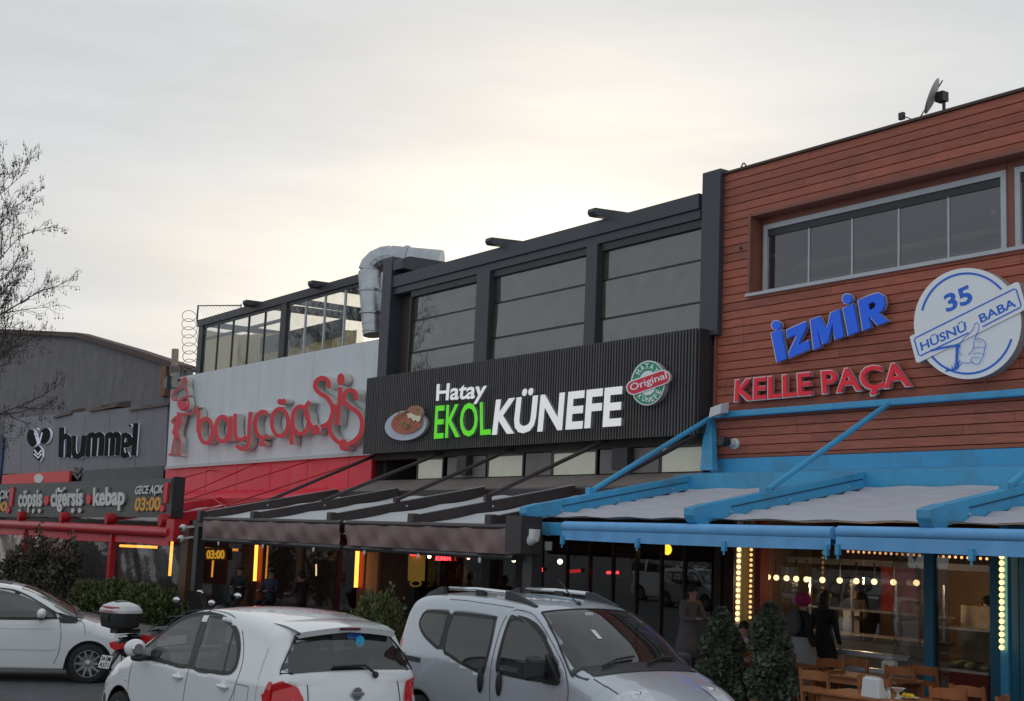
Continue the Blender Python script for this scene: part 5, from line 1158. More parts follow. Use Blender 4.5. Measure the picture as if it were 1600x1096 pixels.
        for k in range(10):
            an = 2*math.pi*k/10; d = Vector((math.cos(an), 0, math.sin(an))); tdir = Vector((-d.z, 0, d.x))
            p0 = c+d*rw*.13+Vector((0, b*.88, 0)); p1 = c+d*rw*.66+Vector((0, b*.93, 0)); h = Vector((0, -sg*.03, 0)); w0, w1 = tdir*.022, tdir*.014
            m.hexa([p0-w0, p0+w0, p1+w1, p1-w1], [v+h for v in (p0-w0, p0+w0, p1+w1, p1-w1)])
        m.lathe(c, [(rw*.2, b*.4), (rw*.2, b*.9), (rw*.1, b*.95), (.001, b*.95)], 16, 'y')
        o = m.build('rim', M_alloy, w_, 40); MB().lathe(c, [(rw*.45, b*.36), (rw*.45, b*.42), (.001, b*.42)], 24, 'y').build('brake_disc', mat('brake_steel', (.2, .2, .2, 1), .4, metal=.8, var=.1), w_)
        MB().lathe(c, [(rw*.09, b*.96), (rw*.07, b*1.02), (.001, b*1.03)], 12, 'y').build('hub_cap', M_chrome, w_)
    # -- patches that follow the body
    def side_patch(s, nm, poly, sg, mt, off=.004, par=None, k=4, th=0, smooth=True):
        pts = smooth_path(poly, k, True) if smooth else poly
        if mt is M_cglass and sg > 0: s.sc.append(pts)
        xs = [p[0] for p in pts]; x0, x1 = min(xs), max(xs); n = 26; mb = MB()
        def zr_(x):
            zz = []
            for (ax, az), (bx_, bz) in zip(pts, pts[1:]+pts[:1]):
                if (ax-x)*(bx_-x) <= 0 and abs(ax-bx_) > 1e-7: zz.append(az+(bz-az)*(x-ax)/(bx_-ax))
            return (min(zz), max(zz)) if zz else (pts[0][1], pts[0][1])
        def fn(u, v):
            x = x0+(x1-x0)*(.5-.5*math.cos(u*math.pi)); x = min(max(x, x0+1e-4), x1-1e-4); a, b = zr_(x); return s.side(x, a+(b-a)*v, sg, off)
        mb.grid(fn, n, 6); ob = mb.build(nm, mt, par or s.t, True)
        if mt is M_cglass: s.side_line('rubber_surround', pts+pts[:2], sg, .034, M_cseal, .006, ob, sm=False)
        return ob
    def side_line(s, nm, pts, sg, w, mt, off=.003, par=None, sm=True):
        if sm: pts = smooth_path(pts, 6)
        mb = MB(); L, Rr = [], []
        for i, p in enumerate(pts):
            a, b = pts[max(0, i-1)], pts[min(len(pts)-1, i+1)]; dx, dz = b[0]-a[0], b[1]-a[1]; l = math.hypot(dx, dz) or 1; nx, nz = -dz/l*w/2, dx/l*w/2
            L.append(s.side(p[0]+nx, p[1]+nz, sg, off)); Rr.append(s.side(p[0]-nx, p[1]-nz, sg, off))
        n = len(L); mb.v = L+Rr; mb.f = [[i, i+1, n+i+1, n+i] for i in range(n-1)]; mb.m = [0]*(n-1)
        return mb.build(nm, mt, par or s.t)
    def top_patch(s, nm, i0, i1, f0, f1, mt, off=.005, par=None, round_=.0, nv=20):
        # from profile index i0 to i1; half width fraction f0 at i0 to f1 at i1
        m = 24
        if mt is M_cglass and nm != 'sunroof': s.tc.append((i0, i1, f0, f1, round_))
        def fn(u, v):
            i = i0+(i1-i0)*u; f = (f0+(f1-f0)*u); e = 1
            if round_: e = 1-round_*(abs(2*u-1)**6)
            f = f*e*(2*v-1); a = int(math.floor(i)); t = i-a
            return s.top(a, f, off).lerp(s.top(a+1, f, off), t)
        return MB().grid(fn, m, nv).build(nm, mt, par or s.t, True)
    def idx(s, x, z):
        return min(range(len(s.P)), key=lambda i: (s.P[i][0]-x)**2+(s.P[i][1]-z)**2)
    def top_line(s, nm, pts, w, mt, off=.004):   # pts: (index, fraction)
        mb = MB(); Pn = [s.top(int(i), f, off) for i, f in pts]; mb.tube(Pn, w, 4); return mb.build(nm, mt, s.t)

MICRA = (Vector((-10.9, -10.95, -.02)), R_(186)); FIO = (Vector((-13.3, -8.5, -.02)), R_(4.2)); MERC = (Vector((-24.30, -12.61, -.28)), R_(70))
# ---------------------------------------------------------------- small white hatchback seen from behind
def hatchback():
    c = Car('white_hatchback', 'small rounded white hatchback seen from behind in the middle of the street', 3.78, .83,
            [(3.78, .24), (3.775, .42), (3.75, .6), (3.66, .75), (3.42, .89), (3.15, .97), (2.97, 1.015), (2.72, 1.15), (2.4, 1.33), (2.12, 1.445), (1.75, 1.505), (1.3, 1.52), (.85, 1.49), (.5, 1.44), (.34, 1.39), (.25, 1.27), (.17, 1.12), (.12, 1.04), (.06, .88), (.02, .68), (.0, .5), (.0, .26)],
            .94, (.62, 3.07), .3, M_wpaint, MICRA[0], MICRA[1], tumble=.30, rtop=.13, rend=.26)
    for sg in (1, -1):
        fw = c.side_patch('side_window', [(2.70, .985), (2.5, 1.14), (2.25, 1.30), (2.0, 1.395), (1.78, 1.425), (1.73, 1.40), (1.69, 1.2), (1.67, .975), (2.2, .97)], sg, M_cglass, .005, k=5)
        rw = c.side_patch('side_window', [(1.575, .975), (1.60, 1.2), (1.64, 1.40), (1.6, 1.43), (1.35, 1.415), (1.1, 1.345), (.92, 1.2), (.86, 1.06), (.92, .985), (1.2, .965)], sg, M_cglass, .005, k=5)
        c.side_line('window_seal', [(2.74, .975), (2.2, .96), (1.6, .962), (.92, .972)], sg, .022, M_cseal, .007, fw)
        c.side_line('window_seal', [(2.74, .98), (2.5, 1.155), (2.25, 1.315), (2.0, 1.41), (1.7, 1.45), (1.35, 1.435), (1.08, 1.36), (.9, 1.215), (.84, 1.05), (.9, .975)], sg, .018, M_cseal, .007, fw)
        c.side_line('pillar_cover', [(1.62, .965), (1.655, 1.2), (1.70, 1.462)], sg, .125, M_plast, .006, fw)
        c.side_line('quarter_divider', [(1.02, .97), (1.10, 1.35)], sg, .022, M_cseal, .007, rw)
        c.side_line('door_gap', [(2.78, .98), (2.86, .8), (2.86, .5), (2.78, .3)], sg, .007, M_gapl); c.side_line('door_gap', [(1.64, .96), (1.68, .8), (1.7, .55), (1.66, .3)], sg, .007, M_gapl)
        c.side_line('door_gap', [(1.7, 1.475), (1.3, 1.465), (1.02, 1.38), (.83, 1.2), (.76, 1.02), (.82, .8), (1.0, .55)], sg, .007, M_gapl)
        c.side_line('door_gap', [(1.7, 1.475), (2.1, 1.425), (2.45, 1.24), (2.78, .99)], sg, .007, M_gapl)
        for x in (1.83, .98):
            p = c.side(x, .86, sg); h = MB().ball(p+Vector((0, sg*.02, 0)), .1, 12, 8, (1.0, .28, .22)).build('door_handle', c.paint, c.t, True)
            MB().ball(p+Vector((.0, sg*.004, .0)), .07, 12, 8, (.8, .1, .75)).build('handle_recess', c.paint, h, True)
        # mirror
        p = c.side(2.52, 1.0, sg); m = MB().ball(p+Vector((.03, sg*.14, .06)), .115, 14, 10, (.6, 1.0, .75)).build('mirror', c.paint, c.t, True)
        MB().ball(p+Vector((.0, sg*.09, -.03)), .1, 12, 8, (.55, 1.1, .35)).build('mirror_base', M_plast, m, True); MB().lathe(p+Vector((-.045, sg*.145, .06)), [(.05, -.012), (.06, .004)], 14, 'x').build('mirror_glass', M_chrome, m)
        # tail light wraps round the corner
        tl = MB(); i0, i1 = c.idx(.1, 1.0), c.idx(.01, .6)
        tl.grid(lambda u, v: c.top(round(i0+(i1-i0)*u), sg*(1-(1-v)*(.05+.115*math.sin(math.pi*(.1+.8*u))**.6)), .022*math.sin(math.pi*min(1, u*1.02))*math.sin(math.pi*(.25+.5*v))+.004), 14, 8)
        to = tl.build('tail_light', M_tail, c.t, True)
        MB().grid(lambda u, v: c.side(.24+.10*(1-v)*math.sin(math.pi*(.15+.7*u)), .97-.36*u, sg, .008), 8, 5).build('tail_light_wing', M_tail, to, True)
        MB().grid(lambda u, v: c.top(round(i0+(i1-i0)*(.42+.36*u)), sg*(.875+.06*v), .032), 6, 4).build('reverse_lens', M_lens, to, True)
        c.side_line('fuel_flap' if sg > 0 else 'panel_gap', [(.58, .9), (.78, .9), (.79, .74), (.58, .74), (.57, .9)], sg, .006, M_gapl, sm=False)
        p = c.side(2.95, .72, sg); MB().ball(p, .03, 8, 6, (1, .3, .6)).build('side_repeater', M_lens, c.t)
        i = c.idx(3.6, .78); MB().grid(lambda u, v: c.top(round(i-6+10*u), sg*(.72+.26*v), .006), 8, 6).build('headlight', M_lens, c.t, True)
    a, b = c.idx(2.94, 1.03), c.idx(2.16, 1.43); c.top_patch('windscreen', a, b, .90, .80, M_cglass, .005)
    a, b = c.idx(.325, 1.375), c.idx(.125, 1.05); rwn = c.top_patch('rear_window', a, b, .80, .92, M_cglass, .006, round_=.10)
    c.top_line('window_seal', [(i, .80+(.12*(i-a)/(b-a))-(.09 if i in (a, b) else 0)) for i in range(a, b+1)], .008, M_cseal, .006); c.top_line('window_seal', [(i, -(.80+(.12*(i-a)/(b-a)))+(.09 if i in (a, b) else 0)) for i in range(a, b+1)], .008, M_cseal, .006)
    # roof spoiler
    s0 = c.idx(.62, 1.46); sp = MB()
    def spf(u, v):
        f = .84*(2*v-1); p = c.top(s0, f, .004); q = c.top(c.idx(.34, 1.39), f*.97, .0)+Vector((-.13, 0, .035-.03*abs(f))); return p.lerp(q, u)+Vector((0, 0, .012*math.sin(u*3.14)))
    sp.grid(spf, 6, 20); sp.grid(lambda u, v: spf(1, v)+Vector((.02*u, 0, -.05*u)), 3, 20); sp.grid(lambda u, v: (spf(1, v)+Vector((.02, 0, -.05))).lerp(c.top(c.idx(.31, 1.36), .8*(2*v-1), .0), u), 2, 20)
    so_ = sp.build('roof_spoiler', c.paint, c.t, 40); p = spf(1, .5); MB().box(p.x-.006, p.x+.02, -.11, .11, p.z-.032, p.z-.012).build('brake_light', mat('dark_red_lens', (.12, .012, .012, 1), .2, var=0), so_)
    # wiper, badge, plate, lip, gaps
    i = c.idx(.11, 1.02); p = c.top(i, -.05, .02); q = c.top(i-7, -.42, .02)
    wp = MB().tube([c.top(i, -.30, .03), c.top(i-3, -.16, .035), c.top(i-3, .30, .03)], .012, 6).build('rear_wiper', M_plast, c.t); MB().ball(c.top(i, -.30, .02), .03, 8, 6).build('wiper_hub', M_plast, wp)
    p = c.top(c.idx(.05, .85), 0, .012); MB().lathe(p, [(.058, -.004), (.058, .004), (.044, .004), (.044, -.004)], 24, 'x').build('badge_ring', M_chrome, c.t); MB().box(p.x-.012, p.x+.006, -.072, .072, p.z-.013, p.z+.013).build('badge_bar', M_chrome, c.t)
    j = c.idx(0, .5); MB().grid(lambda u, v: c.top(round(j-2+6*u), .42*(2*v-1), .008), 4, 6).build('number_plate', M_pvc, c.t, True)
    for sg in (1, -1): c.top_line('tailgate_gap', [(k, sg*(.86 if k < c.idx(.12, 1.0) else .80)) for k in range(c.idx(.08, .96), c.idx(.0, .52))], .005, M_gapl, .004)
    st = MB().lathe(c.top(c.idx(.25, 1.28), -.22, .012), [(.05, -.002), (.05, .002)], 18, 'x').build('round_sticker', mat('sticker_cyan', C(40, 160, 206), .4, var=0), c.t)
    MB().grid(lambda u, v: c.top(round(c.idx(.31, 1.37)+3*u), -.28+.26*v, .012), 3, 6).build('window_sticker', mat('sticker_blue', C(40, 70, 120), .4, var=.1), c.t)
    return c

# ---------------------------------------------------------------- silver people carrier
def carrier():
    c = Car('silver_van_car', 'silver high roofed family van with black roof rails facing right', 3.96, .86,
            [(3.96, .3), (3.955, .5), (3.93, .68), (3.84, .82), (3.66, .93), (3.42, 1.02), (3.2, 1.09), (3.08, 1.14), (2.8, 1.33), (2.5, 1.5), (2.3, 1.59), (2.05, 1.645), (1.6, 1.675), (1.0, 1.675), (.5, 1.65), (.22, 1.6), (.1, 1.5), (.06, 1.3), (.04, 1.0), (.02, .7), (0, .5), (0, .3)],
            1.0, (.62, 3.13), .31, M_spaint, FIO[0], FIO[1], tumble=.21, rtop=.14, rend=.22)
    for sg in (1, -1):
        fw = c.side_patch('side_window', [(2.88, 1.04), (2.72, 1.2), (2.5, 1.37), (2.3, 1.455), (2.1, 1.475), (2.02, 1.46), (1.985, 1.4), (1.97, 1.2), (1.97, 1.03), (2.02, .99), (2.4, .975), (2.8, .985)], sg, M_cglass, .005, k=5)
        c.side_line('window_seal', [(2.9, 1.03), (2.72, 1.215), (2.5, 1.39), (2.3, 1.475), (2.08, 1.495), (1.985, 1.47), (1.95, 1.2), (1.96, 1.0), (2.05, .97), (2.45, .955), (2.85, .97), (2.9, 1.03)], sg, .024, M_cseal, .007, fw)
        sw = c.side_patch('side_window', [(1.72, 1.46), (1.76, 1.44), (1.78, 1.2), (1.76, .98), (1.70, .955), (1.45, .99), (1.15, 1.06), (1.04, 1.1), (1.02, 1.3), (1.04, 1.44), (1.1, 1.46)], sg, M_cglass, .005, k=5)
        qw = c.side_patch('side_window', [(.92, 1.455), (.95, 1.43), (.95, 1.2), (.93, 1.12), (.85, 1.13), (.6, 1.22), (.47, 1.31), (.46, 1.38), (.52, 1.44), (.7, 1.455)], sg, M_cglass, .005, k=5)
        c.side_line('pillar_cover', [(.985, 1.1), (.985, 1.455)], sg, .075, M_plast, .004, sw)
        c.side_line('door_gap', [(2.06, 1.56), (1.93, 1.5), (1.87, 1.3), (1.87, .8), (1.95, .5), (1.95, .28)], sg, .008, M_gapl); c.side_line('door_gap', [(2.06, 1.56), (2.35, 1.52), (2.7, 1.3), (2.98, 1.05), (3.02, .8), (2.78, .6)], sg, .008, M_gapl)
        c.side_line('slide_rail', [(.2, .965), (.62, .965)], sg, .05, M_plast, .008, sm=False); c.side_line('roof_gap', [(2.0, 1.575), (1.2, 1.595), (.9, 1.59)], sg, .006, M_gapl)
        for x in (2.02, 1.72): MB().ball(c.side(x, .87, sg)+Vector((0, sg*.012, 0)), .1, 12, 8, (.42, .25, 1.15)).build('door_handle', M_plast, c.t, True)
        # mirror
        p = c.side(2.72, 1.0, sg); m = MB(); q = p+Vector((.0, sg*.16, .08))
        m.hexa([q+Vector(v) for v in ((-.04, -.1, -.12), (-.04, .1, -.1), (-.04, .1, .11), (-.04, -.1, .12))], [q+Vector(v) for v in ((.09, -.08, -.09), (.09, .07, -.08), (.09, .07, .08), (.09, -.08, .09))]); mo = m.build('mirror', M_plast, c.t, bevel=.03)
        MB().hexa([p+Vector(v) for v in ((-.02, -.02*sg, -.06), (.16, -.02*sg, -.06), (.2, -.02*sg, -.02), (.0, -.02*sg, .2))], [p+Vector(v) for v in ((-.02, .03*sg, -.06), (.16, .03*sg, -.06), (.2, .03*sg, -.02), (.0, .03*sg, .2))]).build('mirror_base', M_plast, mo); MB().bar(p, q, .06, .06).build('mirror_arm', M_plast, mo)
        # roof rails with black feet
        xr_ = [1.98, 1.75, 1.2, .7, .42]; i0 = [c.idx(x, 1.66) for x in xr_]
        pts = [c.top(i, sg*.80, .06 if 0 < k < 4 else .04) for k, i in enumerate(i0)]
        rr_ = MB().tube(pts[1:4], .02, 8).build('roof_rail', M_chrome, c.t, True)
        for a_, b_ in ((c.idx(2.2, 1.61), c.idx(1.72, 1.67)), (c.idx(.25, 1.6), c.idx(.62, 1.66))):
            f_ = MB(); n = 6; A_ = [c.top(round(a_+(b_-a_)*k/n), sg*.80, 0) for k in range(n+1)]; B_ = [c.top(round(a_+(b_-a_)*k/n), sg*.80, .012+.065*min(1, k/n*1.2)) for k in range(n+1)]
            for k in range(n): f_.hexa([A_[k]+Vector((0, -.03, 0)), A_[k+1]+Vector((0, -.03, 0)), B_[k+1]+Vector((0, -.022, 0)), B_[k]+Vector((0, -.022, 0))], [A_[k]+Vector((0, .03, 0)), A_[k+1]+Vector((0, .03, 0)), B_[k+1]+Vector((0, .022, 0)), B_[k]+Vector((0, .022, 0))])
            f_.build('rail_foot', M_plast, rr_, 50)
        im = c.idx(1.3, 1.675); a_ = c.top(im, sg*.80, 0); MB().box(a_.x-.07, a_.x+.07, a_.y-.025, a_.y+.025, a_.z-.01, a_.z+.055).build('rail_foot', M_plast, rr_)
        i = c.idx(3.78, .87); MB().grid(lambda u, v: c.top(round(i-7+15*u), sg*(.60+.38*v-.12*(1-v)*u), .008), 10, 8).build('headlight', M_lens, c.t, True)
        i = c.idx(3.6, .95); MB().ball(c.top(i, sg*.66, .0), .04, 8, 6, (1.2, 1, .5)).build('headlight_bulb', M_chrome, c.t)
        p = c.side(3.05, .8, sg); MB().ball(p, .03, 8, 6, (1, .3, .6)).build('side_repeater', M_lens, c.t)
        tl = MB(); j0, j1 = c.idx(.05, 1.15), c.idx(.02, .75); tl.grid(lambda u, v: c.top(round(j0+(j1-j0)*u), sg*(.82+.18*v), .01), 8, 6).build('tail_light', M_tail, c.t, True)
    a, b = c.idx(3.1, 1.135), c.idx(2.33, 1.58); c.top_patch('windscreen', a, b, .93, .83, M_cglass, .006)
    for sg in (1, -1): c.top_line('windscreen_seal', [(i, sg*(.935-.10*(i-a)/(b-a))) for i in range(a, b+1)], .01, M_cseal, .005)
    c.top_line('windscreen_seal', [(b, f/10*.83) for f in range(-10, 11)], .01, M_cseal, .005)
    c.top_patch('cowl', c.idx(3.24, 1.08), c.idx(3.09, 1.14), .90, .93, M_plast, .008)
    for f0, f1 in ((-.62, -.02), (.1, .66)): c.top_line('wiper', [(a-1, f0), (a+2, (f0+f1)/2), (a+3, f1)], .012, M_plast, .03)
    p = c.top(c.idx(2.2, 1.62), 0, .0); MB().tube([p, p+Vector((-.06, 0, .03)), p+Vector((-.32, 0, .22))], .008, 6).build('aerial', M_plast, c.t); MB().ball(p, .03, 8, 6).build('aerial_base', M_plast, c.t)
    a2, b2 = c.idx(.11, 1.5), c.idx(.05, 1.08); c.top_patch('rear_window', a2, b2, .82, .86, M_cglass, .006, round_=.08)
    i = c.idx(2.7, 1.4); MB().box(*(lambda q: (q.x-.01, q.x+.0, q.y-.05, q.y+.05, q.z-.02, q.z+.02))(c.top(c.idx(2.45, 1.52), -.1, .012))).build('toll_tag', M_pvc, c.t)
    q = c.top(c.idx(2.68, 1.41), -.30, .011); MB().grid(lambda u, v: c.top(round(c.idx(2.8, 1.33)+5*u), -.34+.07*v, .011), 4, 3).build('paper_slip', M_pvc, c.t)
    c.top_line('bonnet_gap', [(c.idx(3.88, .78), f/10*.8) for f in range(-10, 11)], .005, M_gapl, .001)
    for sg in (1, -1): c.top_line('bonnet_gap', [(k, sg*(.86-.0*k)) for k in range(c.idx(3.86, .8), c.idx(3.24, 1.08))], .005, M_gapl, .001)
    MB().grid(lambda u, v: c.top(round(c.idx(3.95, .5)+3*u), .5*(2*v-1), .006), 3, 6).build('grille', M_plast, c.t)
    MB().lathe(c.top(c.idx(3.93, .68), 0, .01), [(.06, 0), (.06, .01)], 16, 'x').build('badge', M_chrome, c.t)
    return c
# ---------------------------------------------------------------- white compact car at the left
def compact():
    c = Car('white_compact_car', 'white compact car with ten spoke alloy wheel parked at the far left', 4.27, .885,
            [(4.27, .26), (4.265, .45), (4.24, .6), (4.15, .74), (3.95, .86), (3.65, .95), (3.38, 1.02), (3.2, 1.075), (2.9, 1.24), (2.55, 1.42), (2.25, 1.52), (1.9, 1.575), (1.4, 1.59), (.8, 1.55), (.4, 1.47), (.25, 1.35), (.13, 1.08), (.06, .85), (.02, .6), (0, .4), (0, .27)],
            .97, (.75, 3.42), .315, M_wpaint, MERC[0], MERC[1], tumble=.28, rtop=.12, rend=.27)
    for sg in (1, -1):
        fw = c.side_patch('side_window', [(2.86, 1.06), (2.6, 1.24), (2.3, 1.39), (2.0, 1.455), (1.8, 1.46), (1.76, 1.4), (1.74, 1.2), (1.74, 1.02), (2.2, 1.02), (2.6, 1.03)], sg, M_cglass, .005, k=5)
        qw = c.side_patch('quarter_window', [(3.2, 1.03), (2.95, 1.11), (2.9, 1.11), (2.92, .98), (3.0, .955), (3.18, .97)], sg, M_plast, .005, k=4)
        c.side_patch('side_window', [(1.64, 1.02), (1.65, 1.3), (1.68, 1.46), (1.3, 1.46), (.85, 1.4), (.6, 1.25), (.55, 1.08), (1.0, 1.02)], sg, M_cglass, .005, k=5)
        c.side_line('window_seal', [(2.9, 1.035), (2.3, 1.005), (1.0, 1.005), (.5, 1.05)], sg, .025, M_cseal, .007, fw); c.side_line('window_seal', [(3.2, 1.04), (2.9, 1.1), (2.6, 1.26), (2.3, 1.41), (2.0, 1.475), (1.3, 1.48), (.8, 1.41)], sg, .025, M_cseal, .007, fw); c.side_line('pillar_cover', [(1.69, 1.01), (1.72, 1.47)], sg, .09, M_plast, .006, fw)
        c.side_line('door_gap', [(2.92, 1.0), (2.96, .8), (2.95, .5), (2.88, .3)], sg, .008, M_gapl); c.side_line('door_gap', [(1.7, 1.0), (1.72, .6), (1.7, .3)], sg, .008, M_gapl); c.side_line('door_gap', [(3.2, 1.05), (3.3, .95), (3.34, .8)], sg, .007, M_gapl)
        c.side_line('crease_shade_strip', [(2.85, .86), (2.0, .85), (1.0, .87)], sg, .012, mat('crease_shade', (.62, .63, .65, 1), .3), .004); c.side_line('rub_strip', [(2.88, .55), (1.75, .55)], sg, .05, c.paint, .014, sm=False)  # greyer strip paints the shade line of a body crease
        for x in (1.9, .9): MB().ball(c.side(x, .9, sg)+Vector((0, sg*.02, 0)), .1, 12, 8, (1, .25, .22)).build('door_handle', c.paint, c.t, True)
        p = c.side(2.62, 1.06, sg); m = MB().ball(p+Vector((.02, sg*.16, .05)), .14, 14, 10, (.55, 1.0, .6)).build('mirror', c.paint, c.t, True); MB().ball(p+Vector((.02, sg*.12, -.03)), .12, 12, 8, (.5, 1.1, .22)).build('mirror_base', M_plast, m, True)
        i = c.idx(4.05, .8); MB().grid(lambda u, v: c.top(round(i-6+14*u), sg*(.66+.33*v), .008), 10, 8).build('headlight', M_lens, c.t, True)
        tl = MB(); j0, j1 = c.idx(.1, 1.0), c.idx(.02, .7); tl.grid(lambda u, v: c.top(round(j0+(j1-j0)*u), sg*(.8+.2*v), .01), 8, 6).build('tail_light', M_tail, c.t, True)
    a, b = c.idx(3.16, 1.09), c.idx(2.3, 1.5); c.top_patch('windscreen', a, b, .93, .82, M_cglass, .006); a, b = c.idx(.32, 1.4), c.idx(.14, 1.1); c.top_patch('rear_window', a, b, .8, .88, M_cglass, .006, round_=.1)
    c.top_patch('sunroof', c.idx(2.1, 1.55), c.idx(1.0, 1.57), .62, .62, M_cseal, .005)
    k = c.idx(3.2, 1.07); c.top_patch('cowl', k-3, k+1, .9, .92, M_plast, .008); c.top_line('wiper', [(k+1, -.6), (k+3, -.1), (k+4, .1)], .012, M_plast, .03); c.top_line('wiper', [(k+1, .1), (k+3, .5), (k+4, .7)], .012, M_plast, .03)
    MB().grid(lambda u, v: c.top(round(c.idx(4.26, .5)+4*u), .55*(2*v-1), .006), 3, 6).build('grille', M_plast, c.t)
    return c
_c = hatchback(); _c.cabin(1.75, .95, 2.5, 1); _c.finish(); _c.t.scale = (1.02, 1, 1.045)
_c = carrier(); _c.cabin(1.95, 1.0, 2.68, 1); _c.finish(); _c.t.scale = (1, 1, 1.055)
_c = compact(); _c.cabin(1.95, 1.0, 2.72, 1); _c.finish()
def WD(x, y, d): return CAM+ray(x, y)*d
# ================================================================== scooters
M_sc_dark = mat('scooter_plastic', (.03, .03, .033, 1), .4, var=.1); M_seat = mat('seat_vinyl', (.018, .018, .02, 1), .55, var=.1); M_scw = mat('scooter_white', (.6, .61, .63, 1), .3, var=.05, coat=.4)
def scooter(name, label, loc, yaw, case=True, steer=0.):
    t = bpy.data.objects.new(name, None); COL.objects.link(t); t.location = loc; t.rotation_euler = (0, 0, yaw); LOC[t.name] = Vector(); tag(t, label, 'scooter')
    for x in (0.05, 1.32):
        w_ = MB().lathe((x, 0, .25), [(.17, -.05), (.23, -.055), (.25, -.03), (.25, .03), (.23, .055), (.17, .05), (.17, -.05)], 28, 'y').build('wheel', M_tyre, t, 40); MB().lathe((x, 0, .25), [(.17, -.04), (.05, -.03), (.05, .03), (.17, .04)], 20, 'y').build('rim', M_alloy, w_)
    # tail fairing
    bd = MB(); st = [(-.22, .62, .70, .05), (-.1, .52, .78, .11), (.15, .40, .80, .16), (.45, .36, .78, .17), (.62, .28, .60, .16), (.7, .24, .36, .15)]
    def fn(u, v):
        k = u*(len(st)-1); i = min(int(k), len(st)-2); f = k-i; a, b = st[i], st[i+1]; x, z0, z1, w_ = [a[j]+(b[j]-a[j])*f for j in range(4)]; an = v*2*math.pi; c_, s_ = math.cos(an), math.sin(an)
        return (x, w_*math.copysign(abs(c_)**.6, c_), (z0+z1)/2+(z1-z0)/2*math.copysign(abs(s_)**.6, s_))
    bd.grid(fn, 20, 20); bd.build('tail_fairing', M_sc_dark, t, True)
    for sg in (1, -1):
        MB().grid(lambda u, v: (-.16+.5*u, sg*(.10+.075*math.sin(.3+u*1.4)+.006), .56+.03*u+.12*v), 8, 3).build('side_panel', M_scw, t, True)
    MB().grid(lambda u, v: (-.12+.75*u, (v-.5)*(.26+.08*math.sin(u*3)), .80+.03*math.sin(u*3.1)-.03*(2*v-1)**2+.04*max(0, .4-u)), 16, 8).build('seat', M_seat, t, True)
    MB().grid(lambda u, v: (-.12+.75*u, (v-.5)*(.28+.08*math.sin(u*3)), .765-.05*(1-(2*v-1)**2)), 16, 8).build('seat_base', M_seat, t, True)
    tl = MB().prism([(-.2, y, z) for y, z in ((-.15, .70), (.15, .70), (.11, .63), (0, .60), (-.11, .63))], (-.05, 0, .0)).build('tail_light', M_tail, t)
    for sg in (1, -1): MB().hexa([(-.22, sg*.10, .64), (-.05, sg*.19, .67), (-.05, sg*.19, .72), (-.22, sg*.13, .71)], [(-.2, sg*.05, .64), (-.05, sg*.1, .67), (-.05, sg*.1, .72), (-.2, sg*.06, .71)]).build('tail_lens', M_tail, t)
    MB().hexa([(-.2, -.05, .6), (-.2, .05, .6), (-.42, .09, .36), (-.42, -.09, .36)], [(-.17, -.05, .58), (-.17, .05, .58), (-.40, .09, .33), (-.40, -.09, .33)]).build('rear_mudguard', M_sc_dark, t)
    n = Vector((-.55, 0, .0)); pl = MB(); p = Vector((-.40, 0, .45)); pl.hexa([p+Vector((-.03, -.12, -.085)), p+Vector((-.03, .12, -.085)), p+Vector((.03, .12, .085)), p+Vector((.03, -.12, .085))], [p+Vector((-.024, -.12, -.087)), p+Vector((-.024, .12, -.087)), p+Vector((.036, .12, .083)), p+Vector((.036, -.12, .083))]); po = pl.build('number_plate', M_pvc, t)
    if case:
        for txt, z0, z1 in (('34 EM', .01, .07), ('A571', -.07, -.01)):
            q = [p+Vector((-.036+(z0+.085)*.35+.0, .10, z0)), p+Vector((-.036+(z0+.085)*.35, -.10, z0)), p+Vector((-.036+(z1+.085)*.35, -.10, z1)), p+Vector((-.036+(z1+.085)*.35, .10, z1))]
            text_parts(txt, [tuple(v) for v in q], .0, [M_blackf]*2, po, 0, bold=.01, split=False, name='plate_lettering')
        tc = MB(); s2 = [(.92, .13, .19, .70), (.96, .19, .27, 1), (1.06, .21, .29, 1), (1.12, .22, .30, 1)]
        def shell(rows, nm, mt, par):
            b_ = MB()
            def f2(u, v):
                k = u*(len(rows)-1); i = min(int(k), len(rows)-2); f = k-i; a, b = rows[i], rows[i+1]; z, rx, ry = [a[j]+(b[j]-a[j])*f for j in range(3)]; an = v*2*math.pi; c_, s_ = math.cos(an), math.sin(an); return (-.2+rx*math.copysign(abs(c_)**.55, c_), ry*math.copysign(abs(s_)**.55, s_), z)
            b_.grid(f2, 12, 32); r = rows[-1]; b_.grid(lambda u, v: (-.2+r[1]*u*math.copysign(abs(math.cos(v*6.2832))**.55, math.cos(v*6.2832)), r[2]*u*math.copysign(abs(math.sin(v*6.2832))**.55, math.sin(v*6.2832)), r[0]+.03*(1-u*u)), 5, 32); return b_.build(nm, mt, par, True)
        tcs = shell([(.90, .1, .15), (.93, .19, .26), (1.05, .215, .29), (1.13, .22, .30)], 'top_case', M_sc_dark, t)
        shell([(1.131, .222, .302), (1.17, .22, .30), (1.23, .18, .26), (1.26, .12, .19)], 'case_lid', M_scw, tcs)
        MB().grid(lambda u, v: (-.2-.228+.03*u+.02*abs(2*v-1)**3, (v-.5)*.40, 1.14+.075*u), 4, 10).build('case_reflector', mat('case_red', (.34, .015, .03, 1), .25, var=.05), tcs, True)
        MB().ball((-.2, 0, 1.275), .1, 10, 6, (1, 1.2, .25)).build('case_crown', M_sc_dark, tcs, True); MB().box(-.44, -.40, -.03, .03, 1.02, 1.1).build('case_latch', M_plast, tcs)
        MB().box(-.3, .1, -.08, .08, .84, .9).build('luggage_rack', M_plast, t)
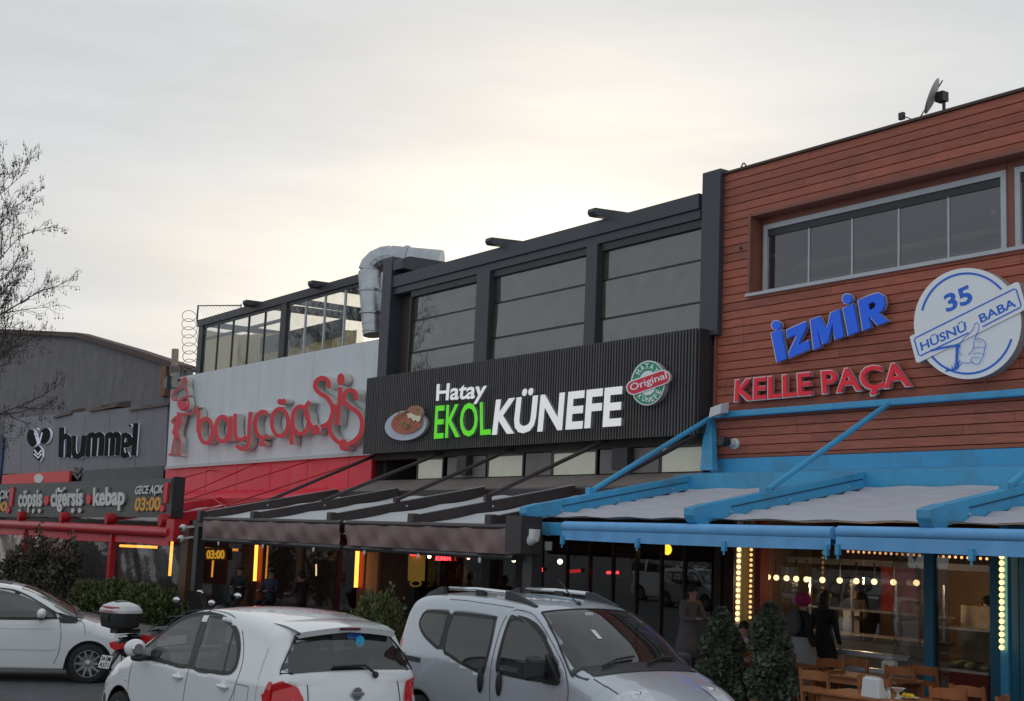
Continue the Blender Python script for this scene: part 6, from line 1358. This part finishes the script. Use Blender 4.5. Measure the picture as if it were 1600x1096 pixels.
    # front
    MB().grid(lambda u, v: (1.12+.12*u-.06*(2*v-1)**2, (v-.5)*(.42-.1*u), .35+.6*u), 10, 10).build('leg_shield', M_sc_dark, t, True); MB().box(.66, 1.14, -.16, .16, .24, .3).build('footboard', M_plast, t)
    MB().tube([(1.32, 0, .28), (1.18, 0, .95)], .04, 8).build('steering_column', M_plast, t); MB().grid(lambda u, v: (1.32+.3*math.cos(.4+u*2), (v-.5)*.13, .25+.3*math.sin(.4+u*2)), 8, 4).build('front_mudguard', M_sc_dark, t, True)
    hb = MB().tube([(1.02, .34, 1.02), (1.12, .2, 1.04), (1.16, 0, 1.0), (1.12, -.2, 1.04), (1.02, -.34, 1.02)], .016, 8).build('handlebar', M_plast, t)
    MB().ball((1.2, 0, 1.02), .13, 12, 8, (.8, 1.1, .8)).build('headlight_cowl', M_sc_dark, hb, True)
    for sg in (1, -1):
        MB().tube([(1.02, sg*.35, 1.02), (1.0, sg*.42, 1.01)], .02, 8).build('grip', M_seat, hb); MB().tube([(1.1, sg*.22, 1.04), (1.14, sg*.3, 1.18), (1.12, sg*.36, 1.24)], .008, 6).build('mirror_stalk', M_plast, hb)
        mo = MB().ball((1.12, sg*.4, 1.27), .085, 14, 8, (.2, 1.05, .6)).build('mirror', M_plast, hb, True); MB().ball((1.103, sg*.4, 1.27), .075, 14, 8, (.12, 1.05, .58)).build('mirror_glass', M_chrome, hb, True)
    MB().grid(lambda u, v: (1.3-.14*u-.05*(2*v-1)**2, (v-.5)*(.3+.1*math.sin(u*3.14)), 1.0+.42*u), 8, 8).build('windscreen', mat('smoked_screen', (.03, .028, .028, 1), .15, var=0), hb, True)
    return t
a = WD(207, 957, 19.3); scooter('scooter', 'scooter with white lidded top case and red tail light behind the white hatchback', (a.x, a.y, -.06), R_(108), True)
a = WD(296, 985, 19.8); scooter('scooter', 'second dark scooter half hidden beyond the hatchback roof with raised mirror', (a.x+.15, a.y-.5, .05), R_(112), False)

# ================================================================== plants
def leaf_mat(nm, c, k=.35): return mat(nm, c, .55, var=k, vs=6, rnd=0)
M_lf_dark = leaf_mat('dark_leaf', (.055, .05, .03, 1)); M_lf_green = leaf_mat('hedge_leaf', (.07, .088, .024, 1)); M_lf_ivy = leaf_mat('topiary_leaf', (.105, .13, .09, 1), .7); M_lf_con = leaf_mat('conifer_leaf', (.12, .14, .05, 1)); M_twig = mat('bark', (.06, .048, .04, 1), .9, var=.25, vs=10)
def leaves(inside, n, size, mt, nm, par, asp=1.7, up=0., rng=random):
    mb = MB()
    for _ in range(n):
        p, nrm = inside(rng); d = (nrm*.8+Vector((rng.gauss(0, .6), rng.gauss(0, .6), rng.gauss(0, .6)+up))).normalized(); s_ = size*rng.uniform(.6, 1.4)
        r = Vector((rng.gauss(0, 1), rng.gauss(0, 1), rng.gauss(0, 1))); x = d.cross(r).normalized(); y = d
        a, b = x*s_*.5, y*s_*asp*.5
        k = x.cross(y)*s_*.18; i = len(mb.v); mb.v += [p-b, p+a+k, p+b, p-a+k]; mb.f.append([i, i+1, i+2, i+3]); mb.m.append(0)
    return mb.build(nm, mt, par, False, fix=False)
def bush(name, label, c, rx, ry, rz, n, size, mt, group=None, stems=6, power=.45, up=.3, lump=.22):
    t = thing(name, label, 'shrub', c, group); rng = random.Random(hash(label) % 1000 if False else len(label)*7+int(abs(c[0])*31))
    off = Vector((rng.uniform(0, 50), rng.uniform(0, 50), 0))
    def ins(r):
        while True:
            v = Vector((r.gauss(0, 1), r.gauss(0, 1), r.gauss(0, 1))).normalized(); k = r.random()**power
            q = 1+lump*2*noise.noise(v*2.3+off); return Vector((c[0]+v.x*rx*k*q, c[1]+v.y*ry*k*q, c[2]+rz+v.z*rz*k*q)), v
    for _ in range(stems):
        p, v = ins(rng); MB().tube([(c[0]+rng.uniform(-.05, .05), c[1], c[2]), Vector(c).lerp(p, .5)+Vector((0, 0, rz*.3)), p], [.018, .012, .005], 5).build('stem', M_twig, t)
    leaves(ins, n, size, mt, 'foliage', t, up=up, rng=rng); return t
hy = -5.0
for i, (px, py, w_, h_, lb) in enumerate(((55, 905, 2.0, 1.15, 'straggly dark brown shrub before the pink banner'), (100, 912, 1.7, 1.05, 'straggly dark shrub between the two red posts'), (22, 915, 1.6, .85, 'low dark shrub behind the white compact car roof'))):
    c = W(px, py, hy); bush('dark_shrub', lb, (c.x, hy, .0), w_*.6, .5, h_*.86, 1300, .085, M_lf_dark, 'dark shrubs at the red pergola', 14, .5, .5, .4)
for i, (px, h_, lb) in enumerate(((142, .62, 'leftmost of the bright green hedge shrubs'), (168, .66, 'green hedge shrub left of the scooter top case'), (196, .74, 'green hedge shrub right behind the top case'), (226, .7, 'green hedge shrub right of the top case'), (256, .62, 'rightmost of the bright green hedge shrubs'))):
    c = W(px, 930, hy-.15); bush('hedge_shrub', lb, (c.x, hy-.15, .0), 1.0, .5, h_*.64, 3400, .07, M_lf_green, 'bright green hedge shrubs before the plastic curtain', 5, .3, .9, .2)
for i, (px, py, lb) in enumerate(((578, 945, 'small conifer left of its twin behind the silver van'), (604, 935, 'small conifer nearest the silver van'))):
    c = W(px, py, -5.0); bush('small_conifer', lb, (c.x, -5.0, 0), .3, .3, .62+.05*i, 2600, .05, M_lf_con, 'two small conifers behind the silver van', 3, .4, 1.4, .3)
def topiary(px, lb, Yp, h):
    c = W(px, 1000, Yp); t = thing('topiary_cone', lb, 'shrub', (c.x, Yp, 0), 'two leafy topiary cones'); rng = random.Random(px)
    off = Vector((px*.1, 3, 0))
    def ins(r):
        z = r.random()**.9; a = r.uniform(0, 6.283); rad = (.27*(1-z**2.6)+.04)*(1+.9*noise.noise(Vector((math.cos(a)*1.5, math.sin(a)*1.5, z*4))+off)); k = r.random()**.22; return Vector((c.x+rad*k*math.cos(a), Yp+rad*k*math.sin(a), .25+z*(h-.25))), Vector((math.cos(a), math.sin(a), .3))
    leaves(ins, 5200, .062, M_lf_ivy, 'foliage', t, 1.4, .1, rng); MB().tube([(c.x, Yp, .1), (c.x, Yp, h*.8)], .03, 6).build('stem', M_twig, t); MB().lathe((c.x, Yp, 0), [(.17, 0), (.22, .3), (.24, .3), (.24, .34), (.2, .34)], 16).build('pot', mat('terracotta', C(120, 70, 50), .8), t)
topiary(1127, 'leafy topiary cone beside the bonnet of the silver van', -3.6, 1.5); topiary(1202, 'leafy topiary cone left of the person with pink hat', -3.5, 1.62)

# bare tree at the left edge
def bare_tree(px, Yp, H):
    c = W(px, 900, Yp); t = thing('bare_tree', 'leafless tree with dangling seed pods at the left edge', 'tree', (c.x, Yp, -.28)); rng = random.Random(5)
    tr, br, tw, pods = MB(), MB(), MB(), MB()
    top_ = Vector((c.x, Yp, -.28+H*.9)); trunk = [Vector((c.x+.15*math.sin(k*1.3), Yp+.1*math.cos(k), -.28+H*.9*k/8)) for k in range(9)]
    tr.tube(trunk, [.24*(1-k/9.5)+.02 for k in range(9)], 9)
    def pod(p):
        L_ = rng.uniform(.035, .06); e = p-Vector((0, 0, rng.uniform(.05, .12))); tw.tube([p, e], .004, 3, caps=False); pods.ball(e-Vector((0, 0, L_*.5)), L_*.62, 5, 3, (.62, .62, 1.1))
    def grow(p, d, L_, r, lev):
        n = 5; pts = [p]; q = p.copy(); dd = d.copy()
        for k in range(n):
            dd = (dd+Vector((rng.gauss(0, .10), rng.gauss(0, .10), rng.gauss(0, .08)+(.05 if lev < 2 else -.02)))).normalized(); q = q+dd*L_/n; pts.append(q.copy())
        (br if lev < 2 else tw).tube(pts, [max(.0045, r*(1-.8*k/n)) for k in range(n+1)], 6 if lev < 1 else (4 if lev < 2 else 3), caps=False)
        if lev >= 3:
            for q_ in pts[2:]:
                if rng.random() < .28: pod(q_)
            return
        m = (7, 6, 5)[lev]
        for k in range(m):
            f = .2+.8*(k+rng.random()*.7)/m; i = min(n-1, int(f*n)); b = pts[i].lerp(pts[i+1], f*n-i)
            ax = (pts[i+1]-pts[i]).normalized(); pr = ax.cross(Vector((rng.gauss(0, 1), rng.gauss(0, 1), rng.gauss(0, 1)))).normalized(); nd = (ax*rng.uniform(.7, 1.1)+pr*rng.uniform(.5, .9)+Vector((0, 0, .12))).normalized()
            grow(b, nd, L_*rng.uniform(.38, .56)*(1.1-.35*f), max(.005, r*.42), lev+1)
    for k in range(26):
        f = .36+.62*k/25; i = min(7, int(f*8)); b = trunk[i].lerp(trunk[i+1], f*8-i); an = k*2.4+rng.uniform(-.3, .3); el = .25+.75*f
        grow(b, Vector((math.cos(an), math.sin(an), el)).normalized(), H*(.39-.2*f), .075*(1-.6*f), 0)
    tr.build('trunk', M_twig, t, 40); br.build('limbs', M_twig, t, fix=False); tw.build('crown', M_twig, t, fix=False); o = pods.build('seed_pods', mat('seed_pod', (.05, .035, .03, 1), .9, var=.2), t, fix=False); o['kind'] = 'stuff'
    return t
bare_tree(-118, -7.2, 14.2)

# ================================================================== people
def skinned(pts, edges, root, mats, t, name='body'):
    # pts: name -> (pos, radius or (rx, ry)); edges: (a, b, material index)
    bm = bmesh.new(); ly = bm.verts.layers.skin.verify(); V = {}
    for k, (p, r) in pts.items():
        v = bm.verts.new(p); v[ly].radius = r if isinstance(r, tuple) else (r, r); V[k] = v
    V[root][ly].use_root = True
    for a, b, _ in edges: bm.edges.new((V[a], V[b]))
    me = bpy.data.meshes.new('tmp'); bm.to_mesh(me); bm.free(); o = bpy.data.objects.new('tmp', me); COL.objects.link(o)
    m = o.modifiers.new('s', 'SKIN'); m.use_smooth_shade = True; s_ = o.modifiers.new('d', 'SUBSURF'); s_.levels = 1; s_.render_levels = 1
    dg = bpy.context.evaluated_depsgraph_get(); me2 = bpy.data.meshes.new_from_object(o.evaluated_get(dg)); bpy.data.objects.remove(o); bpy.data.meshes.remove(me)
    segs = [(Vector(pts[a][0]), Vector(pts[b][0]), mi) for a, b, mi in edges]; me2.materials.clear()
    for q in mats: me2.materials.append(q)
    for f in me2.polygons:
        c = f.center; best = (1e9, 0)
        for a, b, mi in segs:
            ab = b-a; tt = max(0, min(1, (c-a).dot(ab)/max(1e-9, ab.length_squared))); d = (c-(a+ab*tt)).length
            if d < best[0]: best = (d, mi)
        f.material_index = best[1]; f.use_smooth = True
    ob = bpy.data.objects.new(name, me2); COL.objects.link(ob); ob.parent = t; return ob
M_skin = mat('skin', (.42, .25, .18, 1), .6, var=.06); M_hair = mat('dark_hair', (.015, .012, .01, 1), .6, var=.2)
def cloth(nm, c): return mat('cloth_'+nm, c, .85, var=.15, vs=8, bump=.15, bs=30)
def person(label, loc, yaw, top, legs, sit=False, H=1.68, arms='down', lean=0., hair=True, head_yaw=0., coat_len=.0, shoe=(.02, .02, .02, 1), longhair=False):
    t = bpy.data.objects.new('person', None); COL.objects.link(t); t.location = loc; t.rotation_euler = (0, 0, yaw); LOC[t.name] = Vector(); tag(t, label, 'person')
    k = H/1.68; hz = .93*k if not sit else .52; P_ = {}; fx = lean
    def S(n, x, y, z, r): P_[n] = (Vector((x, y, z)), (r[0]*k, r[1]*k) if isinstance(r, tuple) else r*k)
    S('pel', 0, 0, hz, (.15, .12)); S('wst', fx*.3, 0, hz+.2*k, (.135, .105)); S('cst', fx*.8, 0, hz+.42*k, (.165, .115)); S('nck', fx, 0, hz+.53*k, .058); S('hd0', fx+.015, 0, hz+.60*k, .07); S('hd1', fx+.025, 0, hz+.68*k, (.078, .088)); S('hd2', fx+.01, 0, hz+.755*k, .05)
    E_ = [('pel', 'wst', 0), ('wst', 'cst', 0), ('cst', 'nck', 0), ('nck', 'hd0', 2), ('hd0', 'hd1', 2), ('hd1', 'hd2', 2)]
    for n, sg in (('l', 1), ('r', -1)):
        S('sh'+n, fx*.8, sg*.17*k, hz+.47*k, .07)
        if arms == 'down': el, wr = (fx*.5-.03, sg*.24*k, hz+.20*k), (fx*.5+.06, sg*.25*k, hz-.02)
        elif arms == 'front': el, wr = (fx*.8+.08, sg*.23*k, hz+.22*k), (fx+.33, sg*.13*k, hz+.24*k)
        else: el, wr = (fx*.8+.05, sg*.25*k, hz+.2*k), (fx+.26, sg*.18*k, hz+.16*k)
        S('el'+n, *el, .05); S('wr'+n, *wr, .034); d = (Vector(wr)-Vector(el)).normalized(); pm = Vector(wr)+d*.07; S('pm'+n, *pm, (.036, .022)); E_ += [('cst', 'sh'+n, 0), ('sh'+n, 'el'+n, 0), ('el'+n, 'wr'+n, 0), ('wr'+n, 'pm'+n, 2)]
        for j in range(4):
            o = Vector((0, 0, 1)).cross(d).normalized() if abs(d.z) < .8 else Vector((1, 0, 0)); q = pm+d*(.05+.012*(j in (1, 2)))+o*(.018*(j-1.5))-Vector((0, 0, .01)); S('f%s%d' % (n, j), *q, .0085); E_.append(('pm'+n, 'f%s%d' % (n, j), 2))
        q = Vector(wr)+d*.05+Vector((.03, -sg*.02, .01)); S('th'+n, *q, .01); E_.append(('wr'+n, 'th'+n, 2))
        S('hp'+n, 0, sg*.09*k, hz-.04, .095)
        if sit: kn, an, to = (.43*k, sg*.11, hz-.02), (.42*k, sg*.11, .08), (.55*k, sg*.12, .04)
        else: kn, an, to = (.02, sg*.1, hz*.52), (-.01, sg*.1, .09), (.13, sg*.11, .04)
        S('kn'+n, *kn, .062); S('an'+n, *an, .042); S('to'+n, *to, (.045, .03)); E_ += [('pel', 'hp'+n, 1), ('hp'+n, 'kn'+n, 1), ('kn'+n, 'an'+n, 1), ('an'+n, 'to'+n, 3)]
    b = skinned(P_, E_, 'pel', [top, legs, M_skin, mat('shoe', shoe, .6)], t)
    h1 = P_['hd1'][0]
    fc = MB(); fc.ball(h1+Vector((.09*k, 0, -.02*k)), .018*k, 8, 6, (1.2, .7, 1.1)); fo = fc.build('nose', M_skin, t, True)
    for sg in (1, -1): MB().ball(h1+Vector((.078*k, sg*.032*k, .008*k)), .013*k, 8, 6, (.6, 1, .7)).build('eye', M_hair, t, True); MB().ball(h1+Vector((0, sg*.082*k, -.01*k)), .026*k, 8, 6, (.6, .4, 1.1)).build('ear', M_skin, t, True)
    MB().ball(h1+Vector((.078*k, 0, -.052*k)), .02*k, 8, 6, (.4, 1.1, .3)).build('mouth', mat('lips', (.3, .1, .09, 1), .5, var=0), t, True)
    if hair:
        hm = MB()
        def hf(u, v):
            an = v*2*math.pi; th = u*(1.5+.75*(math.cos(an) < -.15)+.25*(abs(math.sin(an)) > .6)); r = .105*k*(1+.05*math.sin(an*5)); return h1+Vector((r*math.sin(th)*math.cos(an)*1.05-.008, r*math.sin(th)*math.sin(an)*.92, r*math.cos(th)*1.08+.012))
        hm.grid(hf, 10, 24); ho = hm.build('hair', M_hair, t, True); so2 = ho.modifiers.new('s', 'SOLIDIFY'); so2.thickness = .012
        if longhair: MB().ball(h1+Vector((-.06*k, 0, -.12*k)), .1*k, 12, 8, (.75, 1.0, 1.7)).build('hair_length', M_hair, t, True)
    if coat_len: MB().lathe((0, 0, hz-coat_len), [(.22*k, 0), (.205*k, coat_len*.5), (.165*k, coat_len), (.14*k, coat_len+.18)], 18).build('coat_skirt', top, t, True)
    return t
def at(px, Yp, z=0.0): p = W(px, 1000, Yp); return (p.x, Yp, z)
CB = cloth('black', (.016, .016, .02, 1)); CG = cloth('grey', (.15, .145, .16, 1)); CP = cloth('pink', (.52, .36, .35, 1)); CL = cloth('light_grey', (.36, .37, .42, 1)); CN = cloth('navy', (.03, .035, .06, 1)); CW = cloth('white', (.6, .58, .55, 1)); CD = cloth('dark_brown', (.04, .03, .028, 1))
pt = person('standing person seen from behind in pink hat, black jacket and long pale skirt', at(1254, -.75), R_(70), CB, CL, H=1.62, hair=False)
MB().ball((.0, 0, 1.58), .135, 18, 12, (1, 1, .85)).build('pink_hat', cloth('magenta', (.36, .02, .13, 1)), pt, True); MB().lathe((0, 0, .28), [(.27, 0), (.25, .3), (.19, .62), (.15, .72)], 20).build('skirt', CL, pt, True)
MB().ball((-.16, 0, 1.22), .2, 14, 10, (.55, .85, 1.05)).build('backpack', cloth('backpack', (.10, .10, .11, 1)), pt, True)
person('standing person in dark hooded coat at the kitchen window', at(1288, -.2), R_(100), CB, CB, H=1.66, coat_len=.35, longhair=True)
person('seated child in pink jacket between the two topiary cones', at(1163, -1.9), R_(-62), CP, CN, sit=True, H=1.5, arms='front')
person('standing person in long grey coat with dark hair leaning towards the tables', at(1074, -1.2), R_(-8), CG, CN, H=1.66, coat_len=.42, lean=.1, arms='front', longhair=True)
ck = person('cook with white apron behind the kitchen counter', at(1334, 1.75, 0), R_(-70), CD, CB, H=1.78, arms='front'); MB().grid(lambda u, v: (.165-.03*(2*v-1)**2, (v-.5)*.3, .75+.62*u), 6, 6).build('apron', CW, ck, True)
person('helper in blue grey shirt behind the display cabinet', at(1545, 1.9, 0), R_(-120), cloth('slate', (.09, .11, .15, 1)), CB, H=1.7, arms='front')
for i, (px, lb, yw) in enumerate(((368, 'dark clothed diner seated left behind the scooter windscreen', -40), (418, 'dark clothed diner seated in the middle of the red shop', -60), (466, 'dark clothed diner seated nearest the right of the red shop window', 200))): person(lb, at(px, -2.6, .1), R_(yw), [CB, CN, CD][i], CB, sit=True, H=1.68, arms='front')

# ================================================================== terrace furniture
M_chair = mat('chair_wood', T(118, 72, 42, 2.0), .5, var=.3, vs=5, stretch=(1, 1, .3), bump=.1, bs=30)
def chair(label, loc, yaw, group='wooden ladder back chairs'):
    t = bpy.data.objects.new('wooden_chair', None); COL.objects.link(t); t.location = loc; t.rotation_euler = (0, 0, yaw); LOC[t.name] = Vector(); tag(t, label, 'chair', group)
    MB().box(-.2, .21, -.21, .21, .44, .465).build('seat', M_chair, t, bevel=.008)
    for sg in (1, -1):
        MB().bar((.18, sg*.18, 0), (.18, sg*.18, .44), .038, .038, up=(1, 0, 0)).build('leg', M_chair, t); MB().hexa([(-.21, sg*.2-.02, 0), (-.17, sg*.2-.02, 0), (-.17, sg*.2+.02, 0), (-.21, sg*.2+.02, 0)], [(-.21, sg*.2-.02, .45), (-.17, sg*.2-.02, .45), (-.17, sg*.2+.02, .45), (-.21, sg*.2+.02, .45)]).build('leg', M_chair, t)
        MB().hexa([(-.21, sg*.2-.02, .451), (-.17, sg*.2-.02, .451), (-.17, sg*.2+.02, .451), (-.21, sg*.2+.02, .451)], [(-.27, sg*.2-.02, .9), (-.235, sg*.2-.02, .9), (-.235, sg*.2+.02, .9), (-.27, sg*.2+.02, .9)]).build('back_post', M_chair, t); MB().bar((-.17, sg*.19, .2), (.16, sg*.18, .2), .02, .03).build('stretcher', M_chair, t)
    for z, h in ((.83, .10), (.66, .06)):
        x = -.19-.06*(z-.45)/.45
        MB().sheet(lambda u, v: (x-.018-.02*math.sin(u*3.14), -.18+.36*u, z-h/2+h*v+.018*math.sin(u*3.14)*v), 8, 2, (.018, 0, 0)).build('back_slat', M_chair, t, True)
    return t
def table(label, loc, yaw, L_=1.2, w_=.75):
    t = bpy.data.objects.new('wooden_table', None); COL.objects.link(t); t.location = loc; t.rotation_euler = (0, 0, yaw); LOC[t.name] = Vector(); tag(t, label, 'table', 'wooden terrace tables')
    for i in range(6): MB().box(-L_/2, L_/2, -w_/2+w_/6*i+.002, -w_/2+w_/6*(i+1)-.002, .725, .75).build('board', M_chair, t)
    a = MB(); a.box(-L_/2+.06, L_/2-.06, -w_/2+.05, -w_/2+.07, .64, .724); a.box(-L_/2+.06, L_/2-.06, w_/2-.07, w_/2-.05, .64, .724); a.build('apron', M_chair, t)
    for sx in (1, -1):
        for sy in (1, -1): MB().box(sx*(L_/2-.08)-.03, sx*(L_/2-.08)+.03, sy*(w_/2-.08)-.03, sy*(w_/2-.08)+.03, 0, .72).build('leg', M_chair, t)
    return t
def zf(px, py, z): p = WZ(px, py, z); return Vector((p.x, p.y, 0))
CH = [(1272, 1047, 95, 'chair with straight back right of the right topiary cone'), (1298, 1029, -80, 'far chair left of the pair by the tray rails'), (1337, 1028, -85, 'far chair right of the pair by the tray rails'), (1366, 1057, 100, 'low chair back behind the napkin holder'), (1406, 1041, 100, 'chair left of the blue door post'), (1442, 1040, 95, 'chair overlapping the blue door post'), (1481, 1075, 100, 'chair left of the pair at the lower right'), (1511, 1071, 95, 'chair right of the pair at the lower right'), (1566, 1087, 20, 'chair at the bottom right corner'), (1155, 1031, 0, 'chair between the two topiary cones'), (1226, 1052, 180, 'chair half hidden by the right topiary cone')]
for px, py, yw, lb in CH:
    p = zf(px, py, .9)
    if px < 1230: p = Vector((W(px, py, -2.7).x, -2.7, 0))
    off = Vector((-.25*math.cos(R_(yw)), -.25*math.sin(R_(yw)), 0)); chair(lb, p-off, R_(yw))
p = zf(1352, 1056, .75); table('far terrace table before the tray rails', p, R_(2), 1.5, .7)
p2 = zf(1385, 1091, .75); table('near terrace table with white napkin holder', p2+Vector((0, .1, 0)), R_(4), 1.7, .75)
p = W(1235, 1068, -2.6); p.z = 0; table('small terrace table behind the right topiary cone', p, R_(0), .8, .7)
nh = zf(1364, 1091, .75); t = thing('napkin_holder', 'white napkin holder on the near terrace table', 'napkin holder', (nh.x, nh.y, .75)); MB().hexa([(nh.x-.13, nh.y-.06, .751), (nh.x+.13, nh.y-.06, .751), (nh.x+.13, nh.y+.06, .751), (nh.x-.13, nh.y+.06, .751)], [(nh.x-.115, nh.y-.04, .97), (nh.x+.115, nh.y-.04, .97), (nh.x+.115, nh.y+.04, .97), (nh.x-.115, nh.y+.04, .97)]).build('body', M_pvc, t, bevel=.015); MB().box(nh.x-.09, nh.x+.09, nh.y-.02, nh.y+.02, .965, .985).build('napkins', CW, t)
for i, (px, py, lb) in enumerate(((1381, 1092, 'glass salt shaker next to the napkin holder'), (1388, 1092, 'glass pepper shaker right of the salt shaker'))):
    q = zf(px, py, .75); t = thing('shaker', lb, 'shaker', (q.x, q.y, .75)); MB().lathe((q.x, q.y, .751), [(.028, 0), (.032, .05), (.024, .09)], 12).build('glass', mat('shaker_glass', C(190, 190, 186), .15, var=.1), t, 40); MB().lathe((q.x, q.y, .842), [(.026, 0), (.026, .025), (.012, .035)], 12).build('cap', M_steel, t, 40)
q = zf(1403, 1092, .75); t = thing('glass_bowl', 'footed glass bowl on the near terrace table', 'bowl', (q.x, q.y, .75)); MB().lathe((q.x, q.y, .751), [(.05, 0), (.015, .02), (.015, .06), (.08, .11), (.085, .115), (.075, .11), (.012, .065)], 16).build('bowl', mat('bowl_glass', C(190, 190, 190), .1, var=.1), t, 40); MB().ball((q.x, q.y, .85), .06, 10, 6, (1, 1, .35)).build('garnish', CP, t, True)
q = zf(1419, 1092, .75); t = thing('lemon_plate', 'small plate with yellow lemon wedges on the near table', 'plate', (q.x, q.y, .75)); MB().lathe((q.x, q.y, .751), [(.06, 0), (.12, .015), (.122, .018), (.06, .008)], 18).build('plate', M_pvc, t, 40)
for i in range(3): MB().ball((q.x-.05+.05*i, q.y, .785), .032, 8, 6, (1.2, .8, .8)).build('lemon_wedge', mat('lemon', C(220, 180, 30), .5), t, True)
q = zf(1390, 1051, .75); t = thing('napkin_box', 'pale napkin box on the far terrace table', 'box', (q.x, q.y, .75)); MB().box(q.x-.1, q.x+.1, q.y-.06, q.y+.06, .751, .9).build('body', M_pvc, t, bevel=.02); MB().box(q.x-.06, q.x+.06, q.y-.03, q.y+.03, .9, .92).build('napkins', CW, t)

# ================================================================== vehicles across the street, seen mirrored in the shop windows
def minibus(loc, yaw, lb):
    c = Car('white_minibus', lb, 5.9, 1.0, [(5.9, .35), (5.89, .6), (5.85, .9), (5.7, 1.08), (5.35, 1.22), (5.1, 1.35), (4.8, 1.8), (4.55, 2.25), (4.3, 2.5), (3.8, 2.62), (2, 2.65), (.6, 2.62), (.2, 2.55), (.08, 2.3), (.04, 1.6), (.02, 1.0), (0, .6), (0, .35)], 1.25, (.95, 4.9), .34, M_wpaint, loc, yaw, tumble=.08, rtop=.16, rend=.25)
    for sg in (1, -1):
        c.side_patch('side_window', [(4.85, 1.4), (4.55, 2.05), (4.0, 2.1), (3.95, 1.35)], sg, M_cglass, .005, smooth=False)
        for x in (3.75, 2.45, 1.2): c.side_patch('side_window', [(x, 1.4), (x, 2.15), (x-1.1, 2.15), (x-1.1, 1.4)], sg, M_cglass, .005, smooth=False)
    c.top_patch('windscreen', c.idx(5.08, 1.38), c.idx(4.5, 2.3), .92, .85, M_cglass, .006); c.finish()
minibus(Vector((-52, -27, -.28)), R_(0), 'white minibus across the street, mirrored in the dark shop windows')
for i, (x, y, yw, src, lb) in enumerate(((-40, -24, 10, 'white_compact_car', 'white compact car across the street, mirrored left of the minibus'), (-33, -23, 185, 'silver_van_car', 'silver van across the street, mirrored beside the grey coated person'), (-46, -23.5, 0, 'silver_van_car', 'silver van across the street in front of the minibus'))):
    c_ = copy_tree(bpy.data.objects[src]); c_.location = (x, y, -.28); c_.rotation_euler = (0, 0, R_(yw)); c_['label'] = lb; c_['group'] = 'cars parked across the street'
